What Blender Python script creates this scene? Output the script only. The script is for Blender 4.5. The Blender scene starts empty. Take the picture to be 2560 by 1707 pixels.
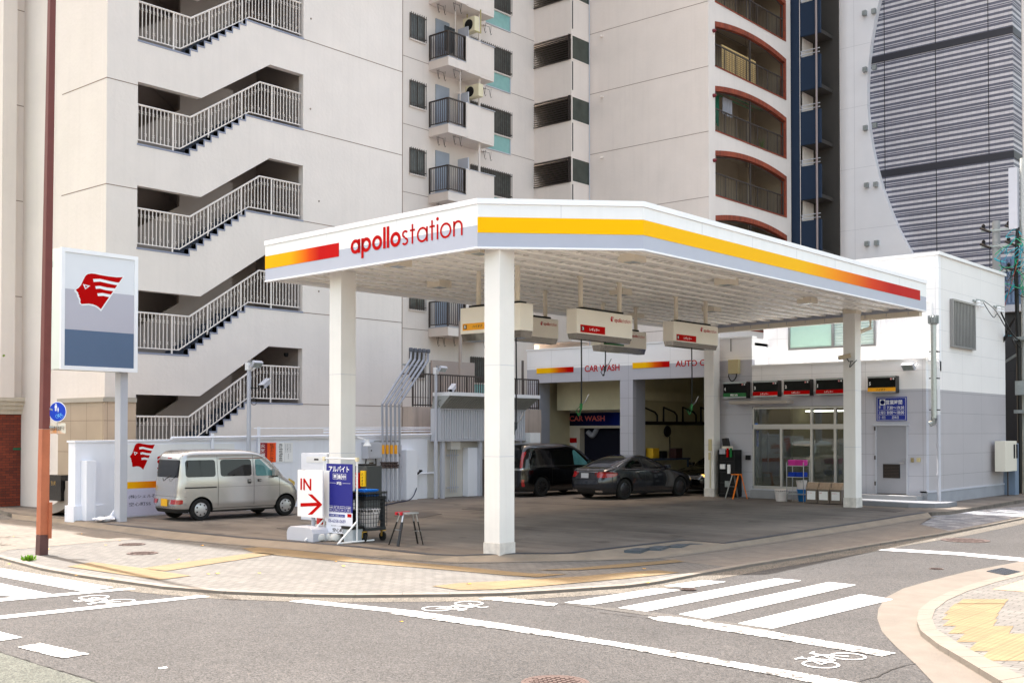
import bpy, bmesh, math, random
from mathutils import Vector, Matrix
random.seed(7)
SC = bpy.context.scene
COL = SC.collection
rad = math.radians

# ---------------------------------------------------------------- camera
F, PX, HZ, CAMH = 2817.0, 1280.0, 1079.0, 2.2
PIT = rad(1.1)
PY = HZ - F * math.tan(PIT)
ang = math.atan2(2420, 2817)
FWDH = Vector((-math.sin(ang), math.cos(ang), 0.0))
RIGHT = Vector((math.cos(ang), math.sin(ang), 0.0))
UPV = Vector((0, 0, 1.0))
FWD = FWDH * math.cos(PIT) + UPV * math.sin(PIT)
UPC = UPV * math.cos(PIT) - FWDH * math.sin(PIT)
CAM = Vector((0, 0, CAMH))
cd = bpy.data.cameras.new('camera')
cam = bpy.data.objects.new('camera', cd)
COL.objects.link(cam)
cd.sensor_width = 36.0
cd.lens = F / 2560.0 * 36.0
cd.shift_y = (PY - 853.5) / 2560.0
cd.clip_start = 0.1
cd.clip_end = 3000
Rm = Matrix((RIGHT, UPC, -FWD)).transposed()
cam.matrix_world = Matrix.Translation(CAM) @ Rm.to_4x4()
SC.camera = cam

# ---------------------------------------------------------------- light
SUN_EL = rad(68)
sun_to = Vector((-1.0, 0.12, 0)).normalized()
sun_dir = sun_to * math.cos(SUN_EL) + UPV * math.sin(SUN_EL)
sl = bpy.data.lights.new('sun', 'SUN')
sl.energy = 2.9
sl.angle = rad(0.53)
sl.color = (1.0, 0.965, 0.92)
so = bpy.data.objects.new('sun', sl)
COL.objects.link(so)
so.rotation_euler = sun_dir.to_track_quat('Z', 'Y').to_euler()
w = bpy.data.worlds.new('World')
SC.world = w
w.use_nodes = True
nt = w.node_tree
sky = nt.nodes.new('ShaderNodeTexSky')
sky.sky_type = 'NISHITA'
sky.sun_disc = False
sky.sun_elevation = SUN_EL
sky.sun_rotation = math.atan2(sun_to.x, sun_to.y)
sky.air_density = 1.2
sky.dust_density = 4.5
sky.ozone_density = 1.0
bg = nt.nodes['Background']
bg.inputs[1].default_value = 0.15
tint = nt.nodes.new('ShaderNodeVectorMath'); tint.operation = 'MULTIPLY'; tint.inputs[1].default_value = (1.10, 0.955, 0.765)   # hazy, milky city sky
nt.links.new(sky.outputs[0], tint.inputs[0])
nt.links.new(tint.outputs[0], bg.inputs[0])
SC.view_settings.view_transform = 'Standard'
SC.view_settings.look = 'None'
SC.view_settings.gamma = 1.0
SC.view_settings.use_curve_mapping = False
SC.view_settings.exposure = 2.12
SC.cycles.max_bounces = 8
SC.cycles.diffuse_bounces = 5

# ---------------------------------------------------------------- where a line of sight meets a plane of the place
def ray(x, y):
    return FWD + RIGHT * ((x - PX) / F) - UPC * ((y - PY) / F)
def onZ(x, y, z=0.0):
    r = ray(x, y); return CAM + r * ((z - CAMH) / r.z)
def onX(x, y, X):
    r = ray(x, y); return CAM + r * (X / r.x)
def onY(x, y, Y):
    r = ray(x, y); return CAM + r * (Y / r.y)

# ---------------------------------------------------------------- materials
def lin(c):
    return tuple(((v / 255.0) / 12.92 if v <= 10.3 else (((v / 255.0) + 0.055) / 1.055) ** 2.4) for v in c)
MATS = {}
def M(name, rgb=(128, 128, 128), rough=0.6, metal=0.0, var=0.05, scale=2.0, bump=0.0, bscale=80.0, spec=0.5,
      coat=0.0, streak=0.0, emit=0.0, rvar=0.0, trans=0.0, alpha=1.0, ior=1.45):
    if name in MATS: return MATS[name]
    m = bpy.data.materials.new(name); m.use_nodes = True
    n = m.node_tree.nodes; l = m.node_tree.links
    b = n['Principled BSDF']
    c = lin(rgb)
    b.inputs['Roughness'].default_value = rough
    b.inputs['Metallic'].default_value = metal
    b.inputs['Specular IOR Level'].default_value = spec
    b.inputs['Coat Weight'].default_value = coat
    b.inputs['Coat Roughness'].default_value = 0.05
    b.inputs['IOR'].default_value = ior
    if trans: b.inputs['Transmission Weight'].default_value = trans
    b.inputs['Alpha'].default_value = alpha
    tc = n.new('ShaderNodeTexCoord')
    last = None
    if var > 0:
        no = n.new('ShaderNodeTexNoise'); no.inputs['Scale'].default_value = scale
        no.inputs['Detail'].default_value = 6; no.inputs['Roughness'].default_value = 0.6
        l.new(tc.outputs['Object'], no.inputs['Vector'])
        r = n.new('ShaderNodeMapRange')
        r.inputs[1].default_value = 0.3; r.inputs[2].default_value = 0.7
        r.inputs[3].default_value = 1 - var; r.inputs[4].default_value = 1 + var
        l.new(no.outputs['Fac'], r.inputs[0])
        last = r.outputs[0]
        if streak > 0:   # rain streaks running down
            mp = n.new('ShaderNodeMapping'); mp.inputs['Scale'].default_value = (2.5, 2.5, 0.12)
            l.new(tc.outputs['Object'], mp.inputs[0])
            n2 = n.new('ShaderNodeTexNoise'); n2.inputs['Scale'].default_value = 2.2; n2.inputs['Detail'].default_value = 4
            l.new(mp.outputs[0], n2.inputs['Vector'])
            r2 = n.new('ShaderNodeMapRange'); r2.inputs[1].default_value = 0.5; r2.inputs[2].default_value = 0.8
            r2.inputs[3].default_value = 1.0; r2.inputs[4].default_value = 1 - streak
            l.new(n2.outputs['Fac'], r2.inputs[0])
            mu = n.new('ShaderNodeMath'); mu.operation = 'MULTIPLY'
            l.new(last, mu.inputs[0]); l.new(r2.outputs[0], mu.inputs[1]); last = mu.outputs[0]
        vm = n.new('ShaderNodeVectorMath'); vm.operation = 'SCALE'
        vm.inputs[0].default_value = c
        l.new(last, vm.inputs['Scale'])
        l.new(vm.outputs[0], b.inputs['Base Color'])
    else:
        b.inputs['Base Color'].default_value = (*c, 1)
    if rvar > 0:
        n3 = n.new('ShaderNodeTexNoise'); n3.inputs['Scale'].default_value = 5; n3.inputs['Detail'].default_value = 5
        l.new(tc.outputs['Object'], n3.inputs['Vector'])
        r3 = n.new('ShaderNodeMapRange'); r3.inputs[3].default_value = max(0, rough - rvar); r3.inputs[4].default_value = min(1, rough + rvar)
        l.new(n3.outputs['Fac'], r3.inputs[0]); l.new(r3.outputs[0], b.inputs['Roughness'])
    if bump > 0:
        nb = n.new('ShaderNodeTexNoise'); nb.inputs['Scale'].default_value = bscale; nb.inputs['Detail'].default_value = 4
        l.new(tc.outputs['Object'], nb.inputs['Vector'])
        bu = n.new('ShaderNodeBump'); bu.inputs['Strength'].default_value = bump; bu.inputs['Distance'].default_value = 0.01
        l.new(nb.outputs['Fac'], bu.inputs['Height']); l.new(bu.outputs[0], b.inputs['Normal'])
    if emit > 0:
        b.inputs['Emission Color'].default_value = (*c, 1); b.inputs['Emission Strength'].default_value = emit
    MATS[name] = m
    return m

def M_ramp(name, stops, axis='X', rough=0.45):
    m = bpy.data.materials.new(name); m.use_nodes = True
    n = m.node_tree.nodes; l = m.node_tree.links; b = n['Principled BSDF']
    tc = n.new('ShaderNodeTexCoord'); sp = n.new('ShaderNodeSeparateXYZ'); cr = n.new('ShaderNodeValToRGB')
    l.new(tc.outputs['Generated'], sp.inputs[0]); l.new(sp.outputs[axis], cr.inputs[0])
    el = cr.color_ramp.elements
    while len(el) < len(stops): el.new(0.5)
    for e, (p, c) in zip(el, stops): e.position = p; e.color = (*lin(c), 1)
    l.new(cr.outputs[0], b.inputs['Base Color']); b.inputs['Roughness'].default_value = rough; b.inputs['Specular IOR Level'].default_value = .05
    MATS[name] = m
    return m

def M_grid(name, rgb, line, wx, wz, rough=0.5, lw=0.02, swz='XZ', off=0.0, var=0.04, ox=0.0, oz=0.0, rgb2=None, bump=0.3, streak=0.0, soft=0.0, mixv=0.5):
    """panels, blocks or bricks: Brick texture laid in metres on the chosen pair of axes"""
    m = bpy.data.materials.new(name); m.use_nodes = True
    n = m.node_tree.nodes; l = m.node_tree.links; b = n['Principled BSDF']
    tc = n.new('ShaderNodeTexCoord'); sp = n.new('ShaderNodeSeparateXYZ'); cb = n.new('ShaderNodeCombineXYZ')
    l.new(tc.outputs['Object'], sp.inputs[0])
    a1 = n.new('ShaderNodeMath'); a1.operation = 'ADD'; a1.inputs[1].default_value = ox
    a2 = n.new('ShaderNodeMath'); a2.operation = 'ADD'; a2.inputs[1].default_value = oz
    l.new(sp.outputs[swz[0]], a1.inputs[0]); l.new(sp.outputs[swz[1]], a2.inputs[0])
    l.new(a1.outputs[0], cb.inputs[0]); l.new(a2.outputs[0], cb.inputs[1])
    br = n.new('ShaderNodeTexBrick'); br.offset = off; br.squash = 1
    br.inputs['Scale'].default_value = 1.0; br.inputs['Mortar Size'].default_value = lw / 2
    br.inputs['Mortar Smooth'].default_value = soft
    br.inputs['Brick Width'].default_value = wx; br.inputs['Row Height'].default_value = wz
    br.inputs['Bias'].default_value = 0
    c1, c2, cm = lin(rgb), lin(rgb2 or rgb), lin(line)
    br.inputs['Color1'].default_value = (*c1, 1); br.inputs['Color2'].default_value = (*c2, 1); br.inputs['Mortar'].default_value = (*cm, 1)
    l.new(cb.outputs[0], br.inputs['Vector'])
    no = n.new('ShaderNodeTexNoise'); no.inputs['Scale'].default_value = 1.3; no.inputs['Detail'].default_value = 7
    l.new(tc.outputs['Object'], no.inputs['Vector'])
    r = n.new('ShaderNodeMapRange'); r.inputs[1].default_value = 0.3; r.inputs[2].default_value = 0.7
    r.inputs[3].default_value = 1 - var; r.inputs[4].default_value = 1 + var
    l.new(no.outputs['Fac'], r.inputs[0])
    vm = n.new('ShaderNodeVectorMath'); vm.operation = 'SCALE'
    l.new(br.outputs['Color'], vm.inputs[0]); l.new(r.outputs[0], vm.inputs['Scale'])
    l.new(vm.outputs[0], b.inputs['Base Color'])
    b.inputs['Roughness'].default_value = rough
    if bump:
        bu = n.new('ShaderNodeBump'); bu.inputs['Strength'].default_value = bump; bu.inputs['Distance'].default_value = 0.01; bu.invert = True
        l.new(br.outputs['Fac'], bu.inputs['Height']); l.new(bu.outputs[0], b.inputs['Normal'])
    MATS[name] = m
    return m

# ---------------------------------------------------------------- mesh building
OFFS = {}
class MB:
    def __init__(s): s.v = []; s.f = []; s.m = []; s.mi = 0
    def quad(s, *pts):
        k = len(s.v); s.v += [tuple(p) for p in pts]; s.f.append(tuple(range(k, k + len(pts)))); s.m.append(s.mi); return s
    def hexa(s, p):   # p: 4 bottom (ccw seen from above) + 4 top
        k = len(s.v); s.v += [tuple(q) for q in p]
        for f in ((3, 2, 1, 0), (4, 5, 6, 7), (0, 1, 5, 4), (1, 2, 6, 5), (2, 3, 7, 6), (3, 0, 4, 7)):
            s.f.append(tuple(k + i for i in f)); s.m.append(s.mi)
        return s
    def box(s, x0, x1, y0, y1, z0, z1):
        if x0 > x1: x0, x1 = x1, x0
        if y0 > y1: y0, y1 = y1, y0
        if z0 > z1: z0, z1 = z1, z0
        return s.hexa([(x0, y0, z0), (x1, y0, z0), (x1, y1, z0), (x0, y1, z0), (x0, y0, z1), (x1, y0, z1), (x1, y1, z1), (x0, y1, z1)])
    def bar(s, a, b, w, h, up=(0, 0, 1)):   # rectangular bar from a to b, w across, h along up
        a = Vector(a); b = Vector(b); d = (b - a).normalized(); u = Vector(up)
        sd = d.cross(u)
        if sd.length < 1e-4: sd = d.cross(Vector((1, 0, 0)))
        sd.normalize(); u = sd.cross(d).normalized()
        sd *= w / 2; u = u * h / 2
        return s.hexa([a - sd - u, b - sd - u, b + sd - u, a + sd - u, a - sd + u, b - sd + u, b + sd + u, a + sd + u])
    def prism(s, pts, ex):   # planar polygon extruded by vector
        k = len(s.v); n = len(pts); ex = Vector(ex)
        s.v += [tuple(p) for p in pts] + [tuple(Vector(p) + ex) for p in pts]
        s.f.append(tuple(range(k, k + n))); s.f.append(tuple(range(k + 2 * n - 1, k + n - 1, -1)))
        for i in range(n):
            j = (i + 1) % n; s.f.append((k + i, k + n + i, k + n + j, k + j))
        s.m += [s.mi] * (n + 2); return s
    def tube(s, pts, r, n=8, r2=None, cap=True):
        pts = [Vector(p) for p in pts]; k0 = len(s.v); m = len(pts)
        ref = Vector((0.123, 0.05, 1)).normalized()
        for i, p in enumerate(pts):
            d = (pts[min(i + 1, m - 1)] - pts[max(i - 1, 0)]).normalized()
            a = d.cross(ref)
            if a.length < 0.05: a = d.cross(Vector((1, 0, 0)))
            a.normalize(); b = a.cross(d).normalized()
            rr = r if r2 is None else r + (r2 - r) * i / (m - 1)
            for j in range(n):
                t = 2 * math.pi * j / n
                s.v.append(tuple(p + (a * math.cos(t) + b * math.sin(t)) * rr))
        for i in range(m - 1):
            for j in range(n):
                j2 = (j + 1) % n
                s.f.append((k0 + i * n + j, k0 + i * n + j2, k0 + (i + 1) * n + j2, k0 + (i + 1) * n + j)); s.m.append(s.mi)
        if cap:
            s.f.append(tuple(k0 + j for j in range(n - 1, -1, -1))); s.f.append(tuple(k0 + (m - 1) * n + j for j in range(n)))
            s.m += [s.mi] * 2
        return s
    def disc(s, c, nrm, r, n=24, t=0.0):
        c = Vector(c); nrm = Vector(nrm).normalized()
        return s.tube([c, c + nrm * (t or 0.004)], r, n)
    def lathe(s, c, prof, n=16, ax=(0, 0, 1)):
        c = Vector(c); ax = Vector(ax).normalized(); a = ax.orthogonal().normalized(); b = ax.cross(a)
        k = len(s.v)
        for (r, h) in prof:
            for j in range(n):
                t = 2 * math.pi * j / n
                s.v.append(tuple(c + ax * h + (a * math.cos(t) + b * math.sin(t)) * r))
        for i in range(len(prof) - 1):
            for j in range(n):
                j2 = (j + 1) % n
                s.f.append((k + i * n + j, k + i * n + j2, k + (i + 1) * n + j2, k + (i + 1) * n + j)); s.m.append(s.mi)
        s.f.append(tuple(k + j for j in range(n - 1, -1, -1))); s.f.append(tuple(k + (len(prof) - 1) * n + j for j in range(n)))
        s.m += [s.mi] * 2
        return s
    def build(s, name, mat, parent=None, smooth=False, bevel=0.0, local=False, recalc=True):
        off = Vector((0, 0, 0)) if (local or parent is None) else OFFS.get(parent.name, Vector((0, 0, 0)))
        me = bpy.data.meshes.new(name)
        me.from_pydata([tuple(Vector(p) - off) for p in s.v], [], s.f)
        mats = mat if isinstance(mat, (list, tuple)) else [mat]
        for m in mats: me.materials.append(m)
        me.polygons.foreach_set('material_index', s.m)
        if bevel or recalc:
            bm = bmesh.new(); bm.from_mesh(me)
            if recalc: bmesh.ops.recalc_face_normals(bm, faces=bm.faces)
            if bevel:
                eds = [e for e in bm.edges if len(e.link_faces) == 2 and e.calc_face_angle(0) > 0.6]
                bmesh.ops.bevel(bm, geom=eds, offset=bevel, segments=2, affect='EDGES', profile=0.7, clamp_overlap=True)
            bm.to_mesh(me); bm.free()
        if smooth:
            me.polygons.foreach_set('use_smooth', [True] * len(me.polygons))
            me.set_sharp_from_angle(angle=rad(38))
        me.update()
        o = bpy.data.objects.new(name, me); COL.objects.link(o)
        if parent is not None: o.parent = parent
        OFFS[o.name] = off
        return o

def thing(name, label, cat, loc=(0, 0, 0), rz=0.0, group=None):
    o = bpy.data.objects.new(name, None); COL.objects.link(o)
    o.location = loc; o.rotation_euler = (0, 0, rz); o.empty_display_size = 0.3
    o['label'] = label; o['category'] = cat
    if group: o['group'] = group
    OFFS[o.name] = Vector(loc)
    return o
def tag(o, label, cat, group=None):
    o['label'] = label; o['category'] = cat
    if group: o['group'] = group
    return o
def struct(o):
    o['kind'] = 'structure'; return o
def copytree(o, parent=None):
    c = o.copy(); COL.objects.link(c); c.parent = parent
    OFFS[c.name] = OFFS.get(o.name, Vector((0, 0, 0))).copy()
    for ch in list(o.children): copytree(ch, c)
    return c

# ---------------------------------------------------------------- writing
TXT = {}
def glyphs(s, bold=0.0, ext=0.003):
    key = (s, bold)
    if key in TXT: return TXT[key]
    cu = bpy.data.curves.new('lettering', 'FONT'); cu.body = s; cu.size = 1.0; cu.resolution_u = 3
    cu.offset = bold
    o = bpy.data.objects.new('lettering', cu); COL.objects.link(o)
    dg = bpy.context.evaluated_depsgraph_get(); dg.update()
    me = bpy.data.meshes.new_from_object(o.evaluated_get(dg))
    vs = [v.co.copy() for v in me.vertices]; fs = [tuple(p.vertices) for p in me.polygons]
    bpy.data.objects.remove(o); bpy.data.meshes.remove(me); bpy.data.curves.remove(cu)
    if vs:
        x0 = min(v.x for v in vs); x1 = max(v.x for v in vs); y0 = min(v.y for v in vs); y1 = max(v.y for v in vs)
    else: x0 = x1 = y0 = y1 = 0
    TXT[key] = (vs, fs, x0, x1, y0, y1)
    return TXT[key]
def text(mb, s, p, u, v, w=None, h=None, size=None, bold=0.0, t=0.002, fit=True):
    """lay lettering s in the rectangle with lower-left p, unit directions u (right) and v (up)"""
    vs, fs, x0, x1, y0, y1 = glyphs(s, bold)
    if not vs: return
    p = Vector(p); u = Vector(u).normalized(); v = Vector(v).normalized(); n = u.cross(v).normalized()
    if size is not None:
        sx = sy = size
        if w: sx = w / (x1 - x0)
        yo = 0
    else:
        sx = w / (x1 - x0); sy = h / (y1 - y0); yo = y0
    k = len(mb.v)
    for q in vs: mb.v.append(tuple(p + u * ((q.x - x0) * sx) + v * ((q.y - yo) * sy) + n * t))
    for f in fs: mb.f.append(tuple(k + i for i in f)); mb.m.append(mb.mi)
UX, UY, UZ = Vector((1, 0, 0)), Vector((0, 1, 0)), Vector((0, 0, 1))
# ---------------------------------------------------------------- palette
m_stucco = M('stucco_beige', (224, 214, 206), 0.9, var=0.04, scale=0.7, bump=0.6, bscale=9, streak=0.04)
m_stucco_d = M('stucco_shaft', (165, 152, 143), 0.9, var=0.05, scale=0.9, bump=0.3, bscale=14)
m_joint = M('joint_brown', (138, 120, 108), 0.9, var=0.1)
m_white = M('painted_white', (236, 236, 236), 0.35, var=0.02, scale=1.2, spec=0.5, streak=0.05)
m_white2 = M('painted_white_wall', (236, 238, 246), 0.5, var=0.03, scale=1.0, bump=0.1, bscale=8, streak=0.05)
m_cream = M('cream_enamel', (226, 216, 198), 0.4, var=0.03)
m_colm = M('column_paint', (232, 229, 224), 0.4, var=0.03, scale=1.5, streak=0.06)
m_grayband = M('fascia_grey', (176, 181, 196), 0.4, var=0.02)
m_red = M('sign_red', (184, 3, 4), 0.55, var=0.0, spec=.06)
m_blue = M('sign_blue', (14, 40, 140), 0.4, var=0.03)
m_steelblue = M('sign_slate', (88, 108, 136), 0.4, var=0.03)
m_dark = M('black_plastic', (22, 22, 24), 0.55, var=0.1, spec=.3)
m_black = M('deep_black', (10, 10, 11), 0.35, var=0.0)
m_rubber = M('rubber', (22, 22, 22), 0.8, var=0.1, scale=8)
m_steel = M('steel', (170, 172, 174), 0.32, metal=0.9, var=0.05, rvar=0.1)
m_chrome = M('chrome', (210, 210, 210), 0.12, metal=1.0, var=0.0)
m_grey = M('grey_paint', (168, 170, 180), 0.5, var=0.04)
m_lgrey = M('light_grey_paint', (186, 188, 196), 0.5, var=0.04)
m_bronze = M('bronze_rail', (66, 57, 52), 0.5, var=0.06)
m_rail = M('rail_cream', (226, 216, 208), 0.5, var=0.04)
m_stepgrey = M('stair_slate', (92, 101, 118), 0.8, var=0.08)
m_glass = M('dark_glass', (20, 24, 26), 0.06, var=0.0, spec=0.8)
m_tealglass = M('curtained_glass', (134, 180, 176), 0.15, var=0.08, scale=4, spec=0.8)
m_orange = M('orange', (235, 120, 10), 0.5, var=0.0)
m_amber = M('amber', (240, 165, 10), 0.45, var=0.0)
m_yellow = M('yellow', (250, 200, 0), 0.45, var=0.0)
m_green = M('label_green', (10, 105, 45), 0.5, var=0.0)
m_wlet = M('white_lettering', (240, 240, 240), 0.5, var=0.0)
m_klet = M('black_lettering', (18, 18, 22), 0.5, var=0.0)
m_navylet = M('navy_lettering', (38, 40, 66), 0.5, var=0.0)
m_mirror = M('mirror_strip', (150, 146, 138), 0.12, metal=1.0, var=0.15, scale=4)
m_hose = M('blue_hose', (22, 34, 66), 0.45, var=0.1)
m_galv = M('galvanised', (160, 166, 166), 0.4, metal=0.7, var=0.12, scale=10)
# ================================================================ GROUND
ZR, ZS, ZF = -0.14, -0.10, 0.0      # road, pavement, forecourt
def asphalt(name, base, contrast=0.5):
    m = bpy.data.materials.new(name); m.use_nodes = True
    n = m.node_tree.nodes; l = m.node_tree.links; b = n['Principled BSDF']
    tc = n.new('ShaderNodeTexCoord')
    v = n.new('ShaderNodeTexVoronoi'); v.inputs['Scale'].default_value = 75
    l.new(tc.outputs['Object'], v.inputs['Vector'])
    sp = n.new('ShaderNodeSeparateColor'); l.new(v.outputs['Color'], sp.inputs[0])
    r = n.new('ShaderNodeMapRange'); r.inputs[3].default_value = 1 - contrast; r.inputs[4].default_value = 1 + contrast
    l.new(sp.outputs[0], r.inputs[0])
    no = n.new('ShaderNodeTexNoise'); no.inputs['Scale'].default_value = 0.5; no.inputs['Detail'].default_value = 8; no.inputs['Roughness'].default_value = 0.65
    l.new(tc.outputs['Object'], no.inputs['Vector'])
    r2 = n.new('ShaderNodeMapRange'); r2.inputs[1].default_value = 0.3; r2.inputs[2].default_value = 0.7; r2.inputs[3].default_value = 0.8; r2.inputs[4].default_value = 1.2
    l.new(no.outputs['Fac'], r2.inputs[0])
    nf = n.new('ShaderNodeTexNoise'); nf.inputs['Scale'].default_value = 18; nf.inputs['Detail'].default_value = 5
    l.new(tc.outputs['Object'], nf.inputs['Vector'])
    r4 = n.new('ShaderNodeMapRange'); r4.inputs[1].default_value = 0.3; r4.inputs[2].default_value = 0.7; r4.inputs[3].default_value = 0.82; r4.inputs[4].default_value = 1.18
    l.new(nf.outputs['Fac'], r4.inputs[0])
    mu = n.new('ShaderNodeMath'); mu.operation = 'MULTIPLY'; l.new(r.outputs[0], mu.inputs[0]); l.new(r2.outputs[0], mu.inputs[1])
    mu2 = n.new('ShaderNodeMath'); mu2.operation = 'MULTIPLY'; l.new(mu.outputs[0], mu2.inputs[0]); l.new(r4.outputs[0], mu2.inputs[1])
    vm = n.new('ShaderNodeVectorMath'); vm.operation = 'SCALE'; vm.inputs[0].default_value = base
    l.new(mu2.outputs[0], vm.inputs['Scale']); l.new(vm.outputs[0], b.inputs['Base Color'])
    b.inputs['Roughness'].default_value = 0.9
    bu = n.new('ShaderNodeBump'); bu.inputs['Strength'].default_value = 0.5; bu.inputs['Distance'].default_value = 0.008
    l.new(v.outputs['Distance'], bu.inputs['Height']); l.new(bu.outputs[0], b.inputs['Normal'])
    return m
m_asph = asphalt('asphalt', (0.041, 0.0385, 0.038), 0.75)
m_asph2 = asphalt('asphalt_newer_strip', (0.066, 0.061, 0.057), 0.5)
m_gutter = asphalt('gutter_aggregate', (0.10, 0.088, 0.073), 0.8)

# forecourt concrete : stained, tyre-streaked
def concrete():
    m = bpy.data.materials.new('forecourt_concrete'); m.use_nodes = True
    n = m.node_tree.nodes; l = m.node_tree.links; b = n['Principled BSDF']
    tc = n.new('ShaderNodeTexCoord')
    no = n.new('ShaderNodeTexNoise'); no.inputs['Scale'].default_value = 0.35; no.inputs['Detail'].default_value = 9; no.inputs['Roughness'].default_value = 0.6
    l.new(tc.outputs['Object'], no.inputs['Vector'])
    mp = n.new('ShaderNodeMapping'); mp.inputs['Rotation'].default_value = (0, 0, rad(62)); mp.inputs['Scale'].default_value = (0.25, 2.2, 1)
    l.new(tc.outputs['Object'], mp.inputs[0])
    n2 = n.new('ShaderNodeTexNoise'); n2.inputs['Scale'].default_value = 1.1; n2.inputs['Detail'].default_value = 7; n2.inputs['Roughness'].default_value = 0.7
    l.new(mp.outputs[0], n2.inputs['Vector'])
    cr = n.new('ShaderNodeValToRGB')
    e = cr.color_ramp.elements
    e[0].position = 0.36; e[0].color = (0.045, 0.036, 0.029, 1); e[1].position = 0.66; e[1].color = (0.215, 0.185, 0.155, 1)
    ad = n.new('ShaderNodeMath'); ad.operation = 'ADD'; mu = n.new('ShaderNodeMath'); mu.operation = 'MULTIPLY'; mu.inputs[1].default_value = 0.5
    l.new(no.outputs['Fac'], ad.inputs[0]); l.new(n2.outputs['Fac'], ad.inputs[1]); l.new(ad.outputs[0], mu.inputs[0])
    l.new(mu.outputs[0], cr.inputs[0])
    # saw-cut joints every 5 m
    br = n.new('ShaderNodeTexBrick'); br.offset = 0; br.inputs['Scale'].default_value = 1; br.inputs['Brick Width'].default_value = 5.2; br.inputs['Row Height'].default_value = 5.2
    br.inputs['Mortar Size'].default_value = 0.012
    l.new(tc.outputs['Object'], br.inputs['Vector'])
    mx = n.new('ShaderNodeMix'); mx.data_type = 'RGBA'; mx.inputs['B'].default_value = (0.09, 0.085, 0.08, 1)
    n5 = n.new('ShaderNodeTexNoise'); n5.inputs['Scale'].default_value = 1.3; n5.inputs['Detail'].default_value = 4; l.new(tc.outputs['Object'], n5.inputs['Vector'])
    c5 = n.new('ShaderNodeValToRGB'); c5.color_ramp.elements[0].position = 0.60; c5.color_ramp.elements[0].color = (1, 1, 1, 1); c5.color_ramp.elements[1].position = 0.68; c5.color_ramp.elements[1].color = (0.55, 0.52, 0.5, 1)   # oil stains
    l.new(n5.outputs['Fac'], c5.inputs[0]); m5 = n.new('ShaderNodeMix'); m5.data_type = 'RGBA'; m5.blend_type = 'MULTIPLY'; m5.inputs['Factor'].default_value = 1
    l.new(cr.outputs[0], m5.inputs['A']); l.new(c5.outputs[0], m5.inputs['B'])
    l.new(br.outputs['Fac'], mx.inputs['Factor']); l.new(m5.outputs['Result'], mx.inputs['A']); l.new(mx.outputs['Result'], b.inputs['Base Color'])
    r3 = n.new('ShaderNodeMapRange'); r3.inputs[3].default_value = 0.55; r3.inputs[4].default_value = 0.85
    l.new(n2.outputs['Fac'], r3.inputs[0]); l.new(r3.outputs[0], b.inputs['Roughness'])
    return m
m_conc = concrete()
m_apron = M('apron_concrete', (122, 112, 99), 0.85, var=0.18, scale=1.6, bump=0.3, bscale=30)
m_apron_w = M('pale_kerb_concrete', (108, 101, 93), 0.85, var=0.1, scale=2.5, bump=0.3, bscale=40)
m_kerb = M('kerb_stone', (118, 111, 103), 0.85, var=0.12, scale=3, bump=0.3, bscale=40)
m_drain = M('drain_grate', (52, 56, 64), 0.6, var=0.2, scale=12)
m_paver = M_grid('paver_pale', (101, 98, 94), (42, 40, 38), 0.225, 0.1125, 0.85, 0.011, 'XY', 0.5, 0.08, rgb2=(89, 86, 83), bump=0.4)
m_paver2 = M_grid('paver_brown', (112, 104, 95), (96, 88, 80), 0.2, 0.1, 0.85, 0.008, 'XY', 0.5, 0.1, rgb2=(98, 91, 84), bump=0.5)
m_paver3 = M_grid('paver_slate', (140, 140, 142), (70, 70, 74), 0.3, 0.15, 0.85, 0.008, 'XY', 0.5, 0.1, rgb2=(74, 78, 88), bump=0.5)
m_tact = M_grid('tactile_yellow', (116, 97, 68), (76, 64, 46), 0.30, 0.30, 0.8, 0.008, 'XY', 0.0, 0.08, rgb2=(106, 89, 62), bump=0.4)
n_ = m_tact.node_tree.nodes; l_ = m_tact.node_tree.links   # raised studs
vd = n_.new('ShaderNodeTexVoronoi'); vd.inputs['Scale'].default_value = 16; vd.inputs['Randomness'].default_value = 0
tcd = n_.new('ShaderNodeTexCoord'); l_.new(tcd.outputs['Object'], vd.inputs['Vector'])
bd = n_.new('ShaderNodeBump'); bd.invert = True; bd.inputs['Strength'].default_value = 1; bd.inputs['Distance'].default_value = 0.02; l_.new(vd.outputs['Distance'], bd.inputs['Height']); l_.new(bd.outputs[0], n_['Principled BSDF'].inputs['Normal'])
m_paint = M('road_paint', (214, 214, 214), 0.6, var=0.03, scale=20)
def worn(name, lo, hi):
    m = bpy.data.materials.new(name); m.use_nodes = True
    n = m.node_tree.nodes; l = m.node_tree.links; b = n['Principled BSDF']
    tc = n.new('ShaderNodeTexCoord'); no = n.new('ShaderNodeTexNoise'); no.inputs['Scale'].default_value = 9; no.inputs['Detail'].default_value = 10; no.inputs['Roughness'].default_value = 0.8
    l.new(tc.outputs['Object'], no.inputs['Vector'])
    cr = n.new('ShaderNodeValToRGB'); e = cr.color_ramp.elements
    e[0].position = lo; e[0].color = (0.06, 0.056, 0.052, 1); e[1].position = hi; e[1].color = (*lin((214, 214, 212)), 1)
    l.new(no.outputs['Fac'], cr.inputs[0]); l.new(cr.outputs[0], b.inputs['Base Color']); b.inputs['Roughness'].default_value = 0.7
    return m
m_worn = worn('road_paint_worn', 0.46, 0.52)

def sheet(name, pts, z, mat, zs=None):
    mb = MB(); P = [onZ(x, y, z) for x, y in pts]
    mb.quad(*[(p.x, p.y, z) for p in P])
    o = mb.build(name, mat); 
    if o.data.polygons[0].normal.z < 0: o.data.flip_normals()
    return struct(o)
mb = MB(); mb.quad((-400, -300, ZR), (400, -300, ZR), (400, 600, ZR), (-400, 600, ZR))
struct(mb.build('road', m_asph))

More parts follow.
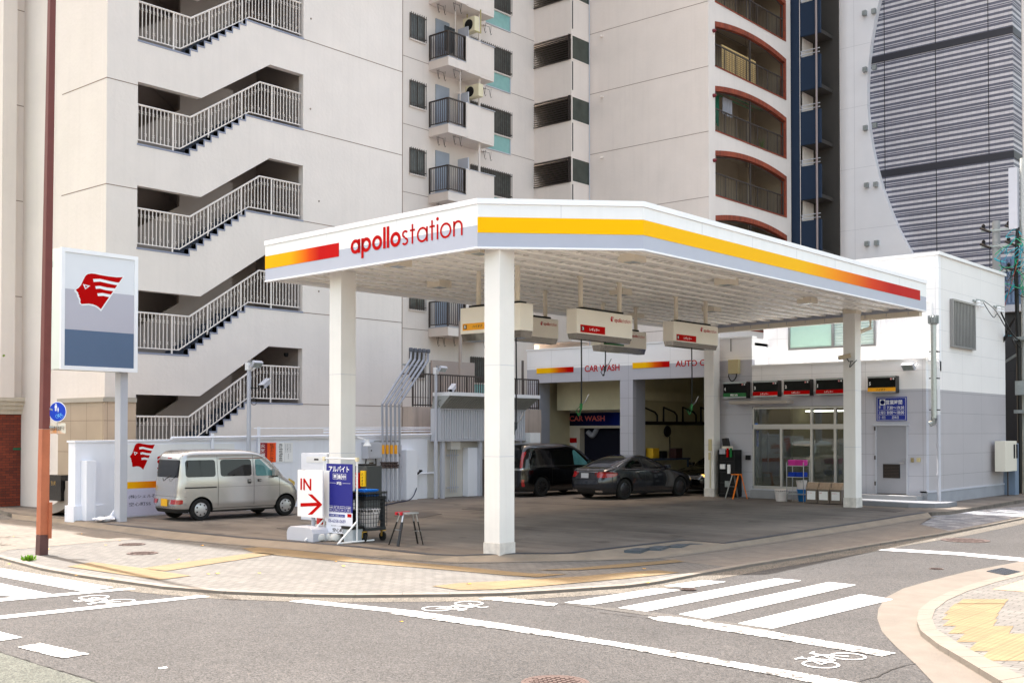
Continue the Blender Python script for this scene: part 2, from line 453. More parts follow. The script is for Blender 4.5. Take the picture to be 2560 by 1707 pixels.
kerb_px = [(-420, 1318), (-200, 1352), (0, 1393), (102, 1420), (204, 1438), (331, 1455.5), (408, 1466), (560, 1478), (739, 1485), (887, 1487), (1006, 1486),
           (1125, 1485), (1260, 1482), (1388, 1475), (1567, 1463), (1640, 1454), (1745, 1434), (1880, 1410), (1992, 1392.6), (2201, 1358), (2377, 1330), (2476, 1311), (2560, 1294), (2640, 1279)]
kerb = [onZ(x, y, ZS) for x, y in kerb_px]
kerb.append(Vector((kerb[-1].x - 0.1, 140, ZS)))
kerb.insert(0, Vector((-140, kerb[0].y + 0.0, ZS)))
def inset(path, d):   # offset to the left of travel (towards the pavement)
    out = []
    for i, p in enumerate(path):
        a = path[max(i - 1, 0)]; b = path[min(i + 1, len(path) - 1)]
        t = (b - a).normalized(); out.append(p + Vector((-t.y, t.x, 0)) * d)
    return out
k_in = inset(kerb, 0.16)
# pavement slab
back = [Vector((-140, 160, ZS))]
top = [Vector(p) for p in k_in]
mb = MB(); mb.prism([(p.x, p.y, ZS) for p in top + [Vector((kerb[-1].x, 160, 0)), Vector((-140, 160, 0))]], (0, 0, -0.4))
struct(mb.build('pavement', m_paver))
# kerb stones : 0.6 m lengths with a joint between
mb = MB()
for i in range(len(kerb) - 1):
    a, b, c, d = kerb[i], kerb[i + 1], k_in[i + 1], k_in[i]
    L = (b - a).length; n = max(1, int(L / 0.6)) if L < 30 else 40
    for k in range(n):
        t0, t1 = k / n + 0.004, (k + 1) / n - 0.004
        q = [a.lerp(b, t0), a.lerp(b, t1), d.lerp(c, t1), d.lerp(c, t0)]
        mb.hexa([(v.x, v.y, ZR - 0.05) for v in q] + [(v.x, v.y, ZS + 0.006) for v in q])
struct(mb.build('kerb', m_kerb))
# gutter of coarse aggregate along the kerb
g_out = inset(kerb, -0.42)
mb = MB()
for i in range(len(kerb) - 1):
    mb.quad(*[(v.x, v.y, ZR + 0.004) for v in (g_out[i], g_out[i + 1], kerb[i + 1], kerb[i])])
struct(mb.build('gutter', m_gutter))

# forecourt slab and sloping apron
fe_px = [(30, 1284), (150, 1296), (255, 1309), (430, 1327), (600, 1344), (760, 1356), (917, 1370), (1066, 1386), (1146, 1389), (1230, 1386), (1300, 1384), (1388, 1384), (1433, 1382.5), (1716, 1350), (1814, 1358), (1880, 1349), (2145, 1308), (2320, 1280.5)]
fe = [onZ(x, y, ZF) for x, y in fe_px]
ao_px = [(30, 1296), (150, 1308), (255, 1322), (430, 1346), (600, 1361), (760, 1374), (917, 1388), (1066, 1400), (1146, 1405), (1230, 1404), (1300, 1402), (1388, 1401), (1480, 1399), (1640, 1394), (1814, 1372), (1880, 1362), (2145, 1322), (2330, 1292)]
ao = [onZ(x, y, ZS + 0.006) for x, y in ao_px]
slab = [Vector(p) for p in fe] + [Vector((-11.2, 31.6, 0)), Vector((-11.2, 34.2, 0)), Vector((-12.7, 90, 0)), Vector((-120, 90, 0)), Vector((-120, 15.6, 0)), Vector((-34, 15.4, 0))]
mb = MB(); mb.prism([(p.x, p.y, 0.0) for p in slab], (0, 0, -0.5)); struct(mb.build('forecourt', m_conc))
mb = MB()
for i in range(len(fe) - 1):
    mb.quad(ao[i], ao[i + 1], fe[i + 1] + Vector((0, 0, -0.004)), fe[i] + Vector((0, 0, -0.004)))
o = struct(mb.build('apron', m_apron))
# drain channel on the forecourt edge, pale edge line of the apron
mb = MB(); f2 = inset(fe, 0.02); f3 = inset(fe, 0.17)
for i in range(2, len(fe) - 1):
    mb.quad(*[(v.x, v.y, 0.004) for v in (f2[i], f2[i + 1], f3[i + 1], f3[i])])
struct(mb.build('drain_channel', m_drain))
mb = MB(); a2 = inset(ao, -0.13)
for i in range(len(ao) - 1):
    mb.hexa([(v.x, v.y, ZS - 0.1) for v in (a2[i], a2[i + 1], ao[i + 1], ao[i])] + [(v.x, v.y, ZS + 0.011) for v in (a2[i], a2[i + 1], ao[i + 1], ao[i])])
struct(mb.build('edging_strip', m_apron_w))

# paving zones
struct(sheet('brown_paving', [(-300, 1290), (-300, 1350), (0, 1381), (20, 1374), (200, 1358), (330, 1347.5), (470, 1343), (390, 1335), (255, 1324), (150, 1310), (30, 1298)], ZS + 0.004, m_paver2))
struct(sheet('dark_paving', [(1640, 1395), (1700, 1402), (1817, 1416), (1880, 1404), (1990, 1387), (2196, 1353.5), (2370, 1326), (2300, 1311), (2330, 1294), (2145, 1324), (1880, 1364), (1814, 1374)], ZS + 0.004, m_paver2))
struct(sheet('slate_paving', [(2300, 1310), (2372, 1326), (2470, 1307), (2560, 1289), (2700, 1262), (2560, 1265), (2400, 1278), (2340, 1285)], ZS + 0.004, m_paver3))
mb = MB()
def tact(pts): 
    P = [onZ(x, y, ZS + 0.009) for x, y in pts]; mb.quad(*[(p.x, p.y, ZS + 0.009) for p in P])
tact([(355, 1419), (415, 1426), (690, 1384), (640, 1380)])
tact([(604, 1369), (640, 1382), (900, 1406), (1080, 1420), (1260, 1436), (1340, 1441), (1420, 1434), (1320, 1432), (1260, 1426), (1080, 1409), (900, 1395), (760, 1377), (660, 1366)])
tact([(1340, 1424), (1440, 1424), (1560, 1417), (1712, 1403), (1690, 1398), (1560, 1408), (1440, 1419)])
tact([(168, 1415), (230, 1404), (340, 1417), (478, 1438), (400, 1448), (300, 1434)])
tact([(1080, 1464), (1150, 1456), (1240, 1452), (1350, 1446), (1460, 1439), (1560, 1430), (1640, 1424), (1700, 1430), (1640, 1437), (1560, 1445), (1460, 1454), (1350, 1464), (1240, 1472), (1150, 1474)])
struct(mb.build('tactile_paving', m_tact))

# ---- the opposite corner, bottom right
zi = ZR + 0.07
g0 = [(2385, 1760), (2290, 1660), (2240, 1615), (2205, 1578), (2193, 1545), (2196, 1520), (2215, 1492), (2258, 1470), (2320, 1452), (2420, 1427), (2560, 1401), (2800, 1350)]
g1 = [(2640, 1800), (2500, 1700), (2400, 1640), (2345, 1608), (2302, 1575), (2292, 1550), (2297, 1523), (2325, 1500), (2380, 1475), (2450, 1452), (2560, 1427), (2800, 1375)]
g2 = [(2720, 1800), (2560, 1690), (2460, 1640), (2400, 1608), (2342, 1572), (2330, 1545), (2338, 1522), (2368, 1499), (2420, 1476), (2490, 1454), (2560, 1436), (2800, 1384)]
A = [onZ(x, y, ZR + 0.006) for x, y in g0]; B = [onZ(x, y, ZR + 0.006) for x, y in g1]
Bt = [onZ(x, y, zi) for x, y in g1]; Ct = [onZ(x, y, zi) for x, y in g2]
mb = MB()
for i in range(len(A) - 1): mb.quad(A[i], A[i + 1], B[i + 1], B[i])
struct(mb.build('gutter_slab', M('gutter_slab_concrete', (98, 91, 84), 0.85, var=0.12, scale=3, bump=0.4, bscale=50)))
mb = MB()
for i in range(len(A) - 1):
    for k in range(2):
        t0, t1 = k / 2 + 0.004, (k + 1) / 2 - 0.004
        q = [Bt[i].lerp(Bt[i + 1], t0), Bt[i].lerp(Bt[i + 1], t1), Ct[i].lerp(Ct[i + 1], t1), Ct[i].lerp(Ct[i + 1], t0)]
        mb.hexa([(v.x, v.y, ZR - 0.05) for v in q] + [(v.x, v.y, zi) for v in q])
struct(mb.build('corner_kerb', m_apron_w))
mb = MB(); mb.quad(*[(v.x, v.y, zi - 0.006) for v in Ct] + [(14, Ct[-1].y + 14, zi - 0.006), (14, Ct[0].y - 6, zi - 0.006)])
o = mb.build('corner_pavement', m_paver)
if o.data.polygons[0].normal.z < 0: o.data.flip_normals()
struct(o)
mb = MB()
rr = random.Random(3)
# stepped blocks of yellow tactile tiles
base = onZ(2400, 1502, zi); u1 = (onZ(2525, 1502, zi) - base).normalized(); 
o1 = onZ(2450, 1640, zi); 
rows = [(2398, 2518, 1496, 1508), (2378, 2510, 1507, 1520), (2366, 2500, 1520, 1533), (2360, 2494, 1533, 1547), (2362, 2490, 1547, 1563), (2376, 2530, 1563, 1582), (2396, 2575, 1582, 1603), (2424, 2600, 1603, 1626), (2452, 2620, 1626, 1650)]
for x0, x1, y0, y1 in rows:
    p = [onZ(x, y, zi) for x, y in ((x0 + (y1 - y0) * 0.8, y0), (x1 + 4, y0), (x1 - 8, y1), (x0 - 6, y1))]
    mb.quad(*[(v.x, v.y, zi - 0.002) for v in p])
struct(mb.build('corner_tactile_paving', m_tact))
struct(sheet('corner_brick_paving', [(2480, 1472), (2560, 1448), (2700, 1405), (2760, 1430), (2560, 1478)], zi - 0.001, M_grid('paver_tan', (160, 132, 102), (110, 90, 70), 0.2, 0.1, 0.85, 0.006, 'XY', 0.5, 0.08, rgb2=(148, 122, 98))))
mb = MB()
gp = [onZ(x, y, ZR + 0.012) for x, y in ((2468, 1427), (2506, 1419), (2552, 1429), (2512, 1436))]
for i in range(9):
    t = i / 8.0; a = gp[0].lerp(gp[3], t); b = gp[1].lerp(gp[2], t); mb.bar(a, b, 0.02, 0.012)
for i in range(5):
    t = i / 4.0; a = gp[0].lerp(gp[1], t); b = gp[3].lerp(gp[2], t); mb.bar(a, b, 0.02, 0.012)
mb.quad(*[(v.x, v.y, ZR + 0.0075) for v in gp])
tag(mb.build('drain_grate', m_drain), 'black iron grating let into the pale gutter at the right edge', 'drain grate')

# ---- road paint
mb = MB(); mw = MB()
zp = ZR + 0.009
def paint(pts, m=None):
    m = m or mb
    P = [onZ(x, y, zp) for x, y in pts]; m.quad(*[(p.x, p.y, zp) for p in P])
# right zebra
paint([(1411, 1505), (1476, 1511), (1700, 1474), (1640, 1469)])
paint([(1545, 1518), (1616, 1527), (2003, 1450), (1938, 1445)])
paint([(1697, 1534), (1765, 1546), (2140, 1461), (2072, 1454)])
paint([(1845, 1557), (1930, 1570), (2232, 1497), (2153, 1484)])
paint([(1660, 1463), (1725, 1468), (1815, 1453), (1755, 1449.5)])
# left zebra
paint([(-160, 1392), (-160, 1412), (0, 1440), (205, 1477), (283, 1467), (0, 1419)])
paint([(-200, 1420), (-200, 1450), (0, 1487), (55, 1491), (130, 1484), (0, 1457)])
# edges of the left zebra lane
paint([(-300, 1520), (-300, 1531), (0, 1502), (340, 1471), (325, 1468.5), (0, 1495)])
paint([(-300, 1570), (-300, 1582), (0, 1546), (524, 1490), (500, 1487), (0, 1538)])
paint([(722, 1502), (1010, 1532), (1060, 1528), (765, 1498)])
paint([(1195, 1495), (1240, 1490.5), (1395, 1507), (1385, 1514)], mw)
paint([(2193, 1374), (2230, 1370.5), (2400, 1380), (2580, 1396), (2560, 1402.5), (2390, 1386)])
paint([(44, 1616), (100, 1606), (224, 1633), (156, 1644)], mw)
paint([(-60, 1594), (0, 1578), (56, 1592), (-10, 1602)])
paint([(395, 1668), (415, 1665), (420, 1668), (400, 1671)])
paint([(975, 1532), (1060, 1529), (1280, 1561), (1600, 1613), (2000, 1680), (2180, 1712), (2120, 1722), (1900, 1679), (1500, 1608), (1250, 1571)], mw)
paint([(1620, 1541), (1680, 1540), (1900, 1572), (2240, 1631), (2205, 1639), (1900, 1589), (1640, 1549)], mw)
struct(mb.build('road_marking', m_paint)); struct(mw.build('worn_road_marking', m_worn))
# darker seam of newer asphalt along the zebra
sheet('asphalt_patch', [(1395, 1507), (1640, 1540), (1900, 1573), (1960, 1578), (1840, 1556), (1690, 1536), (1545, 1520), (1476, 1512)], ZR + 0.005, m_asph2)
def cracks(name, pls, w):
    mb = MB(); rr = random.Random(5)
    for pl in pls:
        P = [onZ(x, y, ZR + 0.006) for x, y in pl]; Q = []
        for a, b in zip(P[:-1], P[1:]):
            n = max(2, int((b - a).length / 0.12))
            for k in range(n): Q.append(a.lerp(b, k / n) + Vector((rr.uniform(-.015, .015), rr.uniform(-.015, .015), 0)))
        Q.append(P[-1])
        for a, b in zip(Q[:-1], Q[1:]):
            t = (b - a).normalized(); s = Vector((-t.y, t.x, 0)) * (w * rr.uniform(.3, 1)); mb.quad(a - s, b - s, b + s, a + s)
    struct(mb.build(name, M('crack_tar', (40, 38, 36), 0.9, var=0)))
cracks('road_cracks', [[(-60, 1612), (0, 1628), (110, 1663), (270, 1712)], [(2142, 1705), (2190, 1690), (2240, 1668), (2290, 1657)], [(1500, 1530), (1590, 1541), (1690, 1553)]], 0.012)
struct(sheet('older_asphalt', [(-60, 1615), (0, 1630), (110, 1665), (262, 1712), (200, 1800), (-300, 1800)], ZR + 0.0045, asphalt('asphalt_green_grey', (0.062, 0.066, 0.056), 0.6)))

# bicycle symbols painted on the asphalt
def bike(p, u, v, L):
    """p centre between the wheels, u forward, v up of the symbol, L wheelbase in metres"""
    m = MB()
    def q(a, b): return p + u * (a * L) + v * (b * L)
    def stroke(pts, w=0.014):
        for a, b in zip(pts[:-1], pts[1:]):
            A, B = q(*a), q(*b); t = (B - A).normalized(); s = Vector((-t.y, t.x, 0)) * w; A = A - t * w * .6; B = B + t * w * .6
            m.quad(A - s, B - s, B + s, A + s)
    def ring(c, r, w=0.028):
        n = 28
        for i in range(n):
            a0, a1 = 2 * math.pi * i / n, 2 * math.pi * (i + 1) / n
            r0, r1 = r, r - w / L
            m.quad(*[q(c[0] + rr_ * math.cos(t), c[1] + rr_ * math.sin(t)) for rr_, t in ((r0, a0), (r0, a1), (r1, a1), (r1, a0))])
    ring((-0.5, 0), 0.33); ring((0.5, 0), 0.33)
    stroke([(-0.5, 0), (-0.22, 0.42), (0.3, 0.42), (0.0, 0.0), (-0.5, 0)]); stroke([(-0.28, 0.55), (0.0, 0.0)]); stroke([(-0.4, 0.56), (-0.16, 0.56)])
    stroke([(0.5, 0), (0.3, 0.42), (0.24, 0.62), (0.42, 0.66)])
    return m
def bikepx(rear, front, top, L=1.15):
    a, b, t = [onZ(x, y, zp) for x, y in (rear, front, top)]
    u = (b - a); Lw = u.length; u.normalize(); mid = (a + b) / 2; v = (t - mid); v = (v - u * v.dot(u)); v.normalize()
    return bike(mid, u, v, Lw)
struct(bikepx((2052, 1659), (2120, 1639), (2010, 1632)).build('bicycle_symbol', m_paint))
struct(bikepx((1092, 1520), (1172, 1507), (1170, 1521)).build('bicycle_symbol', m_paint))
struct(bikepx((235, 1492), (300, 1502), (200, 1504)).build('bicycle_symbol', m_paint))

# covers let into the ground
def cover(px, py, rx, z, label, name='manhole_cover', mt=None, ring=True):
    c = onZ(px, py, z); r = (onZ(px + rx, py, z) - onZ(px - rx, py, z)).length / 2
    t = thing(name, label, 'manhole cover' if name == 'manhole_cover' else 'cover', (c.x, c.y, z))
    m = MB(); m.lathe((c.x, c.y, z), [(r, 0), (r, 0.006), (r * .9, 0.006), (r * .9, 0.003)], 32); m.build('rim', m_iron, t)
    m = MB(); m.lathe((c.x, c.y, z), [(r * .89, 0), (r * .89, 0.005)], 32)
    for i in range(-4, 5):
        for j in range(-4, 5):
            if (i * i + j * j) < 17: m.box(c.x + i * r * .19 - r * .06, c.x + i * r * .19 + r * .06, c.y + j * r * .19 - r * .06, c.y + j * r * .19 + r * .06, z + 0.004, z + 0.011)
    m.build('lid', m_iron, t)
m_iron = M('cast_iron', (88, 74, 70), 0.55, metal=0.4, var=0.2, scale=12)
cover(1388, 1706, 86, ZR + 0.004, 'large cast iron cover cut by the bottom edge of the picture')
cover(2413, 1350, 58, ZR + 0.004, 'wide rusty cover in the side road beyond the white stop line')
cover(2341, 1421, 17, ZR + 0.004, 'small round cover in the side road nearest the drain grate', 'valve_cover')
cover(1721, 1472, 20, ZR + 0.012, 'small dark cover beside the first zebra stripe', 'valve_cover')
cover(356, 1382, 38, ZS + 0.006, 'round cover in the sunlit pale paving, nearer the road of the two', )
cover(330, 1360, 32, ZS + 0.006, 'round cover in the sunlit pale paving, nearer the forecourt of the two')
# steel access plates in the forecourt floor
def plate(px, label):
    m = MB(); P = [onZ(x, y, 0.005) for x, y in px]; m.prism([(v.x, v.y, 0.001) for v in P], (0, 0, 0.006))
    tag(m.build('access_plate', M('plate_dark', (74, 68, 64), 0.6, var=0.15)), label, 'floor plate')
plate([(985, 1289), (1025, 1280), (1105, 1284), (1060, 1293)], 'dark rectangular plate in the forecourt left of the step stool')
plate([(1155, 1272), (1180, 1268), (1215, 1269), (1208, 1275)], 'dark rectangular plate in the forecourt just left of the corner column')
plate([(636, 1290), (690, 1281), (745, 1284), (668, 1295)], 'dark plate in the forecourt behind the arrow sign')
plate([(692, 1320), (760, 1309), (800, 1312), (728, 1323)], 'dark plate in the forecourt under the arrow sign foot')
plate([(2140, 1272), (2165, 1269), (2262, 1275), (2240, 1279)], 'long dark drain plate beside the right column')
m = MB()
for i in range(4):
    a = 1560 + i * 52; y = 1375.5 - i * 5.2
    P = [onZ(x, yy, -0.02) for x, yy in ((a, y), (a + 26, y - 6), (a + 66, y - 6), (a + 40, y + 1))]
    m.prism([(v.x, v.y, -0.075) for v in P], (0, 0, 0.06))
tag(m.build('ramp_plate', M('plate_slate', (84, 92, 100), 0.5, metal=0.5, var=0.1)), 'blue grey slotted steel plates at the forecourt edge right of the corner column', 'steel plates')
# fallen leaves
rr = random.Random(11)
spots = [(35, 1341), (205, 1334), (264, 1362), (505, 1363), (445, 1398), (520, 1434), (543, 1433), (839, 1403), (858, 1414), (1172, 1459), (1003, 1553), (190, 1438), (280, 1446), (22, 1409), (1610, 1421), (1618, 1456), (648, 1432), (300, 1350), (120, 1372)]
for i, (x, y) in enumerate(spots):
    z = ZR + 0.012 if y > 1475 else ZS + 0.014
    c = onZ(x, y, z); m = MB(); a = rr.uniform(0, 6.28); s = rr.uniform(.03, .055)
    pt = [(1, 0, .2), (.45, .4, .5), (-.3, .5, .15), (-1, .1, .3), (-.4, -.45, .6), (.4, -.42, .1)]
    m.quad(*[(c.x + s * (p * math.cos(a) - q * math.sin(a)), c.y + s * (p * math.sin(a) + q * math.cos(a)), z + s * h * .5) for p, q, h in pt])
    tag(m.build('fallen_leaf', M('leaf_dry', (205, 150, 30), 0.8, var=0.2, scale=9)), 'small dry yellow or brown leaf lying flat on the paving', 'leaf', 'fallen leaves scattered on the paving')
# weed tuft by the brown pole
c = onZ(72, 1401, ZS); m = MB()
for i in range(60):
    a = rr.uniform(0, 6.28); h = rr.uniform(.02, .08); d = rr.uniform(0, .09); w_ = .012
    b = Vector((c.x + d * math.cos(a), c.y + d * math.sin(a), ZS)); t = b + Vector((math.cos(a) * .05, math.sin(a) * .05, h)); s = Vector((-math.sin(a), math.cos(a), 0)) * w_
    m.quad(b - s * .4, b + s * .4, t + s, t + Vector((0, 0, .03)), t - s)
tag(m.build('weed', M('weed_green', (110, 150, 30), 0.7, var=0.2, scale=20)), 'tuft of bright green weeds growing at the kerb left of the brown pole', 'weeds')
# ================================================================ APARTMENT BUILDING
XS, XR_, FH = -27.8, -34.0, 2.857
ZTOP = 43.0  # unseen top raised so the building's shadow covers the forecourt
apt = thing('apartment_building', 'tall beige apartment building with zigzag open stairs and balconies behind the filling station', 'building', (XS, 20, 0))
FLO = [1.52 + FH * k for k in range(0, 14)]
Y0, Y1 = 15.7, 26.63
def seg(y, pts):
    for (a, za), (b, zb) in zip(pts[:-1], pts[1:]):
        if a - 1e-6 <= y <= b + 1e-6: return za + (zb - za) * (0 if b == a else (y - a) / (b - a))
    return pts[-1][1]
steps = [(18.24 + (20.39 - 18.24) * i / 9, 1.56 * i / 9) for i in range(10)]
topl = [(16.62, 1.70), (18.64, 1.70), (21.06, 3.27), (22.34, 3.27)]
ys = sorted(set([16.62, 18.24, 18.64, 20.39, 21.06, 22.34] + [s[0] for s in steps]))
def botz(ya, yb):
    m_ = (ya + yb) / 2
    if m_ < 18.24: return 0.0
    if m_ > 20.39: return 1.56
    i = int((m_ - 18.24) / ((20.39 - 18.24) / 9)); return 1.56 * (i + 1) / 9
mb = MB(); T = 0.22
mb.box(XS - T, XS, Y0, 16.62, 0, ZTOP); mb.box(XS - T, XS, 22.34, Y1, 0, ZTOP)
for ya, yb in zip(ys[:-1], ys[1:]):
    b = botz(ya, yb)
    mb.box(XS - T, XS, ya, yb, 0, FLO[0] + b)
    for k, L in enumerate(FLO):
        t0, t1 = L + seg(ya, topl), L + seg(yb, topl)
        nb = (FLO[k + 1] if k + 1 < len(FLO) else ZTOP - 0.5) + b
        mb.hexa([(XS - T, ya, t0), (XS, ya, t0), (XS, yb, t1), (XS - T, yb, t1), (XS - T, ya, nb), (XS, ya, nb), (XS, yb, nb), (XS - T, yb, nb)])
# return walls and back of the stair block
yl = 15.7
mb.box(-30.5, XS - T - .002, yl, yl + .22, 0, ZTOP)
mb.box(-40, XS - T - .002, Y1 - .22, Y1, 0, ZTOP)
mb.box(-30.6, -30.4, yl + .23, Y1 - .23, 0, ZTOP)
mb.box(-40, XS, Y0, Y1, ZTOP, ZTOP + 0.3)
mb.box(-36, -30.2, 15.95, 16.15, 0, ZTOP)
mb.build('stair_block_wall', m_stucco, apt)
# inner lining of the stair well
mb = MB()
mb.box(-30.38, -30.3, 16.4, 22.5, 0, ZTOP); mb.box(-30.28, XS - T - .004, 16.40, 16.5, 0, ZTOP); mb.box(-30.28, XS - T - .004, 22.40, 22.5, 0, ZTOP)
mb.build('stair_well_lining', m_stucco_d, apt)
# horizontal pour joints : thin recessed-looking lines
mb = MB()
for k in range(0, 12):
    z = 8.83 - 2 * FH + FH * k - 0.0
    if z < 3: continue
    mb.box(XS - .01, XS + .004, Y0, 16.62, z - .012, z + .012) if True else 0
    mb.box(XS - .01, XS + .004, 22.34, Y1, z - .06 - .012, z - .06 + .012)
    mb.box(-30.2, XS, yl - .004, yl + .01, z - .012, z + .012)
mb.box(XS - .01, XS + .006, Y1 - .03, Y1 + .002, 2, ZTOP)
mb.build('pour_joint', m_joint, apt)
# per floor : flights, slate edges, parapets, landing slabs
for k, L in enumerate(FLO):
    if k > 5: break
    mb = MB()
    for i in range(9):
        ya, yb = steps[i][0], steps[i + 1][0]
        mb.box(-28.95, XS - T - .004, ya, yb + (.0 if i < 8 else .0), L + 1.56 * (i) / 9 - .25, L + 1.56 * (i + 1) / 9)
    mb.box(-30.28, XS - T - .004, 16.52, 18.24, L - .2, L - .004); mb.box(-30.28, XS - T - .004, 20.39, 22.39, L + 1.36, L + 1.556)
    mb.build('stair_flight', m_stepgrey, apt)
    mb = MB()    # slate nosings along the sill of the opening
    e = 0.012
    mb.box(XS - T, XS + e, 16.60, 18.28, L - .045, L + .006)
    for i in range(9):
        ya, yb = steps[i][0], steps[i + 1][0]; z = L + 1.56 * (i + 1) / 9
        mb.box(XS - T, XS + e, ya + .0, yb + .035 if i < 8 else yb, z - .04, z + .006)
        mb.box(XS - T, XS + e, ya - .0, ya + .035, z - 1.56 / 9 + .007, z - .041)
    mb.box(XS - T, XS + e, 20.39, 22.36, L + 1.56 - .045, L + 1.566)
    mb.build('sill_edge', M('sill_slate', (138, 142, 158), 0.7, var=0.06), apt)
    mb = MB()
    # parapet wall between the two flights and the underside of the upper flight
    p = [(17.35, L), (17.35, L + .78), (18.75, L + 1.62), (18.75, L + 2.62), (20.62, L + 2.62), (20.62, L + 1.3), (18.3, L - .15)]
    mb.prism([(-29.06, y, z) for y, z in p], (-0.1, 0, 0))
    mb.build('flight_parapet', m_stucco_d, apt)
    mb = MB()
    ya, za, yb, zb = 20.39, L + 1.56, 18.24, L + FH
    mb.hexa([(-30.2, yb, zb - .25), (-29.2, yb, zb - .25), (-29.2, ya, za - .25), (-30.2, ya, za - .25), (-30.2, yb, zb), (-29.2, yb, zb), (-29.2, ya, za), (-30.2, ya, za)])
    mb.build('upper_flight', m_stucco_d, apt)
    # railing
    mb = MB(); xr = XS - 0.10
    top_ = [(16.64, L + 1.10), (18.34, L + 1.10), (20.75, L + 2.68), (22.30, L + 2.68)]
    bot_ = [(16.64, L + .13), (18.0, L + .13), (20.36, L + 1.69), (22.30, L + 1.69)]
    for tt, r in ((top_, .030), (bot_, .020)):
        mb.tube([(xr, y, z) for y, z in tt], r, 6)
    def post(y, r=.011): mb.bar((xr, y, seg(y, bot_)), (xr, y, seg(y, top_)), r * 2, r * 2, (1, 0, 0))
    posts = [17.78, 18.95, 20.1, 21.2]
    for y in posts: mb.bar((xr, y, seg(y, bot_) - .13), (xr, y, seg(y, top_)), .045, .03, (1, 0, 0))
    n = 48
    for i in range(n):
        y = 16.68 + (22.24 - 16.68) * i / (n - 1)
        if min(abs(y - q) for q in posts) < .05: continue
        post(y)
        # little crosses on the balusters
        for dz, do in ((-.20, True), (.17, i % 2 == 0 and i > 0)):
            if not do: continue
            z = (seg(y, top_) if dz < 0 else seg(y, bot_)) + dz; s = .038
            mb.bar((xr + .014, y - s, z - s), (xr + .014, y + s, z + s), .010, .016, (1, 0, 0))
            mb.bar((xr + .016, y - s, z + s), (xr + .016, y + s, z - s), .010, .016, (1, 0, 0))
    mb.build('stair_railing', m_rail, apt)
# tiled base of the corner and its cornice
m_tile = M_grid('base_tile', (186, 164, 142), (120, 100, 84), 0.85, 0.85, 0.75, 0.012, 'YZ', 0, 0.06, oz=0.05)
m_tile2 = M_grid('base_tile_side', (168, 150, 130), (110, 94, 80), 0.85, 0.85, 0.75, 0.012, 'XZ', 0, 0.06, oz=0.05)
mb = MB(); mb.box(XS + .001, XS + .05, 15.655, 16.60, 0, 3.0); mb.build('base_cladding', m_tile, apt)
mb = MB(); mb.box(-30.2, XS + .048, yl - .05, yl - .001, 0, 3.0); mb.build('base_cladding', m_tile2, apt)
mb = MB(); mb.box(XS + .002, XS + .09, 15.6, 16.60, 3.0, 3.12); mb.box(-30.2, XS + .088, yl - .09, yl - .002, 3.0, 3.12); mb.build('cornice', M('cornice_grey', (168, 160, 148), 0.8), apt)
mb = MB()
rr = random.Random(2)
for k in range(2, 8):     # vent stubs and tie holes on the blank wall
    for _ in range(1):
        y = rr.uniform(22.6, 23); z = 1.52 + FH * k - 0.6
        mb.disc((XS, y, z), (1, 0, 0), .03, 10, .01)
mb.build('tie_hole', m_joint, apt)
# small dome camera inside the lowest opening
mb = MB(); mb.lathe((XS - .5, 22.1, FLO[0] + 3.02), [(.07, .12), (.07, .05), (.04, 0)], 10); mb.build('dome_camera', m_dark, apt)

# ---------------- recessed window facade
mb = MB()
mb.box(XR_ - .3, XR_, Y1 - .3, 41.2, 0, ZTOP)
mb.box(XR_ - 6, XR_, Y1, 41.2, ZTOP, ZTOP + .3)
mb.build('recessed_wall', m_stucco, apt)
ybase = onX(1007, 500, XR_).y
def RY(px): return onX(px, 300, XR_).y
def RZ(px, py, X=None): return onX(px, py, X or XR_).z
seamz = RZ(1020, 143)
mb = MB()
for k in range(-6, 5):
    mb.box(XR_ - .01, XR_ + .004, Y1, 41.2, seamz + FH * k - .012, seamz + FH * k + .012)
mb.build('pour_joint', m_joint, apt)
m_wframe = M('window_frame_bronze', (96, 90, 84), 0.5, var=0.05)
m_curt = M('curtain_cloth', (170, 176, 168), 0.8, var=0.2, scale=6)
def barred(y0, y1, z0, z1, n, X, pane=None, bars=True, sash=None):
    f = MB(); d = .04
    f.box(X - .02, X + d, y0, y1, z1 - .04, z1); f.box(X - .02, X + d, y0, y1, z0, z0 + .04)
    f.box(X - .02, X + d, y0, y0 + .04, z0 + .04, z1 - .04); f.box(X - .02, X + d, y1 - .04, y1, z0 + .04, z1 - .04)
    f.box(X - .02, X + d, (y0 + y1) / 2 - .02, (y0 + y1) / 2 + .02, z0 + .04, z1 - .04)
    wdw = f.build('window', m_wframe, apt)
    p = MB(); p.box(X - .01, X + .012, y0 + .04, y1 - .04, z0 + .04, z1 - .04); p.build('pane', pane or m_curtg, wdw)
    s = MB(); s.box(X, X + .07, y0 - .03, y1 + .05, z0 - .06, z0 - .002); s.build('sill', m_stucco, wdw)
    if bars:
        g = MB()
        for i in range(n):
            y = y0 + (y1 - y0) * i / (n - 1); g.box(X + .10, X + .118, y - .011, y + .011, z0 - .02, z1 + .02)
        for z in (z0 + .1, z1 - .1): g.box(X + .118, X + .13, y0 - .02, y1 + .02, z - .012, z + .012)
        for y in (y0, y1):
            g.box(X + .03, X + .1, y - .01, y + .01, z0 + .09, z0 + .11); g.box(X + .03, X + .1, y - .01, y + .01, z1 - .11, z1 - .09)
        g.build('window_bars', m_bronze, wdw)
    return wdw
m_curtg = M('curtained_pane', (92, 94, 90), 0.12, var=0.25, scale=5, spec=0.8)
yA0, yA1 = RY(1023.5), RY(1061); zA1, zA0 = RZ(1023, 31), RZ(1023, 95)
yB0, yB1 = RY(1235), RY(1275.5)
zB2, zB1, zB0 = RZ(1235, 116), RZ(1235, 178), RZ(1235, 222)
yD0, yD1 = RY(1078), RY(1112)
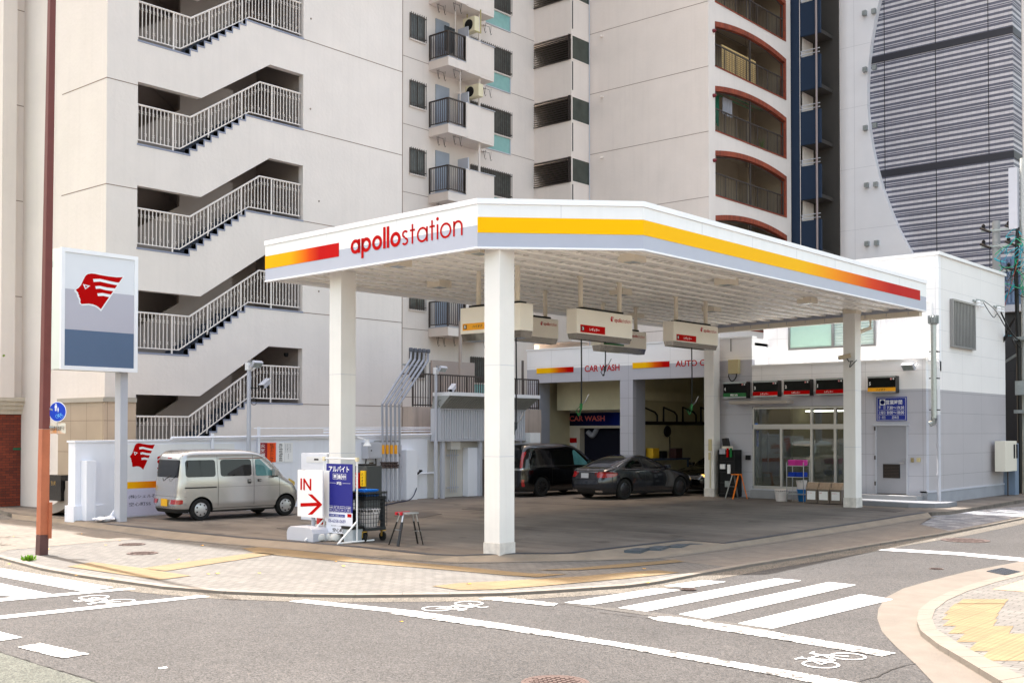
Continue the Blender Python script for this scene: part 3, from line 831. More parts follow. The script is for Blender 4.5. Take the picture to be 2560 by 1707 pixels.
for k in range(-6, 3):
    dz = FH * k
    if zA1 + dz < 2.5 or zA0 + dz > 24: continue
    barred(yA0, yA1, zA0 + dz, zA1 + dz, 8, XR_)
    if zB0 + dz > 3.5:
        barred(yB0 - 1.6, yB1, zB1 + dz, zB2 + dz, 22, XR_)
        f = MB(); f.box(XR_ - .02, XR_ + .04, yB1 - .05, yB1, zB0 + dz, zB1 + dz - .07); f.box(XR_ - .02, XR_ + .04, yB0 - 1.6, yB1 - .05, zB0 + dz, zB0 + dz + .05)
        wd = f.build('window', m_lgrey, apt)
        p = MB(); p.box(XR_ - .01, XR_ + .012, yB0 - 1.6, yB1 - .05, zB0 + dz + .05, zB1 + dz - .07); p.build('pane', m_tealglass, wd)
# balconies stepping out of the recess
def BX(px, py, Y): return onY(px, py, Y).x
XB = XR_ + 1.05      # railing bay front
XC = XR_ + 1.95      # solid parapet front
yb0 = RY(1073); 
yb1 = onX(1119, 200, XB).y   # corner of the railed bay is nearest
yR0 = onX(1119, 200, XB).y; 
bal_z = onX(1072, 163, XR_).z     # slab top at the wall, image y of the slab edge
ay0 = RY(1071.5)
cy1 = ay0 + 1.05
sy0 = cy1 + 0.02
for k in range(-5, 3):
    zf = onX(1072, 156, XR_).z + FH * k
    if zf < 4.2: continue
    s = MB()
    xb = onY(1121, 147, ay0).x; xc = onY(1165, 150, ay0 + 1.15).x
    ye = onX(1202, 100, xc).y; yf = onX(1237, 100, xc).y
    # slabs : railed bay, solid bay, set-back end
    s.box(XR_ + .002, xb, ay0, ay0 + 1.15, zf - .36, zf)
    s.box(XR_ + .002, xc, ay0 + 1.152, ye, zf - .36, zf - .003)
    s.box(XR_ + .002, xc - .05, ye + .02, yf - .004, zf - .36, zf - .003)
    s.box(XR_ + .002, xc - 1.0, yf + .002, yf + .5, zf - .36, zf + .02)
    s.build('balcony_slab', m_stucco, apt)
    s = MB()
    s.box(xc - .14, xc + .002, ay0 + 1.13, ye, zf - .3, zf + 1.15); s.box(xb - .02, xc - .142, ay0 + 1.13, ay0 + 1.27, zf - .3, zf + 1.15)
    s.box(xc - .18, xc - .04, ye + .02, yf, zf - .25, zf + 1.15); s.box(XR_ + .7, xc - .182, yf - .14, yf, zf - .25, zf + 1.15)
    s.build('balcony_parapet', m_stucco, apt)
    s = MB(); s.box(xc - .16, xc + .02, ay0 + 1.11, yf + .02, zf + 1.152, zf + 1.18); s.build('parapet_coping', m_lgrey, apt); s = MB(); s.box(XR_, xb + .015, ay0 - .01, ay0 + 1.1, zf + .002, zf + .03); s.build('balcony_coping', m_lgrey, apt)
    s = MB()
    zt = zf + 1.12
    for a, b in (((XR_ + .02, ay0 + .04), (xb - .05, ay0 + .04)), ((xb - .05, ay0 + .04), (xb - .05, ay0 + 1.1))):
        s.bar((a[0], a[1], zt), (b[0], b[1], zt), .06, .05); s.bar((a[0], a[1], zf + .13), (b[0], b[1], zf + .13), .035, .035)
        L_ = math.dist(a, b); n = max(3, int(L_ / .11))
        for i in range(n + 1):
            x = a[0] + (b[0] - a[0]) * i / n; y = a[1] + (b[1] - a[1]) * i / n; s.box(x - .012, x + .012, y - .012, y + .012, zf + .13, zt)
    for a in ((XR_ + .03, ay0 + .04), (xb - .05, ay0 + .04)): s.box(a[0] - .03, a[0] + .03, a[1] - .03, a[1] + .03, zf + .03, zt)
    s.build('balcony_railing', m_bronze, apt)
    s = MB(); s.tube([(xc - .28, ay0 + 2.3, zf - .36 + FH), (xc - .28, ay0 + 2.3, zf + 1.1)], .055, 10); s.build('downpipe', m_stucco, apt)
    s = MB(); s.box(XR_ + .001, XR_ + .04, yD0 + .25, yD1 + .25, zf, zf + 2.0); dr = s.build('balcony_door', M('door_bluegrey', (152, 160, 172), 0.5), apt)
    h = MB(); h.tube([(XR_ + .06, yD1 + .17, zf + .95), (XR_ + .06, yD1 + .17, zf + 1.05)], .02, 6); h.build('handle', m_steel, dr)
    s = MB(); s.box(XR_ + .3, xc - .2, ay0 + 1.5, ay0 + 1.56, zf, zf + 1.75); s.build('balcony_screen', m_lgrey, apt)
    # wire laundry brackets hanging under the slab
    s = MB()
    for bx, by in ((XR_ + .35, ay0 + .15), (xb - .2, ay0 + .5), (xc - .9, yf + .25)):
        zb = zf - .37
        for o_ in (0, .38):
            s.tube([(bx, by + o_, zb), (bx + .03, by + o_ + .05, zb - .32), (bx + .07, by + o_ + .05, zb - .4), (bx + .12, by + o_ + .05, zb - .34)], .009, 5)
            s.tube([(bx + .12, by + o_, zb), (bx + .03, by + o_ + .05, zb - .32)], .009, 5)
        s.tube([(bx, by, zb - .03), (bx, by + .38, zb - .03)], .009, 5)
    s.build('laundry_bracket', m_bronze, apt)
# loose things on the two upper balconies
zf = onX(1072, 156, XR_).z
t = thing('air_conditioner', 'cream outdoor air conditioning unit hung under the topmost visible balcony', 'air conditioner', (XR_ + .9, ay0 + 1.75, zf + 1.6))
s = MB(); s.box(XR_ + .55, XR_ + 1.25, ay0 + 1.55, ay0 + 1.85, zf + 1.5, zf + 2.15); s.build('case', M('cream_case', (222, 212, 180), 0.5), t, bevel=.02)
s = MB(); s.lathe((XR_ + .9, ay0 + 1.548, zf + 1.82), [(.24, 0), (.24, -.01), (.2, -.015)], 20, (0, 1, 0)); s.build('fan_grille', m_dark, t)
s = MB()
for x in (XR_ + .5, XR_ + 1.3):
    s.box(x - .02, x + .02, ay0 + 1.52, ay0 + 1.9, zf + 1.44, zf + 1.48); s.box(x - .02, x + .02, ay0 + 1.86, ay0 + 1.9, zf + 1.48, zf + 2.48)
s.build('hanging_bracket', M('bracket_olive', (176, 164, 110), 0.5), t)
t = thing('air_conditioner', 'dark fronted air conditioning unit under the second visible balcony', 'air conditioner', (XR_ + .9, ay0 + 1.75, zf - 1.2))
s = MB(); s.box(XR_ + .5, XR_ + 1.3, ay0 + 1.75, ay0 + 2.05, zf - 1.3, zf - .75); s.build('case', MATS['cream_case'], t, bevel=.02)
s = MB(); s.lathe((XR_ + .8, ay0 + 1.748, zf - 1.03), [(.22, 0), (.22, -.01), (.18, -.015)], 20, (0, 1, 0)); s.build('fan_grille', m_dark, t)
def cloth(name, label, cat, pts, dx, mat, group=None):
    m = MB(); n = 9
    (x0, y0, z0), (x1, y1, z1), drop = pts
    row = []
    for i in range(n + 1):
        tt = i / n; wv = .02 * math.sin(i * 2.3)
        row.append((x0 + (x1 - x0) * tt + wv, y0 + (y1 - y0) * tt + wv, z0 + (z1 - z0) * tt))
    for i in range(n):
        a, b = row[i], row[i + 1]; d = drop * (1 + .06 * math.sin(i * 1.7))
        m.hexa([(a[0] - dx, a[1], a[2] - d), (a[0] + dx, a[1], a[2] - d), (b[0] + dx, b[1], b[2] - d), (b[0] - dx, b[1], b[2] - d), (a[0] - dx, a[1], a[2]), (a[0] + dx, a[1], a[2]), (b[0] + dx, b[1], b[2]), (b[0] - dx, b[1], b[2])])
    return tag(m.build(name, mat), label, cat, group)
cloth('laundry_towel', 'black towels hanging behind the topmost visible railed balcony', 'towel', ((XR_ + .6, ay0 + .35, zf + 1.55), (XR_ + .6, ay0 + .95, zf + 1.55), 1.1), .012, m_black)
m = MB()
m.tube([(XR_ + 1.0, ay0 + .6, zf + 2.2), (XR_ + 1.0, ay0 + .6, zf + .05)], .014, 6)
tag(m.build('laundry_pole', m_rail), 'thin white pole standing on the topmost visible railed balcony', 'pole')
t = thing('clothes_stand', 'white pole with three hooks standing on the second visible balcony', 'clothes stand', (XR_ + 1.1, ay0 + .8, zf - FH))
m = MB(); m.tube([(XR_ + 1.1, ay0 + .8, zf - FH + 2.4), (XR_ + 1.1, ay0 + .8, zf - FH)], .016, 6); m.build('pole', m_rail, t)
m = MB()
for a in (0, 2.1, 4.2): m.tube([(XR_ + 1.1, ay0 + .8, zf - FH + 1.5), (XR_ + 1.1 + .2 * math.cos(a), ay0 + .8 + .2 * math.sin(a), zf - FH + 1.5), (XR_ + 1.1 + .22 * math.cos(a), ay0 + .8 + .22 * math.sin(a), zf - FH + 1.58)], .012, 5)
m.build('hook', m_rail, t)

# ---------------- lift tower with louvred bays
YT = 41.2; XT = onY(1428, 150, YT).x; YW = onX(1475, 150, XT).y; XA = onY(1771, 150, YW).x
def TZ(px, py): return onY(px, py, YT).z
zt0 = TZ(1427, 148.5); zt1 = TZ(1427, 85)      # bottom / top of one louvre opening at the corner
s = MB()
XL = onY(1318, 300, YT).x
for k in range(-6, 6):
    a = zt1 + FH * k; b = zt0 + FH * (k + 1)
    if b < 0: continue
    s.box(XL, XT, YT, YW, max(a, 0), b)
s.box(XL, XT - .1, YT + .9, YW + .2, 0, ZTOP)
s.build('tower_spandrel', m_stucco, apt)
for k in range(-4, 4):
    a = zt0 + FH * k; b = zt1 + FH * k
    if a < 4: continue
    l_ = MB(); n = 11
    for i in range(n):
        z = a + (b - a) * (i + .5) / n; l_.hexa([(XL + .02, YT - .05, z - .05), (XT - .14, YT - .05, z - .05), (XT - .14, YT + .06, z + .03), (XL + .02, YT + .06, z + .03), (XL + .02, YT - .05, z - .035), (XT - .14, YT - .05, z - .035), (XT - .14, YT + .06, z + .045), (XL + .02, YT + .06, z + .045)])
    l_.box(XL, XT - .1, YT - .06, YT + .02, a, a + .04); l_.box(XT - .14, XT - .08, YT - .055, YT + .05, a + .04, b)
    l_.build('louvre', M('louvre_bronze', (48, 40, 37), 0.45, var=0.1), apt)
    d = MB(); d.box(XL + .02, XT - .2, YT + .5, YT + .55, a, b); d.box(XT - .5, XT - .05, YT + .85, YT + .89, a, b); d.build('lobby_wall', M('lobby_olive', (52, 48, 38), 0.7), apt)
    f = MB()
    f.box(XT - .03, XT + .015, YT + .02, YT + .08, a, b); f.box(XT - .03, XT + .015, YW - .08, YW - .02, a, b)
    f.box(XT - .03, XT + .015, YT + .08, YW - .08, b - .06, b); f.box(XT - .03, XT + .015, YT + .08, YW - .08, a, a + .06)
    wd = f.build('window', m_rail, apt)
    p = MB(); p.box(XT - .02, XT - .005, YT + .08, YW - .08, a + .06, b - .06); p.build('pane', M('lobby_glass', (52, 62, 56), 0.08, var=0.3, scale=1.5, spec=0.8), wd)
    sl_ = MB(); zz = b + .25; sl_.box(XT + .001, XT + .02, YT + .07, YT + .12, zz, zz + FH - (b - a) - .35); sl_.build('slot_grille', m_dark, apt)
s = MB(); s.tube([(XL - .05, YT - .05, 4), (XL - .05, YT - .05, ZTOP)], .03, 6); s.tube([(XT + .04, YW - .1, 4), (XT + .04, YW - .1, ZTOP)], .025, 6); s.build('conduit', m_lgrey, apt)
# big blank wall and the arched balcony facade
s = MB()
s.box(XT, XA - .28, YW, YW + .3, 0, ZTOP); s.box(XA - .3 + .02, XA, YW, onX(1788, 300, XA).y, 0, ZTOP)
YE = onX(1977, 300, XA).y
ya_, yb_ = onX(1788, 300, XA).y, onX(1965, 300, XA).y
s.box(XA - .25, XA, yb_, YE, 0, ZTOP)
s.box(-34, XA - .3, YE - .2, YE, 0, ZTOP); s.box(-34, XA, YW, YE, ZTOP, ZTOP + .3)
# arch strips
def AZ(px, py): return onX(px, py, XA).z
zl0, zl1 = AZ(1788, 166), AZ(1788, 54)      # sill & crown of brick at the left end
zr0, zr1 = AZ(1965, 252), AZ(1965, 150)
zsill = (zl0 + zr0) / 2; zend = zr1; zst = zl1
rise = 0.32
def arch(t_, inner=0.0): return (zst + zend) / 2 - inner + rise * (1 - (2 * t_ - 1) ** 2) - 0.0
N = 16
for k in range(-5, 4):
    dz = FH * k
    for i in range(N):
        t0, t1 = i / N, (i + 1) / N; y0 = ya_ + (yb_ - ya_) * t0; y1 = ya_ + (yb_ - ya_) * t1
        s.hexa([(XA - .25, y0, arch(t0) + dz), (XA, y0, arch(t0) + dz), (XA, y1, arch(t1) + dz), (XA - .25, y1, arch(t1) + dz),
                (XA - .25, y0, zsill + dz + FH), (XA, y0, zsill + dz + FH), (XA, y1, zsill + dz + FH), (XA - .25, y1, zsill + dz + FH)])
s.build('arched_facade_wall', m_stucco, apt)
s = MB()
zz = onY(1769, 166, YW).z
for k in range(-6, 6): s.box(XT, XA, YW - .004, YW + .01, zz + FH * k - .012, zz + FH * k + .012)
s.build('pour_joint', m_joint, apt)
s = MB()
for k in range(-4, 3):
    c_ = onY(1506, 92, YW); s.tube([(c_.x, YW, c_.z + FH * k), (c_.x, YW - .12, c_.z + FH * k), (c_.x, YW - .14, c_.z - .06 + FH * k)], .05, 8)
s.build('vent_hood', m_rail, apt)
m_brickarch = M_grid('arch_brick', (158, 72, 44), (92, 50, 36), 0.075, 0.6, 0.85, 0.012, 'YZ', 0, 0.2, rgb2=(130, 56, 36))
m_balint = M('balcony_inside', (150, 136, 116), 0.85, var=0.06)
for k in range(-4, 4):
    dz = FH * k
    if zsill + dz < 5: continue
    b = MB()
    for i in range(N):
        t0, t1 = i / N, (i + 1) / N; y0 = ya_ + (yb_ - ya_) * t0; y1 = ya_ + (yb_ - ya_) * t1; h = .22
        b.hexa([(XA - .2, y0, arch(t0) + dz - h), (XA + .03, y0, arch(t0) + dz - h), (XA + .03, y1, arch(t1) + dz - h), (XA - .2, y1, arch(t1) + dz - h),
                (XA - .2, y0, arch(t0) + dz), (XA + .03, y0, arch(t0) + dz), (XA + .03, y1, arch(t1) + dz), (XA - .2, y1, arch(t1) + dz)])
    b.box(XA - .2, XA + .03, yb_ - .16, yb_, zsill + dz, arch(1) + dz - .222); b.box(XA - .2, XA + .03, ya_, yb_ - .161, zsill + dz, zsill + dz + .05)
    b.build('brick_arch', m_brickarch, apt)
    b = MB()
    b.box(XA - 1.7, XA - .251, ya_, yb_, zsill + dz - .15, zsill + dz - .004); b.box(XA - 1.7, XA - .251, ya_, yb_, zsill + FH - .3 + dz, zsill + FH - .152 + dz)
    b.box(XA - 1.8, XA - 1.701, ya_, yb_, zsill + dz, zsill + FH + dz); b.box(XA - 1.7, XA - .251, yb_, yb_ + .02, zsill + dz, zsill + FH + dz); b.box(XA - 1.7, XA - .251, ya_ - .02, ya_, zsill + dz, zsill + FH + dz)
    b.box(XA - 1.699, XA - 1.2, yb_ - 1.6, yb_ - 1.3, zsill + dz, zsill + FH + dz)
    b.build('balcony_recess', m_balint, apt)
    b = MB(); b.box(XA - 1.70, XA - 1.68, ya_ + .5, ya_ + 2.4, zsill + dz, zsill + dz + 1.9); b.build('balcony_window', m_glass, apt)
    b = MB(); xr = XA - .08; zt = zsill + dz + 1.02
    b.box(xr - .025, xr + .025, ya_, yb_ - .17, zt, zt + .05); b.box(xr - .02, xr + .02, ya_, yb_ - .17, zsill + dz + .08, zsill + dz + .12)
    n = 46
    for i in range(n + 1):
        y = ya_ + (yb_ - .17 - ya_) * i / n; ww = .028 if i % 7 == 0 else .010
        b.box(xr - ww * .6, xr + ww * .6, y - ww, y + ww, zsill + dz + .05, zt)
    b.box(xr - .03, xr + .03, (ya_ + yb_) / 2 - .12, (ya_ + yb_) / 2 - .04, zsill + dz, arch(.5) + dz - .26)
    b.box(xr - .03, xr + .03, yb_ - .22, yb_ - .165, zsill + dz, arch(1) + dz - .26)
    b.tube([(xr - .02, ya_ + (yb_ - .17 - ya_) * i / 12, arch(min(1, i / 12)) + dz - .29) for i in range(13)], .025, 5)
    b.build('balcony_railing', m_bronze, apt)
    b = MB(); cc = onX(1783, 78, XA); b.lathe((XA, cc.y, cc.z + dz), [(.085, 0), (.085, .05), (.06, .12), (.02, .15)], 12, (1, 0, 0)); b.build('alarm_lamp', M('lamp_maroon', (110, 16, 30), 0.3, var=0), apt)
    b = MB()
    for yy in (ya_ + .3, (ya_ + yb_) / 2 + .3):
        b.tube([(XA - .5, yy, zsill + dz + 2.35), (XA - .5, yy, zsill + dz + 2.0), (XA - .5, yy + .35, zsill + dz + 2.0), (XA - .5, yy + .35, zsill + dz + 2.35)], .012, 5)
    b.build('laundry_bracket', m_bronze, apt)
# straw blind behind the second arched railing and washing behind the third
bl = MB(); zb = zsill
for i in range(14): bl.box(XA - .35, XA - .33, ya_ + 1.15, ya_ + 4.3, zb + .12 + i * .09, zb + .12 + i * .09 + .06)
tag(bl.build('straw_blind', M('straw', (222, 190, 130), 0.8, var=0.2, scale=14)), 'pale straw blind tied behind the railing of the upper arched balcony', 'blind')
cloth('laundry_sheet', 'dark green sheet hanging behind the railing of the middle arched balcony', 'laundry', ((XA - .6, ya_ + .5, zsill - FH + 1.95), (XA - .6, ya_ + 1.3, zsill - FH + 1.95), 1.3), .01, M('cloth_green', (12, 92, 66), 0.8))
cloth('laundry_shirt', 'pale grey shirts hanging beside the green sheet on the arched balcony', 'laundry', ((XA - .5, ya_ + 1.5, zsill - FH + 1.95), (XA - .5, ya_ + 2.3, zsill - FH + 1.95), .75), .01, M('cloth_grey', (150, 150, 158), 0.8))
m = MB(); m.tube([(XA - .6, ya_ + .3, zsill - FH + 2.0), (XA - .6, yb_ - 2.2, zsill - FH + 2.0)], .016, 6); m.tube([(XA - .45, ya_ + .8, zsill - FH + 2.1), (XA - .45, yb_ - 1.6, zsill - FH + 2.1)], .016, 6)
tag(m.build('drying_pole', M('pole_green', (10, 130, 90), 0.5)), 'pair of green drying poles across the arched balcony with the washing', 'drying poles')
m = MB(); m.tube([(XA - .6, ya_ + .3, zsill + 2.0), (XA - .6, yb_ - 2.2, zsill + 2.0)], .016, 6)
tag(m.build('drying_pole', m_bronze), 'brown drying pole across the arched balcony with the straw blind', 'drying pole')
for j, (yy, cc) in enumerate(((ya_ + .35, (190, 176, 30)), (ya_ + 4.9, (196, 60, 40)))):
    m = MB(); rr = random.Random(j)
    for i in range(40):
        a = rr.uniform(0, 6.28); m.tube([(XA - .35, yy, zsill - FH + .3), (XA - .35 + .14 * math.cos(a), yy + .14 * math.sin(a), zsill - FH + rr.uniform(.35, .75))], .012, 4, .004)
    m.lathe((XA - .35, yy, zsill - FH), [(.08, 0), (.11, .3)], 10)
    tag(m.build('potted_plant', M('plant_%d' % j, cc if j == 0 else (90, 110, 50), 0.8)), ['yellow leafed potted plant at the left end of the arched balcony with washing', 'small green potted plant at the right end of the arched balcony with washing'][j], 'plant')
# ground-floor terrace behind the station wall (seen under the canopy)
s = MB(); s.box(XR_, -27.3, 26.64, 33.5, 0, 3.05); s.build('terrace_wall', M('terrace_stucco', (190, 174, 162), 0.9, var=0.08, scale=1.2, streak=0.35), apt)
s = MB(); zt = 4.15; xr = -27.36
s.box(xr - .03, xr + .03, 26.7, 33.4, zt, zt + .05); s.box(xr - .02, xr + .02, 26.7, 33.4, 3.09, 3.13)
for i in range(56): y = 26.7 + 6.7 * i / 55; ww = .025 if i % 11 == 0 else .012; s.box(xr - ww, xr + ww, y - ww, y + ww, 3.055, zt)
s.box(-30.5, xr - .03, 26.7, 26.75, zt, zt + .05)
s.build('terrace_railing', m_bronze, apt)
s = MB(); s.box(XR_ + .01, XR_ + .05, RY(1074), RY(1110), 3.05, 5.15); s.build('terrace_door', M('door_grey', (142, 146, 150), 0.5), apt)
s = MB(); s.box(-30, -29.94, 30.2, 32.6, 3.05, 4.9); s.build('terrace_screen', m_stucco_d, apt)
s = MB(); s.tube([(-29.5, 32.9, 3.05), (-29.5, 32.9, 6.3)], .05, 8); s.tube([(-29.4, 31.2, 3.05), (-29.4, 31.2, 6.4)], .07, 8); s.build('terrace_pipe', m_stucco_d, apt)
for i in range(2):
    c0 = onX(1062, 1077, -27.3); 
s = MB(); s.box(-27.31, -27.29, 27.6, 27.95, 2.15, 2.55); s.build('vent_opening', m_black, apt)
# ================================================================ OTHER BUILDINGS
XN = -33.0
nb = thing('corner_building', 'beige building with a brick and tile base at the left edge', 'building', (XN, 15.5, 0))
mb = MB(); mb.box(XN - 20, XN, 15.5, 16.75, 3.2, ZTOP); mb.box(XN - 20, XN + .25, 15.2, 15.62, 3.2, ZTOP)
mb.build('wall', m_stucco, nb)
mb = MB(); mb.box(XN - 6, XN - 1.2, 16.76, 17.6, 0, ZTOP); mb.build('recess_wall', m_stucco_d, nb)
for k in range(0, 9):
    z = onX(60, 30, XN).z + FH * (k - 5)
    if z < 3.4: continue
    mb = MB(); mb.box(XN - .01, XN + .004, 15.62, 16.75, z - .012, z + .012); mb.build('pour_joint', m_joint, nb)
    mb = MB(); mb.box(XN - .9, XN - .1, 16.751, 17.5, z - 1.5, z - .3); mb.build('balcony_parapet', m_stucco, nb)
mb = MB()
for z0, z1, d in ((2.72, 2.86, .06), (2.86, 2.98, .12), (2.98, 3.10, .18), (3.10, 3.22, .24)):
    mb.box(XN - 20, XN + d, 15.6 - d - .3, 16.7, z0, z1 - .001)
mb.build('cornice', M('cornice_cream', (196, 186, 170), 0.85, var=0.08, streak=0.2), nb)
yb = onX(55, 1200, XN).y
mb = MB(); mb.box(XN - 6, XN + .0, 15.2, yb, -0.2, 2.715)
mb.build('brick_pier', M_grid('brick_wall', (132, 56, 34), (60, 40, 34), 0.22, 0.075, 0.85, 0.012, 'YZ', 0.5, 0.15, rgb2=(100, 42, 28), bump=0.5), nb)
mb = MB(); mb.box(XN - 6, XN - .25, yb + .001, 16.75, -0.2, 2.715)
mb.build('tile_pier', M_grid('tile_pier', (172, 160, 146), (96, 88, 80), 0.9, 0.42, 0.7, 0.012, 'YZ', 0, 0.06), nb)
mb = MB(); mb.box(XN - .249, XN - .22, yb + .25, yb + .9, 1.35, 1.6); mb.build('name_plate', m_black, nb)
mb = MB(); mb.box(XN + .001, XN + .012, yb - .28, yb - .02, 1.66, 1.72); mb.build('name_plate', M('plate_green', (20, 90, 60), .5, var=0), nb)

# navy block with open landings
nv = thing('navy_building', 'narrow navy blue building squeezed between the beige and the white towers', 'building', (-24, 49.2, 0))
YB = YE + .25; XBl, XBr = onY(1975, 300, YB).x - 1.5, onY(2052, 300, YB).x
m_navy = M('navy_wall', (22, 42, 66), 0.75, var=0.06, bump=.2, bscale=12)
def NV(px, py): return onY(px, py, YB)
xo0 = NV(2000, 100).x; xo1 = XBr - .02
p1, p2 = NV(2003, 92).z, NV(2003, 145).z       # top of opening, top of its parapet
fh = (NV(2003, 92).z - NV(2003, 228).z)
mb = MB(); mb.box(XBl, xo0, YB, YB + .2, 0, 34)
for k in range(-7, 5):
    a, b = p1 + fh * k, p2 + fh * (k + 1)
    if b < 0: continue
    mb.box(xo0 + .002, xo1, YB, YB + .15, max(0, a), b)
mb.build('wall', m_navy, nv)
mb = MB(); mb.box(xo0 - .03, xo0 + .0, YB - .004, YB + 1.5, 0, 34); mb.build('landing_lining', m_rail, nv)
mb = MB(); mb.box(xo0, xo1 + .3, YB + 1.4, YB + 1.5, 0, 34); mb.box(xo0, xo1, YB + .16, YB + 1.39, p1 - .02 - 9 * fh, p1 - 9 * fh)
for k in range(-6, 5): mb.box(xo0, xo1, YB + .16, YB + 1.39, p1 + fh * k + .02, p1 + fh * k + .2)
mb.build('landing', M('landing_shade', (58, 54, 50), .8), nv)  # shade inside the open landings is put into this dark colour
for k in range(-7, 4):
    mb = MB(); mb.tube([(xo0, YB - .03, p2 + fh * k + .1), (xo1, YB - .03, p2 + fh * k + .1)], .02, 6); mb.tube([(xo0, YB - .03, p2 + fh * k + .28), (xo1, YB - .03, p2 + fh * k + .28)], .02, 6); mb.bar((xo0 + .1, YB - .03, p2 + fh * k), (xo0 + .1, YB - .03, p2 + fh * k + .28), .03, .03); mb.build('landing_railing', m_lgrey, nv)
mb = MB(); x = NV(2045, 300).x; mb.tube([(x, YB - .15, 0), (x, YB - .15, 34)], .05, 8); mb.build('downpipe', M('pipe_taupe', (150, 136, 134), .5), nv)

# striped tower with a sweeping white shield
YS = YB + 2.6
st = thing('striped_tower', 'tower of grey and white striped tiles with a curved white wall', 'building', (-20, YS, 0))
xl, xrr = onY(2053, 300, YS).x, onY(2533, 300, YS).x
def stripes():
    m = bpy.data.materials.new('striped_tile'); m.use_nodes = True
    n = m.node_tree.nodes; l = m.node_tree.links; b = n['Principled BSDF']
    tc = n.new('ShaderNodeTexCoord'); sp = n.new('ShaderNodeSeparateXYZ'); l.new(tc.outputs['Object'], sp.inputs[0])
    def band(period, lo, ph):
        a = n.new('ShaderNodeMath'); a.operation = 'ADD'; a.inputs[1].default_value = ph; l.new(sp.outputs['Z'], a.inputs[0])
        d = n.new('ShaderNodeMath'); d.operation = 'DIVIDE'; d.inputs[1].default_value = period; l.new(a.outputs[0], d.inputs[0])
        f = n.new('ShaderNodeMath'); f.operation = 'FRACT'; l.new(d.outputs[0], f.inputs[0])
        g = n.new('ShaderNodeMath'); g.operation = 'LESS_THAN'; g.inputs[1].default_value = lo; l.new(f.outputs[0], g.inputs[0]); return g
    g1 = band(0.25, 0.5, 0.0); g2 = band(0.375, 0.16, 0.1)
    mxm = n.new('ShaderNodeMath'); mxm.operation = 'MAXIMUM'; l.new(g1.outputs[0], mxm.inputs[0]); l.new(g2.outputs[0], mxm.inputs[1])
    # tile grid
    cb = n.new('ShaderNodeCombineXYZ'); sxy = n.new('ShaderNodeMath'); sxy.operation = 'ADD'; l.new(sp.outputs['X'], sxy.inputs[0]); l.new(sp.outputs['Y'], sxy.inputs[1])
    l.new(sxy.outputs[0], cb.inputs[0]); l.new(sp.outputs['Z'], cb.inputs[1])
    br = n.new('ShaderNodeTexBrick'); br.offset = 0; br.inputs['Scale'].default_value = 1; br.inputs['Brick Width'].default_value = .21; br.inputs['Row Height'].default_value = .105; br.inputs['Mortar Size'].default_value = .006
    br.inputs['Color1'].default_value = (.86, .86, .86, 1); br.inputs['Color2'].default_value = (1, 1, 1, 1); br.inputs['Mortar'].default_value = (.72, .72, .72, 1)
    l.new(cb.outputs[0], br.inputs['Vector'])
    mx = n.new('ShaderNodeMix'); mx.data_type = 'RGBA'; mx.inputs['A'].default_value = (*lin((206, 202, 206)), 1); mx.inputs['B'].default_value = (*lin((96, 97, 112)), 1)
    l.new(mxm.outputs[0], mx.inputs['Factor'])
    mu = n.new('ShaderNodeMix'); mu.data_type = 'RGBA'; mu.blend_type = 'MULTIPLY'; mu.inputs['Factor'].default_value = 1
    l.new(mx.outputs['Result'], mu.inputs['A']); l.new(br.outputs['Color'], mu.inputs['B']); l.new(mu.outputs['Result'], b.inputs['Base Color'])
    b.inputs['Roughness'].default_value = .5
    return m
m_strp = stripes()
mb = MB(); mb.box(xl, xrr, YS, YS + 14, 0, 36); mb.build('striped_wall', m_strp, st)
# dark floor bands and joints
mb = MB()
zb = onY(2187, 150, YS).z; zb2 = onY(2210, 434, YS).z; fb = zb - zb2
for k in range(-3, 3):
    mb = MB(); mb.box(onY(2160, 300, YS).x - 2, xrr + .03, YS - .03, YS + 6, zb + fb * k - .18, zb + fb * k + .14)
    mb.build('dark_band', M('band_black', (44, 44, 52), .5, var=.05), st)
mb = MB()
for px in (2212, 2340, 2472):
    x = onY(px, 300, YS).x; mb.box(x - .015, x + .015, YS - .012, YS + .01, 0, 36)
mb.build('panel_joint', m_dark, st)
# white shield: its right edge is a curve
ed = [(2198, 0), (2188, 45), (2178, 100), (2171, 160), (2168, 215), (2168, 270), (2173, 320), (2181, 370), (2192, 420), (2206, 470), (2224, 520), (2245, 570), (2266, 610), (2290, 650), (2330, 715), (2390, 800), (2470, 900)]
P = [onY(x, y, YS - .35) for x, y in ed]
xl2 = onY(2055, 300, YS - .35).x
poly = [(xl2, YS - .35, P[-1].z)] + [(p.x, p.y, p.z) for p in reversed(P)] + [(xl2, YS - .35, P[0].z)]
# grow upward beyond the frame
m_shield = M_grid('shield_panel', (222, 221, 224), (196, 196, 200), 3.2, FH * 1.06, 0.5, 0.02, 'XZ', 0, 0.02, streak=.1)
mb = MB(); mb.prism([(p[0], YS - .35, p[2]) for p in poly], (0, .34, 0))
top = [(xl2, YS - .35, P[0].z + .001), (P[0].x, YS - .35, P[0].z + .001), (P[0].x + 2.2, YS - .35, 30), (P[0].x + 5, YS - .35, 36), (xl2, YS - .35, 36)]
mb.prism(top, (0, .34, 0))
mb.build('white_shield', m_shield, st)
mb = MB()
for x, y in ((2160, 32), (2183, 27), (2161, 173), (2185, 168), (2162, 319), (2186, 313), (2165, 462), (2188, 460), (2166, 608), (2190, 606)):
    c = onY(x, y, YS - .5); mb.box(c.x - .1, c.x + .1, YS - .52, YS - .351, c.z - .13, c.z + .1); mb.box(c.x - .085, c.x + .085, YS - .56, YS - .521, c.z - .14, c.z - .02)
mb.build('vent_cap', m_galv, st)
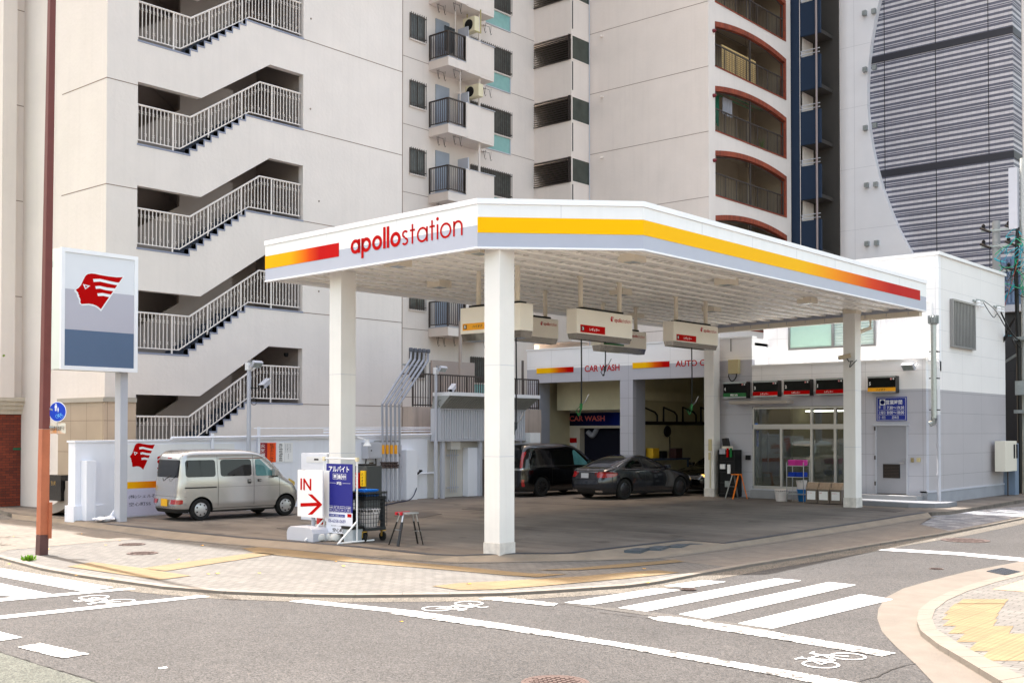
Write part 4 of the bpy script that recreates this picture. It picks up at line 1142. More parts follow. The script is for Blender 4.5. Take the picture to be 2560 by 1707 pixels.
# side face fittings at the right
mb = MB(); mb.tube([(xrr + .3, YS + .5, 0), (xrr + .3, YS + .5, 36)], .06, 8); mb.build('downpipe', m_rail, st)
for k in range(0, 9):
    mb = MB(); mb.box(xrr + .001, xrr + 1.2, YS + 2.5, YS + 8, 4 + k * 3.1, 5.2 + k * 3.1); mb.build('balcony_front', m_stucco, st)

# dark building behind the shop's right end
db = thing('dark_building', 'dark building with a blue louvred top behind the right end of the shop', 'building', (-12.5, 56, 0))
mb = MB(); mb.box(-15.6, -2, 50.5, 51.5, 0, 7.3); mb.build('wall', M_grid('dark_panel', (34, 34, 38), (20, 20, 22), 1.2, 1.6, .4, .03, 'XZ', 0, .15), db)
mb = MB()
for i in range(30): x = -15.4 + i * .16; mb.box(x, x + .08, 50.35, 50.42, 7.7, 9.6)
mb.box(-15.6, -10, 50.42, 50.5, 7.6, 9.7); mb.build('louvre', M('louvre_blue', (104, 124, 152), .5), db)
mb = MB(); mb.box(-15.6, -9, 50.1, 52, 7.3, 7.6); mb.build('deck', m_lgrey, db)
# ================================================================ STATION SHOP
YF, XW, YU = 34.0, -12.7, 35.1       # front wall, right wall, upper storey front
def FP(px, py): return onY(px, py, YF)
shop = thing('service_shop', 'white and grey filling station shop with two garage bays and a small office', 'building', (-20, YF, 0))
ZB1 = FP(1850, 900).z; ZB2 = FP(2317, 971).z           # white over grey, garage and office
zrow = FP(2317, 1030.6).z; rh = zrow - FP(2317, 1083.9).z
m_pw = M_grid('alc_white_x', (244, 243, 243), (214, 213, 213), 1.8, rh, .5, .012, 'XZ', 0, .02, oz=-zrow, bump=.25)
m_pg = M_grid('alc_grey_x', (186, 186, 194), (146, 146, 154), 1.8, rh, .55, .012, 'XZ', 0, .02, oz=-zrow, bump=.25)
m_pwy = M_grid('alc_white_y', (238, 234, 230), (208, 205, 203), 1.8, rh, .5, .012, 'YZ', 0, .02, oz=-zrow, ox=.4, bump=.25)
m_pgy = M_grid('alc_grey_y', (176, 172, 174), (138, 135, 138), 1.8, rh, .55, .012, 'YZ', 0, .02, oz=-zrow, ox=.4, bump=.25)
xg0, xg1, xg2 = FP(1342, 1000).x, FP(1550, 1000).x, FP(1602, 1000).x      # bay edges
xp1, xp2 = FP(1550, 1000).x, FP(1582, 1000).x
xL = FP(1318, 1000).x
xb2 = FP(1800, 1000).x - .0      # right edge of the second bay (behind the column)
xhb = FP(1880, 950).x            # right end of the high block
zop = FP(1550, 950).z
ztopg = onY(1600, 862, YF).z
zhigh = FP(1878, 844).z
xb2 = -20.25
z_lo = FP(2317, 898).z
# --- front walls
g = MB(); w_ = MB()
def fw(m, x0, x1, z0, z1, y0=YF, t=.2): m.box(x0, x1, y0, y0 + t, z0, z1)
fw(g, xL, xg0, 0, ZB1); fw(g, xp1, xp2, 0, ZB1); fw(g, xb2, xhb, 0, ZB1) 
fw(g, xg0, xp1, zop, ZB1); fw(g, xp2, xb2, zop, ZB1)
g.build('grey_front_wall', m_pg, shop)
fw(w_, xL, xhb, ZB1, zhigh)
w_.build('white_front_wall', m_pw, shop)
c = MB(); c.box(xL - .03, xhb + .03, YF - .03, YF + .3, zhigh, zhigh + .06); c.build('parapet_cap', m_white, shop)
# office front with openings
xo0 = FP(1880, 1000).x; xo1 = FP(2190, 1000).x        # glazed front left edge .. beyond column
zg0, zg1 = .30, FP(1882, 1017).z
xd0, xd1 = FP(2188, 1100).x, FP(2270, 1100).x
zd0, zd1 = .28, FP(2230, 1060).z
xgr = FP(2150, 1000).x
g = MB()
fw(g, xhb, xgr, zg1, ZB2); fw(g, xgr, xd0, 0, ZB2); fw(g, xd1, XW, 0, ZB2); fw(g, xd0, xd1, zd1, ZB2); fw(g, xhb, xgr, 0, zg0)
g.build('grey_office_wall', m_pg, shop)
w_ = MB(); fw(w_, xhb, XW, ZB2, z_lo); w_.build('white_office_wall', m_pw, shop)
# right wall, white above grey
YEND = onX(2513, 900, XW).y
zup = onX(2346, 637, XW).z
g = MB(); g.box(XW - .2, XW, YF + .2, YEND, .35, ZB2); g.build('grey_side_wall', m_pgy, shop)
w_ = MB(); w_.box(XW - .2, XW, YF + .2, YEND, ZB2, z_lo); w_.box(XW - .2, XW, YU + .2, YEND, z_lo, zup); w_.build('white_side_wall', m_pwy, shop)
w_ = MB(); w_.box(FP(1880, 900).x - .15, XW, YU, YU + .2, z_lo - .3, zup); w_.box(xhb - .15, xhb, YF + .2, YU, z_lo - .5, zhigh)
w_.build('white_upper_wall', m_pw, shop)
c = MB(); xu0 = onY(1990, 660, YU).x - 3
c.box(FP(1880, 900).x - .2, XW + .06, YU - .06, YU + .3, zup, zup + .1); c.box(XW - .3, XW + .058, YU + .3, YEND + .05, zup, zup + .098)
c.build('parapet_cap', m_white, shop)
c = MB(); c.box(xhb, XW + .03, YF - .03, YF + .25, z_lo, z_lo + .05); c.build('low_parapet_cap', m_white, shop)
c = MB(); c.box(xhb, XW - .2, YF + .2, YU, z_lo - .25, z_lo - .12); c.box(FP(1880, 900).x - .15, XW - .205, YU + .2, YEND, zup - .2, zup - .1); c.build('roof', m_lgrey, shop); c = MB(); c.box(xhb, XW - .2, YF + .2, YU, z_lo - .119, z_lo - .10); c.build('low_roof_bounce_sheet', m_white, shop); c = MB(); c.box(xL, xhb, YF + .2, YF + 9, zhigh - .25, zhigh - .15)  # white sheet added on the low roof to bounce sun onto the upper wall
c.build('roof', m_lgrey, shop)
c = MB(); c.box(XW - .15, XW + .03, YF - .03, YEND, 0, .35); c.build('plinth', M('plinth_grey', (150, 152, 158), .8, var=.08), shop)
c = MB(); c.box(XW - .2, XW + .045, YF - .0, YEND - .3, .352, .40); c.build('sill_strip', m_lgrey, shop)
# garage interior
m_olive = M('garage_inside', (208, 200, 166), .8, var=.06)
c = MB()
c.box(xL, xL + .1, YF + .2, YF + 8.5, 0, zhigh - .3); c.box(xL, xhb, YF + 8.4, YF + 8.5, 0, zhigh - .3); c.box(xhb - .1, xhb - .005, YF + .2, YF + 8.4, 0, zhigh - .3); c.box(xL + .1, xhb - .1, YF + .2, YF + 8.4, zhigh - .35, zhigh - .3)
c.box(xp1 + .1, xp1 + .2, YF + .8, YF + 8.4, 0, zhigh - .4)
c.box(xg0 - .02, xp1 + .1, YF + 1.3, YF + 1.4, 3.05, zhigh - .4)
c.box(xp1 + .2, xp1 + .5, YF + .8, YF + 8.4, onX(1603, 1000, xp1 + .5).z, onX(1603, 977, xp1 + .5).z)
c.build('garage_lining', m_olive, shop)
c = MB(); c.box(xp1 + .0, xp1 + .06, YF + .2, YF + .8, 0, zop); c.box(xp2 - .06, xp2, YF + .2, YF + .8, 0, zop); c.box(xg0, xg0 + .001, YF + .2, YF + .8, 0, zop); c.build('bay_jamb', m_grey, shop)
# coloured stripes and words
def gstrip(name, x0, x1, z0, z1, y, stops, t=.02):
    m = MB(); m.box(x0, x1, y - t, y, z0, z1); return m.build(name, M_ramp('grad_%s' % name, stops, 'X'), shop)
YEL, ORG, RED_ = (250, 190, 16), (220, 90, 14), (184, 4, 5)
gst = [(0, YEL), (.35, YEL), (.62, ORG), (.85, RED_), (1, RED_)]
m_gs = M_ramp('stripe_gradient', gst, 'X')
for (xa, ya, xb_, yb_2) in ((1342, 921, 1434, 934), (1582, 907, 1674, 921)):
    p0, p1 = FP(xa, yb_2), FP(xb_, ya)
    m = MB(); m.box(p0.x, p1.x, YF - .02, YF - .001, FP(xa, yb_2).z, FP(xa, ya).z + .0); m.build('colour_stripe', m_gs, shop)
m = MB(); p = FP(1462, 930); q = FP(1549, 912); text(m, 'CAR WASH', (p.x, YF - .004, p.z), UX, UZ, w=q.x - p.x, h=FP(1462, 914).z - p.z, bold=.018, t=.004); m.build('lettering', m_red, shop)
m = MB(); p = FP(1689, 917); text(m, 'AUTO CARE', (p.x, YF - .004, p.z), UX, UZ, w=(FP(1760, 917).x - p.x) * 1.52, h=FP(1689, 902).z - p.z, bold=.018, t=.004); m.build('lettering', m_red, shop)
# upper window of the office
a, b = onY(1972, 875, YU), onY(2190, 780, YU)
zt_ = onY(1972, 700, YU).z; zb_ = onY(1972, 876, YU).z; xm = onY(2083, 800, YU).x
f = MB(); f.box(a.x, b.x, YU - .05, YU + .02, zb_, zb_ + .07); f.box(a.x, a.x + .07, YU - .05, YU + .02, zb_ + .07, zt_); f.box(b.x - .07, b.x, YU - .05, YU + .02, zb_ + .07, zt_); f.box(xm - .05, xm + .05, YU - .05, YU + .02, zb_ + .07, zt_); f.box(a.x, b.x, YU - .05, YU + .02, zt_, zt_ + .07)
wd = f.build('window', m_steel, shop)
f = MB(); f.box(a.x + .07, xm - .05, YU - .02, YU - .003, zb_ + .07, zt_); f.build('pane', M('glass_pale_green', (172, 206, 192), .12, var=.03, spec=.8), wd)
f = MB()
n = 26
for i in range(n):
    z = zb_ + .07 + (zt_ - zb_ - .07) * i / n; f.hexa([(xm + .05, YU - .035, z), (b.x - .07, YU - .035, z), (b.x - .07, YU - .005, z + .03), (xm + .05, YU - .005, z + .03), (xm + .05, YU - .035, z + .012), (b.x - .07, YU - .035, z + .012), (b.x - .07, YU - .005, z + .042), (xm + .05, YU - .005, z + .042)])
f.box(xm + .05, b.x - .07, YU - .004, YU - .001, zb_ + .07, zt_)
f.build('blind', M('blind_green', (196, 212, 206), .5, var=.02), wd)
# barred window on the side wall
a = onX(2374, 747, XW); b = onX(2431, 870, XW); y0, y1 = a.y, b.y; z1_, z0_ = onX(2374, 747, XW).z, onX(2374, 867, XW).z
f = MB(); f.box(XW, XW + .12, y0, y1, z1_ - .06, z1_); f.box(XW, XW + .12, y0, y1, z0_, z0_ + .06); f.box(XW, XW + .12, y0, y0 + .07, z0_ + .06, z1_ - .06); f.box(XW, XW + .12, y1 - .07, y1, z0_ + .06, z1_ - .06)
wd = f.build('window', M('frame_taupe', (150, 148, 146), .4, metal=.4), shop)
f = MB(); f.box(XW, XW + .02, y0 + .07, y1 - .07, z0_ + .06, z1_ - .06); f.build('pane', M('glass_frosted', (196, 200, 196), .3, var=.05), wd)
f = MB()
for i in range(15): y = y0 + .1 + (y1 - y0 - .2) * i / 14; f.box(XW + .07, XW + .1, y - .022, y + .022, z0_ + .06, z1_ - .06)
f.build('window_bars', MATS['frame_taupe'], wd)
# office glazing : frame, panes, room behind
m_alu = M('aluminium', (186, 184, 180), .35, metal=.5, var=.03)
xs_ = [FP(v, 1100).x for v in (1882, 1952, 2028, 2087, 2150)]
zt = FP(1882, 1018).z; ztr = FP(1882, 1065).z
f = MB()
f.box(xs_[0], xs_[-1], YF + .02, YF + .12, zt - .06, zt); f.box(xs_[0], xs_[-1], YF + .02, YF + .12, ztr - .1, ztr + .06); f.box(xs_[0], xs_[-1], YF + .02, YF + .12, zg0, zg0 + .1)
for x in xs_:
    f.box(x - .04, x + .04, YF + .01, YF + .13, zg0 + .1, ztr - .1); 
for x in (xs_[0], xs_[2], xs_[3], xs_[4]): f.box(x - .04, x + .04, YF + .01, YF + .13, ztr + .06, zt - .06)
gl = f.build('glazed_front', m_alu, shop)
m_win = M('office_glass', (225, 235, 230), .01, var=0, spec=1, trans=0.96, ior=1.6)
for i in range(4):
    f = MB(); f.box(xs_[i] + .04, xs_[i + 1] - .04, YF + .06, YF + .07, zg0 + .1, ztr - .1); f.build('pane', m_win, gl)
f = MB(); f.box(xs_[0] + .04, xs_[2] - .04, YF + .06, YF + .07, ztr + .06, zt - .06); f.build('pane', m_win, gl)
f = MB(); f.box(xs_[2] + .04, xs_[3] - .04, YF + .06, YF + .07, ztr + .06, zt - .06); f.build('pane', m_win, gl)
f = MB(); f.box(xs_[3] + .04, xs_[4] - .04, YF + .06, YF + .07, ztr + .06, zt - .06); f.build('pane', m_win, gl)
m_room = M('office_wall', (120, 114, 84), .8, var=.04)
r = MB()
r.box(xhb, XW - .25, YF + 4, YF + 4.1, .25, 3.4); r.box(xhb + .01, xhb + .1, YF + .2, YF + 4, .25, 3.4); r.box(xs_[1] - .1, xs_[1] - .02, YF + .9, YF + 4, .25, 3.4); r.box(xhb, XW - .25, YF + .2, YF + 4, 3.3, 3.4); r.box(xhb, XW - .25, YF + .2, YF + 4, .2, .25)
r.box(XW - .3, XW - .25, YF + .2, YF + 4, .25, 3.4)
r.build('office_room', m_room, shop)
r = MB(); r.box(xs_[1] + .1, xs_[3], YF + 1.6, YF + 1.68, zt - .14, zt - .1); r.build('ceiling_lamp', M('lamp_tube', (255, 252, 240), .5, var=0, emit=2.2), shop)
r = MB(); r.box(xs_[2] + .1, xs_[3] + .6, YF + 2.6, YF + 3.2, .25, 1.15); r.build('office_counter', m_dark, shop)
r = MB(); r.box(xs_[2] + .9, xs_[3] + .8, YF + 3.9, YF + 3.98, 1.9, 2.7); r.build('notice_board', M('board_navy', (24, 36, 70), .5), shop)
r = MB(); r.box(xs_[0] + .05, xs_[0] + .16, YF + .03, YF + .055, ztr - .02, ztr + .1); r.build('sticker', M('sticker_blue', (10, 110, 200), .5, var=0), shop)
r = MB(); r.box(xs_[0] + .10, xs_[0] + .18, YF + .075, YF + .08, 1.7, 2.25); r.build('sticker', m_blue, shop)
# step, door, canopy strip above the office door
s = MB(); s.box(xhb + .05, xd0 - .6, YF - .25, YF, 0, .26); s.build('entrance_step', M('step_grey', (150, 150, 152), .8, var=.08), shop)
s = MB()
dr0 = MB(); dr0.box(xd0 + .05, xd1 - .05, YF - .02, YF + .05, zd0 + .02, zd1 - .05)
dd = dr0.build('door', M('door_grey2', (150, 150, 156), .45, var=.02), shop)
f = MB(); f.box(xd0, xd0 + .05, YF - .04, YF + .02, zd0, zd1); f.box(xd1 - .05, xd1, YF - .04, YF + .02, zd0, zd1); f.box(xd0 - .05, xd1 + .05, YF - .07, YF + .02, zd1 - .05, zd1 + .02); f.build('door_frame', m_lgrey, dd)
p, q = FP(2209, 1161), FP(2251, 1195)
f = MB(); f.box(p.x, q.x, YF - .045, YF - .021, q.z, p.z); f.box(p.x, q.x, YF - .05, YF - .02, p.z, p.z + .02); v_ = f.build('vent', M('vent_back', (28, 24, 22), .7), dd)
f = MB()
for i in range(9):
    z = q.z + .02 + (p.z - q.z - .04) * i / 8; f.box(p.x + .03, q.x - .03, YF - .06, YF - .046, z - .012, z + .012)
f.build('louvre', M('vent_dark', (60, 50, 44), .6), v_)
p = FP(2261, 1158); f = MB(); f.tube([(p.x, YF - .03, p.z), (p.x, YF - .08, p.z)], .02, 8); f.tube([(p.x, YF - .08, p.z), (p.x - .14, YF - .08, p.z)], .012, 6); f.tube([(p.x, YF - .03, p.z + .1), (p.x, YF - .045, p.z + .1)], .022, 8); f.build('handle', m_steel, dd)
for zz in (.6, 1.4, 2.3): 
    f = MB(); f.box(xd0 - .01, xd0 + .03, YF - .06, YF - .041, zz - .06, zz + .06); f.build('hinge', m_bronze, dd)
# door step : low curved kerb island
s = MB()
xe = onZ(2372, 1270, .12)
s.prism([(xgr - .1, YF - 1.55, 0), (XW + .1, YF - 1.7, 0), (XW + .75, YF - 1.4, 0), (XW + .95, YF - .9, 0), (XW + .9, YF, 0), (xgr - .1, YF, 0)], (0, 0, .14))
struct(s.build('shop_island', M('island_kerb', (120, 122, 127), .7, var=.06), None, bevel=.02))
s = MB(); s.box(xgr + .2, XW - .1, YF - .55, YF - .001, .141, .27); s.build('door_step', MATS['step_grey'], shop)
# white steel strip above the entrance
p, q = FP(1841, 1011), FP(1984, 1000)
s = MB(); s.box(p.x, q.x, YF - .5, YF, p.z, FP(1841, 1005).z + .02); tag(s.build('awning', M('awning_taupe', (178, 168, 158), .5)), 'thin flat steel awning over the office entrance', 'awning')
# ---- wall mounted price boards
def board(px0, px1, py0, py1, num, word, colr, label, wl=True, hidden=False):
    a, b = FP(px0, py1), FP(px1, py0)
    w2, h2 = b.x - a.x, onY(px0, py0, YF).z - a.z
    y = YF - .30
    t = thing('price_board', label, 'price board', (a.x, y, a.z), group='price boards along the shop wall')
    m = MB(); m.box(a.x, a.x + w2, y + .01, YF - .002, a.z, a.z + h2); m.build('case', m_black, t, bevel=.01)
    m = MB(); m.box(a.x + .01, a.x + w2 - .01, y - .002, y + .009, a.z + h2 * .32, a.z + h2 * .88); m.build('screen', M('led_screen', (6, 10, 11), .25, var=.2, scale=8, spec=.15), t)
    m = MB(); m.box(a.x, a.x + w2, y - .01, y + .009, a.z + h2 * .9, a.z + h2); m.box(a.x, a.x + w2, y - .01, y + .009, a.z, a.z + h2 * .08); m.build('trim', m_galv, t)
    m = MB(); m.box(a.x, a.x + w2, y - .006, y + .009, a.z + h2 * .085, a.z + h2 * .31); bd = m.build('fuel_band', colr, t)
    m = MB(); text(m, word, (a.x + w2 * .32, y - .006, a.z + h2 * .12), UX, UZ, w=w2 * .32, h=h2 * .14, bold=.01); m.build('lettering', m_klet if colr is m_amber else m_wlet, bd)
    m = MB(); text(m, num, (a.x + w2 * .05, y - .002, a.z + h2 * .46), UX, UZ, w=w2 * (.07 if num != '1' else .035), h=h2 * .2, bold=.03); m.build('number', m_wlet, t)
    m = MB(); m.box(a.x + w2 * .82, a.x + w2 * .87, y - .008, y - .003, a.z + h2 * .77, a.z + h2 * .87); m.build('badge', M('badge_pink', (220, 150, 150), .5, var=0), t)
    m = MB(); m.disc((a.x + w2 * .93, y - .003, a.z + h2 * .82), (0, -1, 0), h2 * .05, 12, .004); m.build('badge', m_wlet, t)
board(1819, 1876, 956, 996, '4', '軽油', m_green, 'black price board with a green band and the number 4, leftmost on the shop wall')
board(1893, 1954, 953, 993, '3', 'レギュラー', m_red, 'black price board with a red band and the number 3 over the office door')
board(1970, 2034, 950, 990, '2', 'レギュラー', m_red, 'black price board with a red band and the number 2 over the office windows')
board(2050, 2118, 947, 988, '1', 'レギュラー', m_red, 'black price board with a red band and the number 1 partly behind the right column')
board(2179, 2248, 942, 983, '5', 'ハイオク', m_amber, 'black price board with a yellow band and the number 5 above the blue hours sign')
# ---- opening hours sign
a, b = FP(2192, 1052), FP(2267, 991)
t = thing('hours_sign', 'blue opening hours sign in white letters above the grey door', 'sign', (a.x, YF - .03, a.z))
W, Hh = b.x - a.x, b.z - a.z; y = YF - .03
m = MB(); m.box(a.x, b.x, y, YF - .001, a.z, b.z); m.build('panel', m_blue, t)
m = MB(); e = .025
for x0, x1, z0, z1 in ((a.x + e, b.x - e, a.z + e, a.z + e + .008), (a.x + e, b.x - e, b.z - e - .008, b.z - e), (a.x + e, a.x + e + .008, a.z + e + .008, b.z - e - .008), (b.x - e - .008, b.x - e, a.z + e + .008, b.z - e - .008)): m.box(x0, x1, y - .003, y - .0005, z0, z1)
for fz in (.24, .44): m.box(a.x + W * .06, b.x - W * .06, y - .003, y - .0005, a.z + Hh * fz, a.z + Hh * fz + .005)
m.build('border', m_wlet, t)
m = MB()
text(m, '営業時間', (a.x + W * .32, y, a.z + Hh * .68), UX, UZ, w=W * .54, h=Hh * .19, bold=.015)
text(m, '平　日', (a.x + W * .08, y, a.z + Hh * .49), UX, UZ, w=W * .22, h=Hh * .13)
text(m, '7:30〜19:30', (a.x + W * .36, y, a.z + Hh * .48), UX, UZ, w=W * .56, h=Hh * .13, bold=.01)
text(m, '土曜日', (a.x + W * .08, y, a.z + Hh * .28), UX, UZ, w=W * .22, h=Hh * .13)
text(m, '8:00〜18:00', (a.x + W * .36, y, a.z + Hh * .28), UX, UZ, w=W * .56, h=Hh * .13, bold=.01)
text(m, '日・祝日', (a.x + W * .08, y, a.z + Hh * .08), UX, UZ, w=W * .22, h=Hh * .13)
text(m, '定休日', (a.x + W * .52, y, a.z + Hh * .08), UX, UZ, w=W * .22, h=Hh * .13)
m.build('lettering', m_wlet, t)
m = MB(); cx, cz = a.x + W * .21, a.z + Hh * .78; s = Hh * .12
m.box(cx - s, cx + s, y - .003, y - .0005, cz - s, cz + s); ic = m.build('clock_icon', m_wlet, t)
m = MB(); m.lathe((cx, y - .004, cz), [(s * .8, 0), (s * .8, -.003), (s * .66, -.003), (s * .66, 0)], 20, (0, 1, 0)); m.box(cx - .006, cx + .006, y - .007, y - .004, cz, cz + s * .55); m.box(cx, cx + s * .45, y - .007, y - .004, cz - .006, cz + .006); m.build('clock_hands', m_blue, ic)
# ---- pipes on the corner, flue, junction bits
t = thing('exhaust_flue', 'tall galvanised flue with a cowl at the corner of the shop', 'flue', (XW + .25, YF + .05, 1.9))
c0 = onX(2335, 1000, XW + .25); yy = YF + .1
xf_ = XW + .22; zt = onY(2335, 800, yy).z; zb = onY(2335, 1050, yy).z
fx = onY(2334, 900, YF - .25).x; yy = YF - .25
zt = onY(2334, 812, yy).z; zb = onY(2334, 1045, yy).z
m = MB(); m.tube([(fx, yy, zb), (fx, yy, zt)], .085, 14); m.build('pipe', M('spiral_duct', (186, 192, 190), .35, metal=.6, var=.1, scale=14, bump=.6, bscale=26), t, smooth=True)
m = MB(); m.tube([(fx, yy, zb), (fx - .02, yy, zb - .12), (fx - .12, yy - .05, zb - .17)], .095, 14); m.build('elbow', m_galv, t, smooth=True)
m = MB()
m.lathe((fx, yy, zt), [(.1, 0), (.13, .05), (.13, .22), (.1, .27)], 12)
for i in range(12):
    a_ = 2 * math.pi * i / 12; m.box(fx + .14 * math.cos(a_) - .015, fx + .14 * math.cos(a_) + .015, yy + .14 * math.sin(a_) - .015, yy + .14 * math.sin(a_) + .015, zt + .04, zt + .28)
m.build('cowl', m_galv, t)
m = MB()
for z in (zb + .25, (zt + zb) / 2 - .2, (zt + zb) / 2 + .6): m.box(fx - .14, fx + .1, yy - .01, YF, z - .015, z + .015)
m.build('bracket', m_dark, t)
dx = onY(2347, 1150, YF - .2).x; 
t = thing('downpipe', 'grey rainwater downpipe standing in front of the shop corner', 'pipe', (dx, YF - .2, .14))
m = MB(); m.tube([(dx, YF - .2, .14), (dx, YF - .2, zb + .1)], .055, 10); m.build('pipe', m_lgrey, t, smooth=True)
m = MB()
for z in (.9, 1.75): m.tube([(dx, YF - .2, z), (dx, YF - .2, z + .05)], .068, 10)
m.build('clamp', m_lgrey, t)
m = MB()
for k, y in enumerate((YF + .75, YF + .83, YF + .91)):
    zt_ = 4.55 - k * .1; m.tube([(XW + .08, YF - .1, zt_ - .0), (XW + .08, y, zt_), (XW + .08, y, 2.45), (XW + .08, y - .12, 2.43)], .018, 6)
tag(m.build('conduit', m_white), 'thin white conduits turning down the side wall of the shop', 'conduits')
m = MB()
for k in range(6):
    x = onY(2200 + k * 13, 800, YU).x; m.tube([(x, YU - .08, 6.2), (x, YU - .08, z_lo + .25), (x, YU - .3, z_lo + .12)], .022, 6)
m.tube([(onY(2200, 800, YU).x, YU - .3, z_lo + .12), (XW, YU - .3, z_lo + .12)], .03, 6)
tag(m.build('roof_pipe', m_white), 'row of thin white pipes running up the upper wall from the low roof', 'pipes')
m = MB(); x = onY(2330, 700, YU).x; m.tube([(x - .6, YU - .06, 6.25), (x - .02, YU - .06, 6.25), (x, YU - .06, 6.2), (x, YU - .06, 4.5)], .03, 8)
tag(m.build('vent_pipe', m_white), 'white bent pipe on the upper wall near the shop corner', 'pipe')
# flood light and camera
def floodlight(c, d, label, sc=1.0):
    t = thing('floodlight', label, 'floodlight', c); c = Vector(c); d = Vector(d).normalized(); s_ = d.cross(UZ).normalized(); u_ = s_.cross(d)
    m = MB(); h = .11 * sc; ww = .2 * sc
    q = lambda i, j, k: c + s_ * i + u_ * j + d * k
    m.hexa([q(-ww, -h, -.06), q(ww, -h, -.06), q(ww, -h, .06), q(-ww, -h, .06), q(-ww, h, -.04), q(ww, h, -.04), q(ww, h, .05), q(-ww, h, .05)]); m.build('housing', m_lgrey, t, bevel=.008)
    m = MB(); m.hexa([q(-ww * .85, -h * .8, .062), q(ww * .85, -h * .8, .062), q(ww * .85, -h * .8, .07), q(-ww * .85, -h * .8, .07), q(-ww * .85, h * .8, .053), q(ww * .85, h * .8, .053), q(ww * .85, h * .8, .061), q(-ww * .85, h * .8, .061)]); m.build('glass', M('lamp_glass', (150, 158, 155), .1, var=.2, scale=12), t)
    m = MB(); m.bar(c - s_ * (ww + .02), c - s_ * (ww + .02) - d * .14, .012, .03); m.bar(c + s_ * (ww + .02), c + s_ * (ww + .02) - d * .14, .012, .03); m.bar(c - s_ * (ww + .02) - d * .14, c + s_ * (ww + .02) - d * .14, .012, .03); m.build('bracket', m_steel, t)
    return t
c = FP(2277, 917); floodlight((c.x, YF - .18, c.z), (-.2, -1, -.9), 'floodlight on the white wall right of the hours sign, above its door')
def cctv(c, d, label, L=.34, r=.055, col=None):
    t = thing('security_camera', label, 'security camera', c); c = Vector(c); d = Vector(d).normalized(); s_ = d.cross(UZ).normalized(); u_ = s_.cross(d)
    q = lambda i, j, k: c + s_ * i + u_ * j + d * k
    m = MB(); m.hexa([q(-r, -r, -L / 2), q(r, -r, -L / 2), q(r, -r, L / 2), q(-r, -r, L / 2), q(-r, r, -L / 2), q(r, r, -L / 2), q(r, r, L / 2), q(-r, r, L / 2)]); m.build('body', col or m_lgrey, t, bevel=.012)
    m = MB(); r2 = r * 1.15; m.hexa([q(-r2, r + .004, -L / 2 - .02), q(r2, r + .004, -L / 2 - .02), q(r2, r + .004, L / 2 + .06), q(-r2, r + .004, L / 2 + .06), q(-r2, r + .012, -L / 2 - .02), q(r2, r + .012, -L / 2 - .02), q(r2, r + .012, L / 2 + .06), q(-r2, r + .012, L / 2 + .06)]); m.build('sunshield', col or m_lgrey, t)
    m = MB(); m.tube([q(0, 0, L / 2), q(0, 0, L / 2 + .02)], r * .8, 12); m.build('lens', m_black, t)
    m = MB(); m.tube([q(0, -r, -.05), q(0, -r - .1, -.08), q(0, -r - .12, -.2)], .016, 6); m.build('arm', m_dark, t)
    return t
c = FP(1800, 1240)
# ================================================================ CANOPY
def zbot(p): return 5.48 + .010 * (p[1] - 15.2)
def CP(px, py, dz=0.0):      # point on the slightly rising underside
    z = 5.48
    for _ in range(8):
        p = onZ(px, py, z + dz); z = zbot(p)
    return Vector((p.x, p.y, z + dz))
C0, C1, C2, C3 = CP(663, 705.4), CP(1193.6, 621.2), CP(1608, 626.7), CP(2316, 779.4)
C4 = Vector((C0.x + (C3.x - C2.x), C0.y + (C3.y - C2.y) * 1.215, 0)); C4.z = zbot(C4)  # far left corner stretched back to keep a sun streak off the forecourt
cp = thing('filling_station_canopy', 'large white canopy with yellow to red stripe over the forecourt', 'canopy', (-16, 22, 0))
FH_ = .90
ring_ = [C0, C1, C2, C3, C4]
def off(a, b, d): 
    t = (b - a).normalized(); return Vector((t.y, -t.x, 0)) * d
outer = {}
def fascia(a, b, name, zlo, zhi, mat, d0, d1, ext0=0, ext1=0, at0=0.0, at1=1.0):
    t = (b - a).normalized(); n = off(a, b, 1)
    A = a.lerp(b, at0) - t * ext0; B = a.lerp(b, at1) + t * ext1
    m = MB()
    m.hexa([A + n * d0 + UZ * zlo, A + n * d1 + UZ * zlo, B + n * d1 + UZ * zlo, B + n * d0 + UZ * zlo,
            A + n * d0 + UZ * zhi, A + n * d1 + UZ * zhi, B + n * d1 + UZ * zhi, B + n * d0 + UZ * zhi])
    return m.build(name, mat, cp)
m_fw = M('fascia_white', (238, 238, 238), .35, var=.015, scale=1.5, streak=.05)
m_cap = M('fascia_cap', (244, 244, 246), .4, var=.01)
for i in range(4):
    a, b = ring_[i], ring_[i + 1]
    fascia(a, b, 'fascia_panel', .42, .80, m_fw, -.09, 0.0)
    fascia(a, b, 'fascia_grey_band', .035, .418, m_grayband, -.09, 0.0)
    fascia(a, b, 'fascia_lower_edge', 0.0, .033, m_cap, -.10, .012)
    fascia(a, b, 'fascia_cap', .802, .90, m_cap, -.10, .025, .01, .01)
fascia(C4, C0, 'fascia_panel', 0.03, .9, m_fw, -.09, 0)
def tpos(a, b, px, zrel):   # parameter along a-b where image column px falls
    lo, hi = 0.0, 1.0
    def colx(t):
        p = a.lerp(b, t) + UZ * zrel - CAM; return PX + F * p.dot(RIGHT) / p.dot(FWD)
    for _ in range(40):
        mid = (lo + hi) / 2
        if colx(mid) < px: lo = mid
        else: hi = mid
    return lo
RED_ = (190, 3, 4)
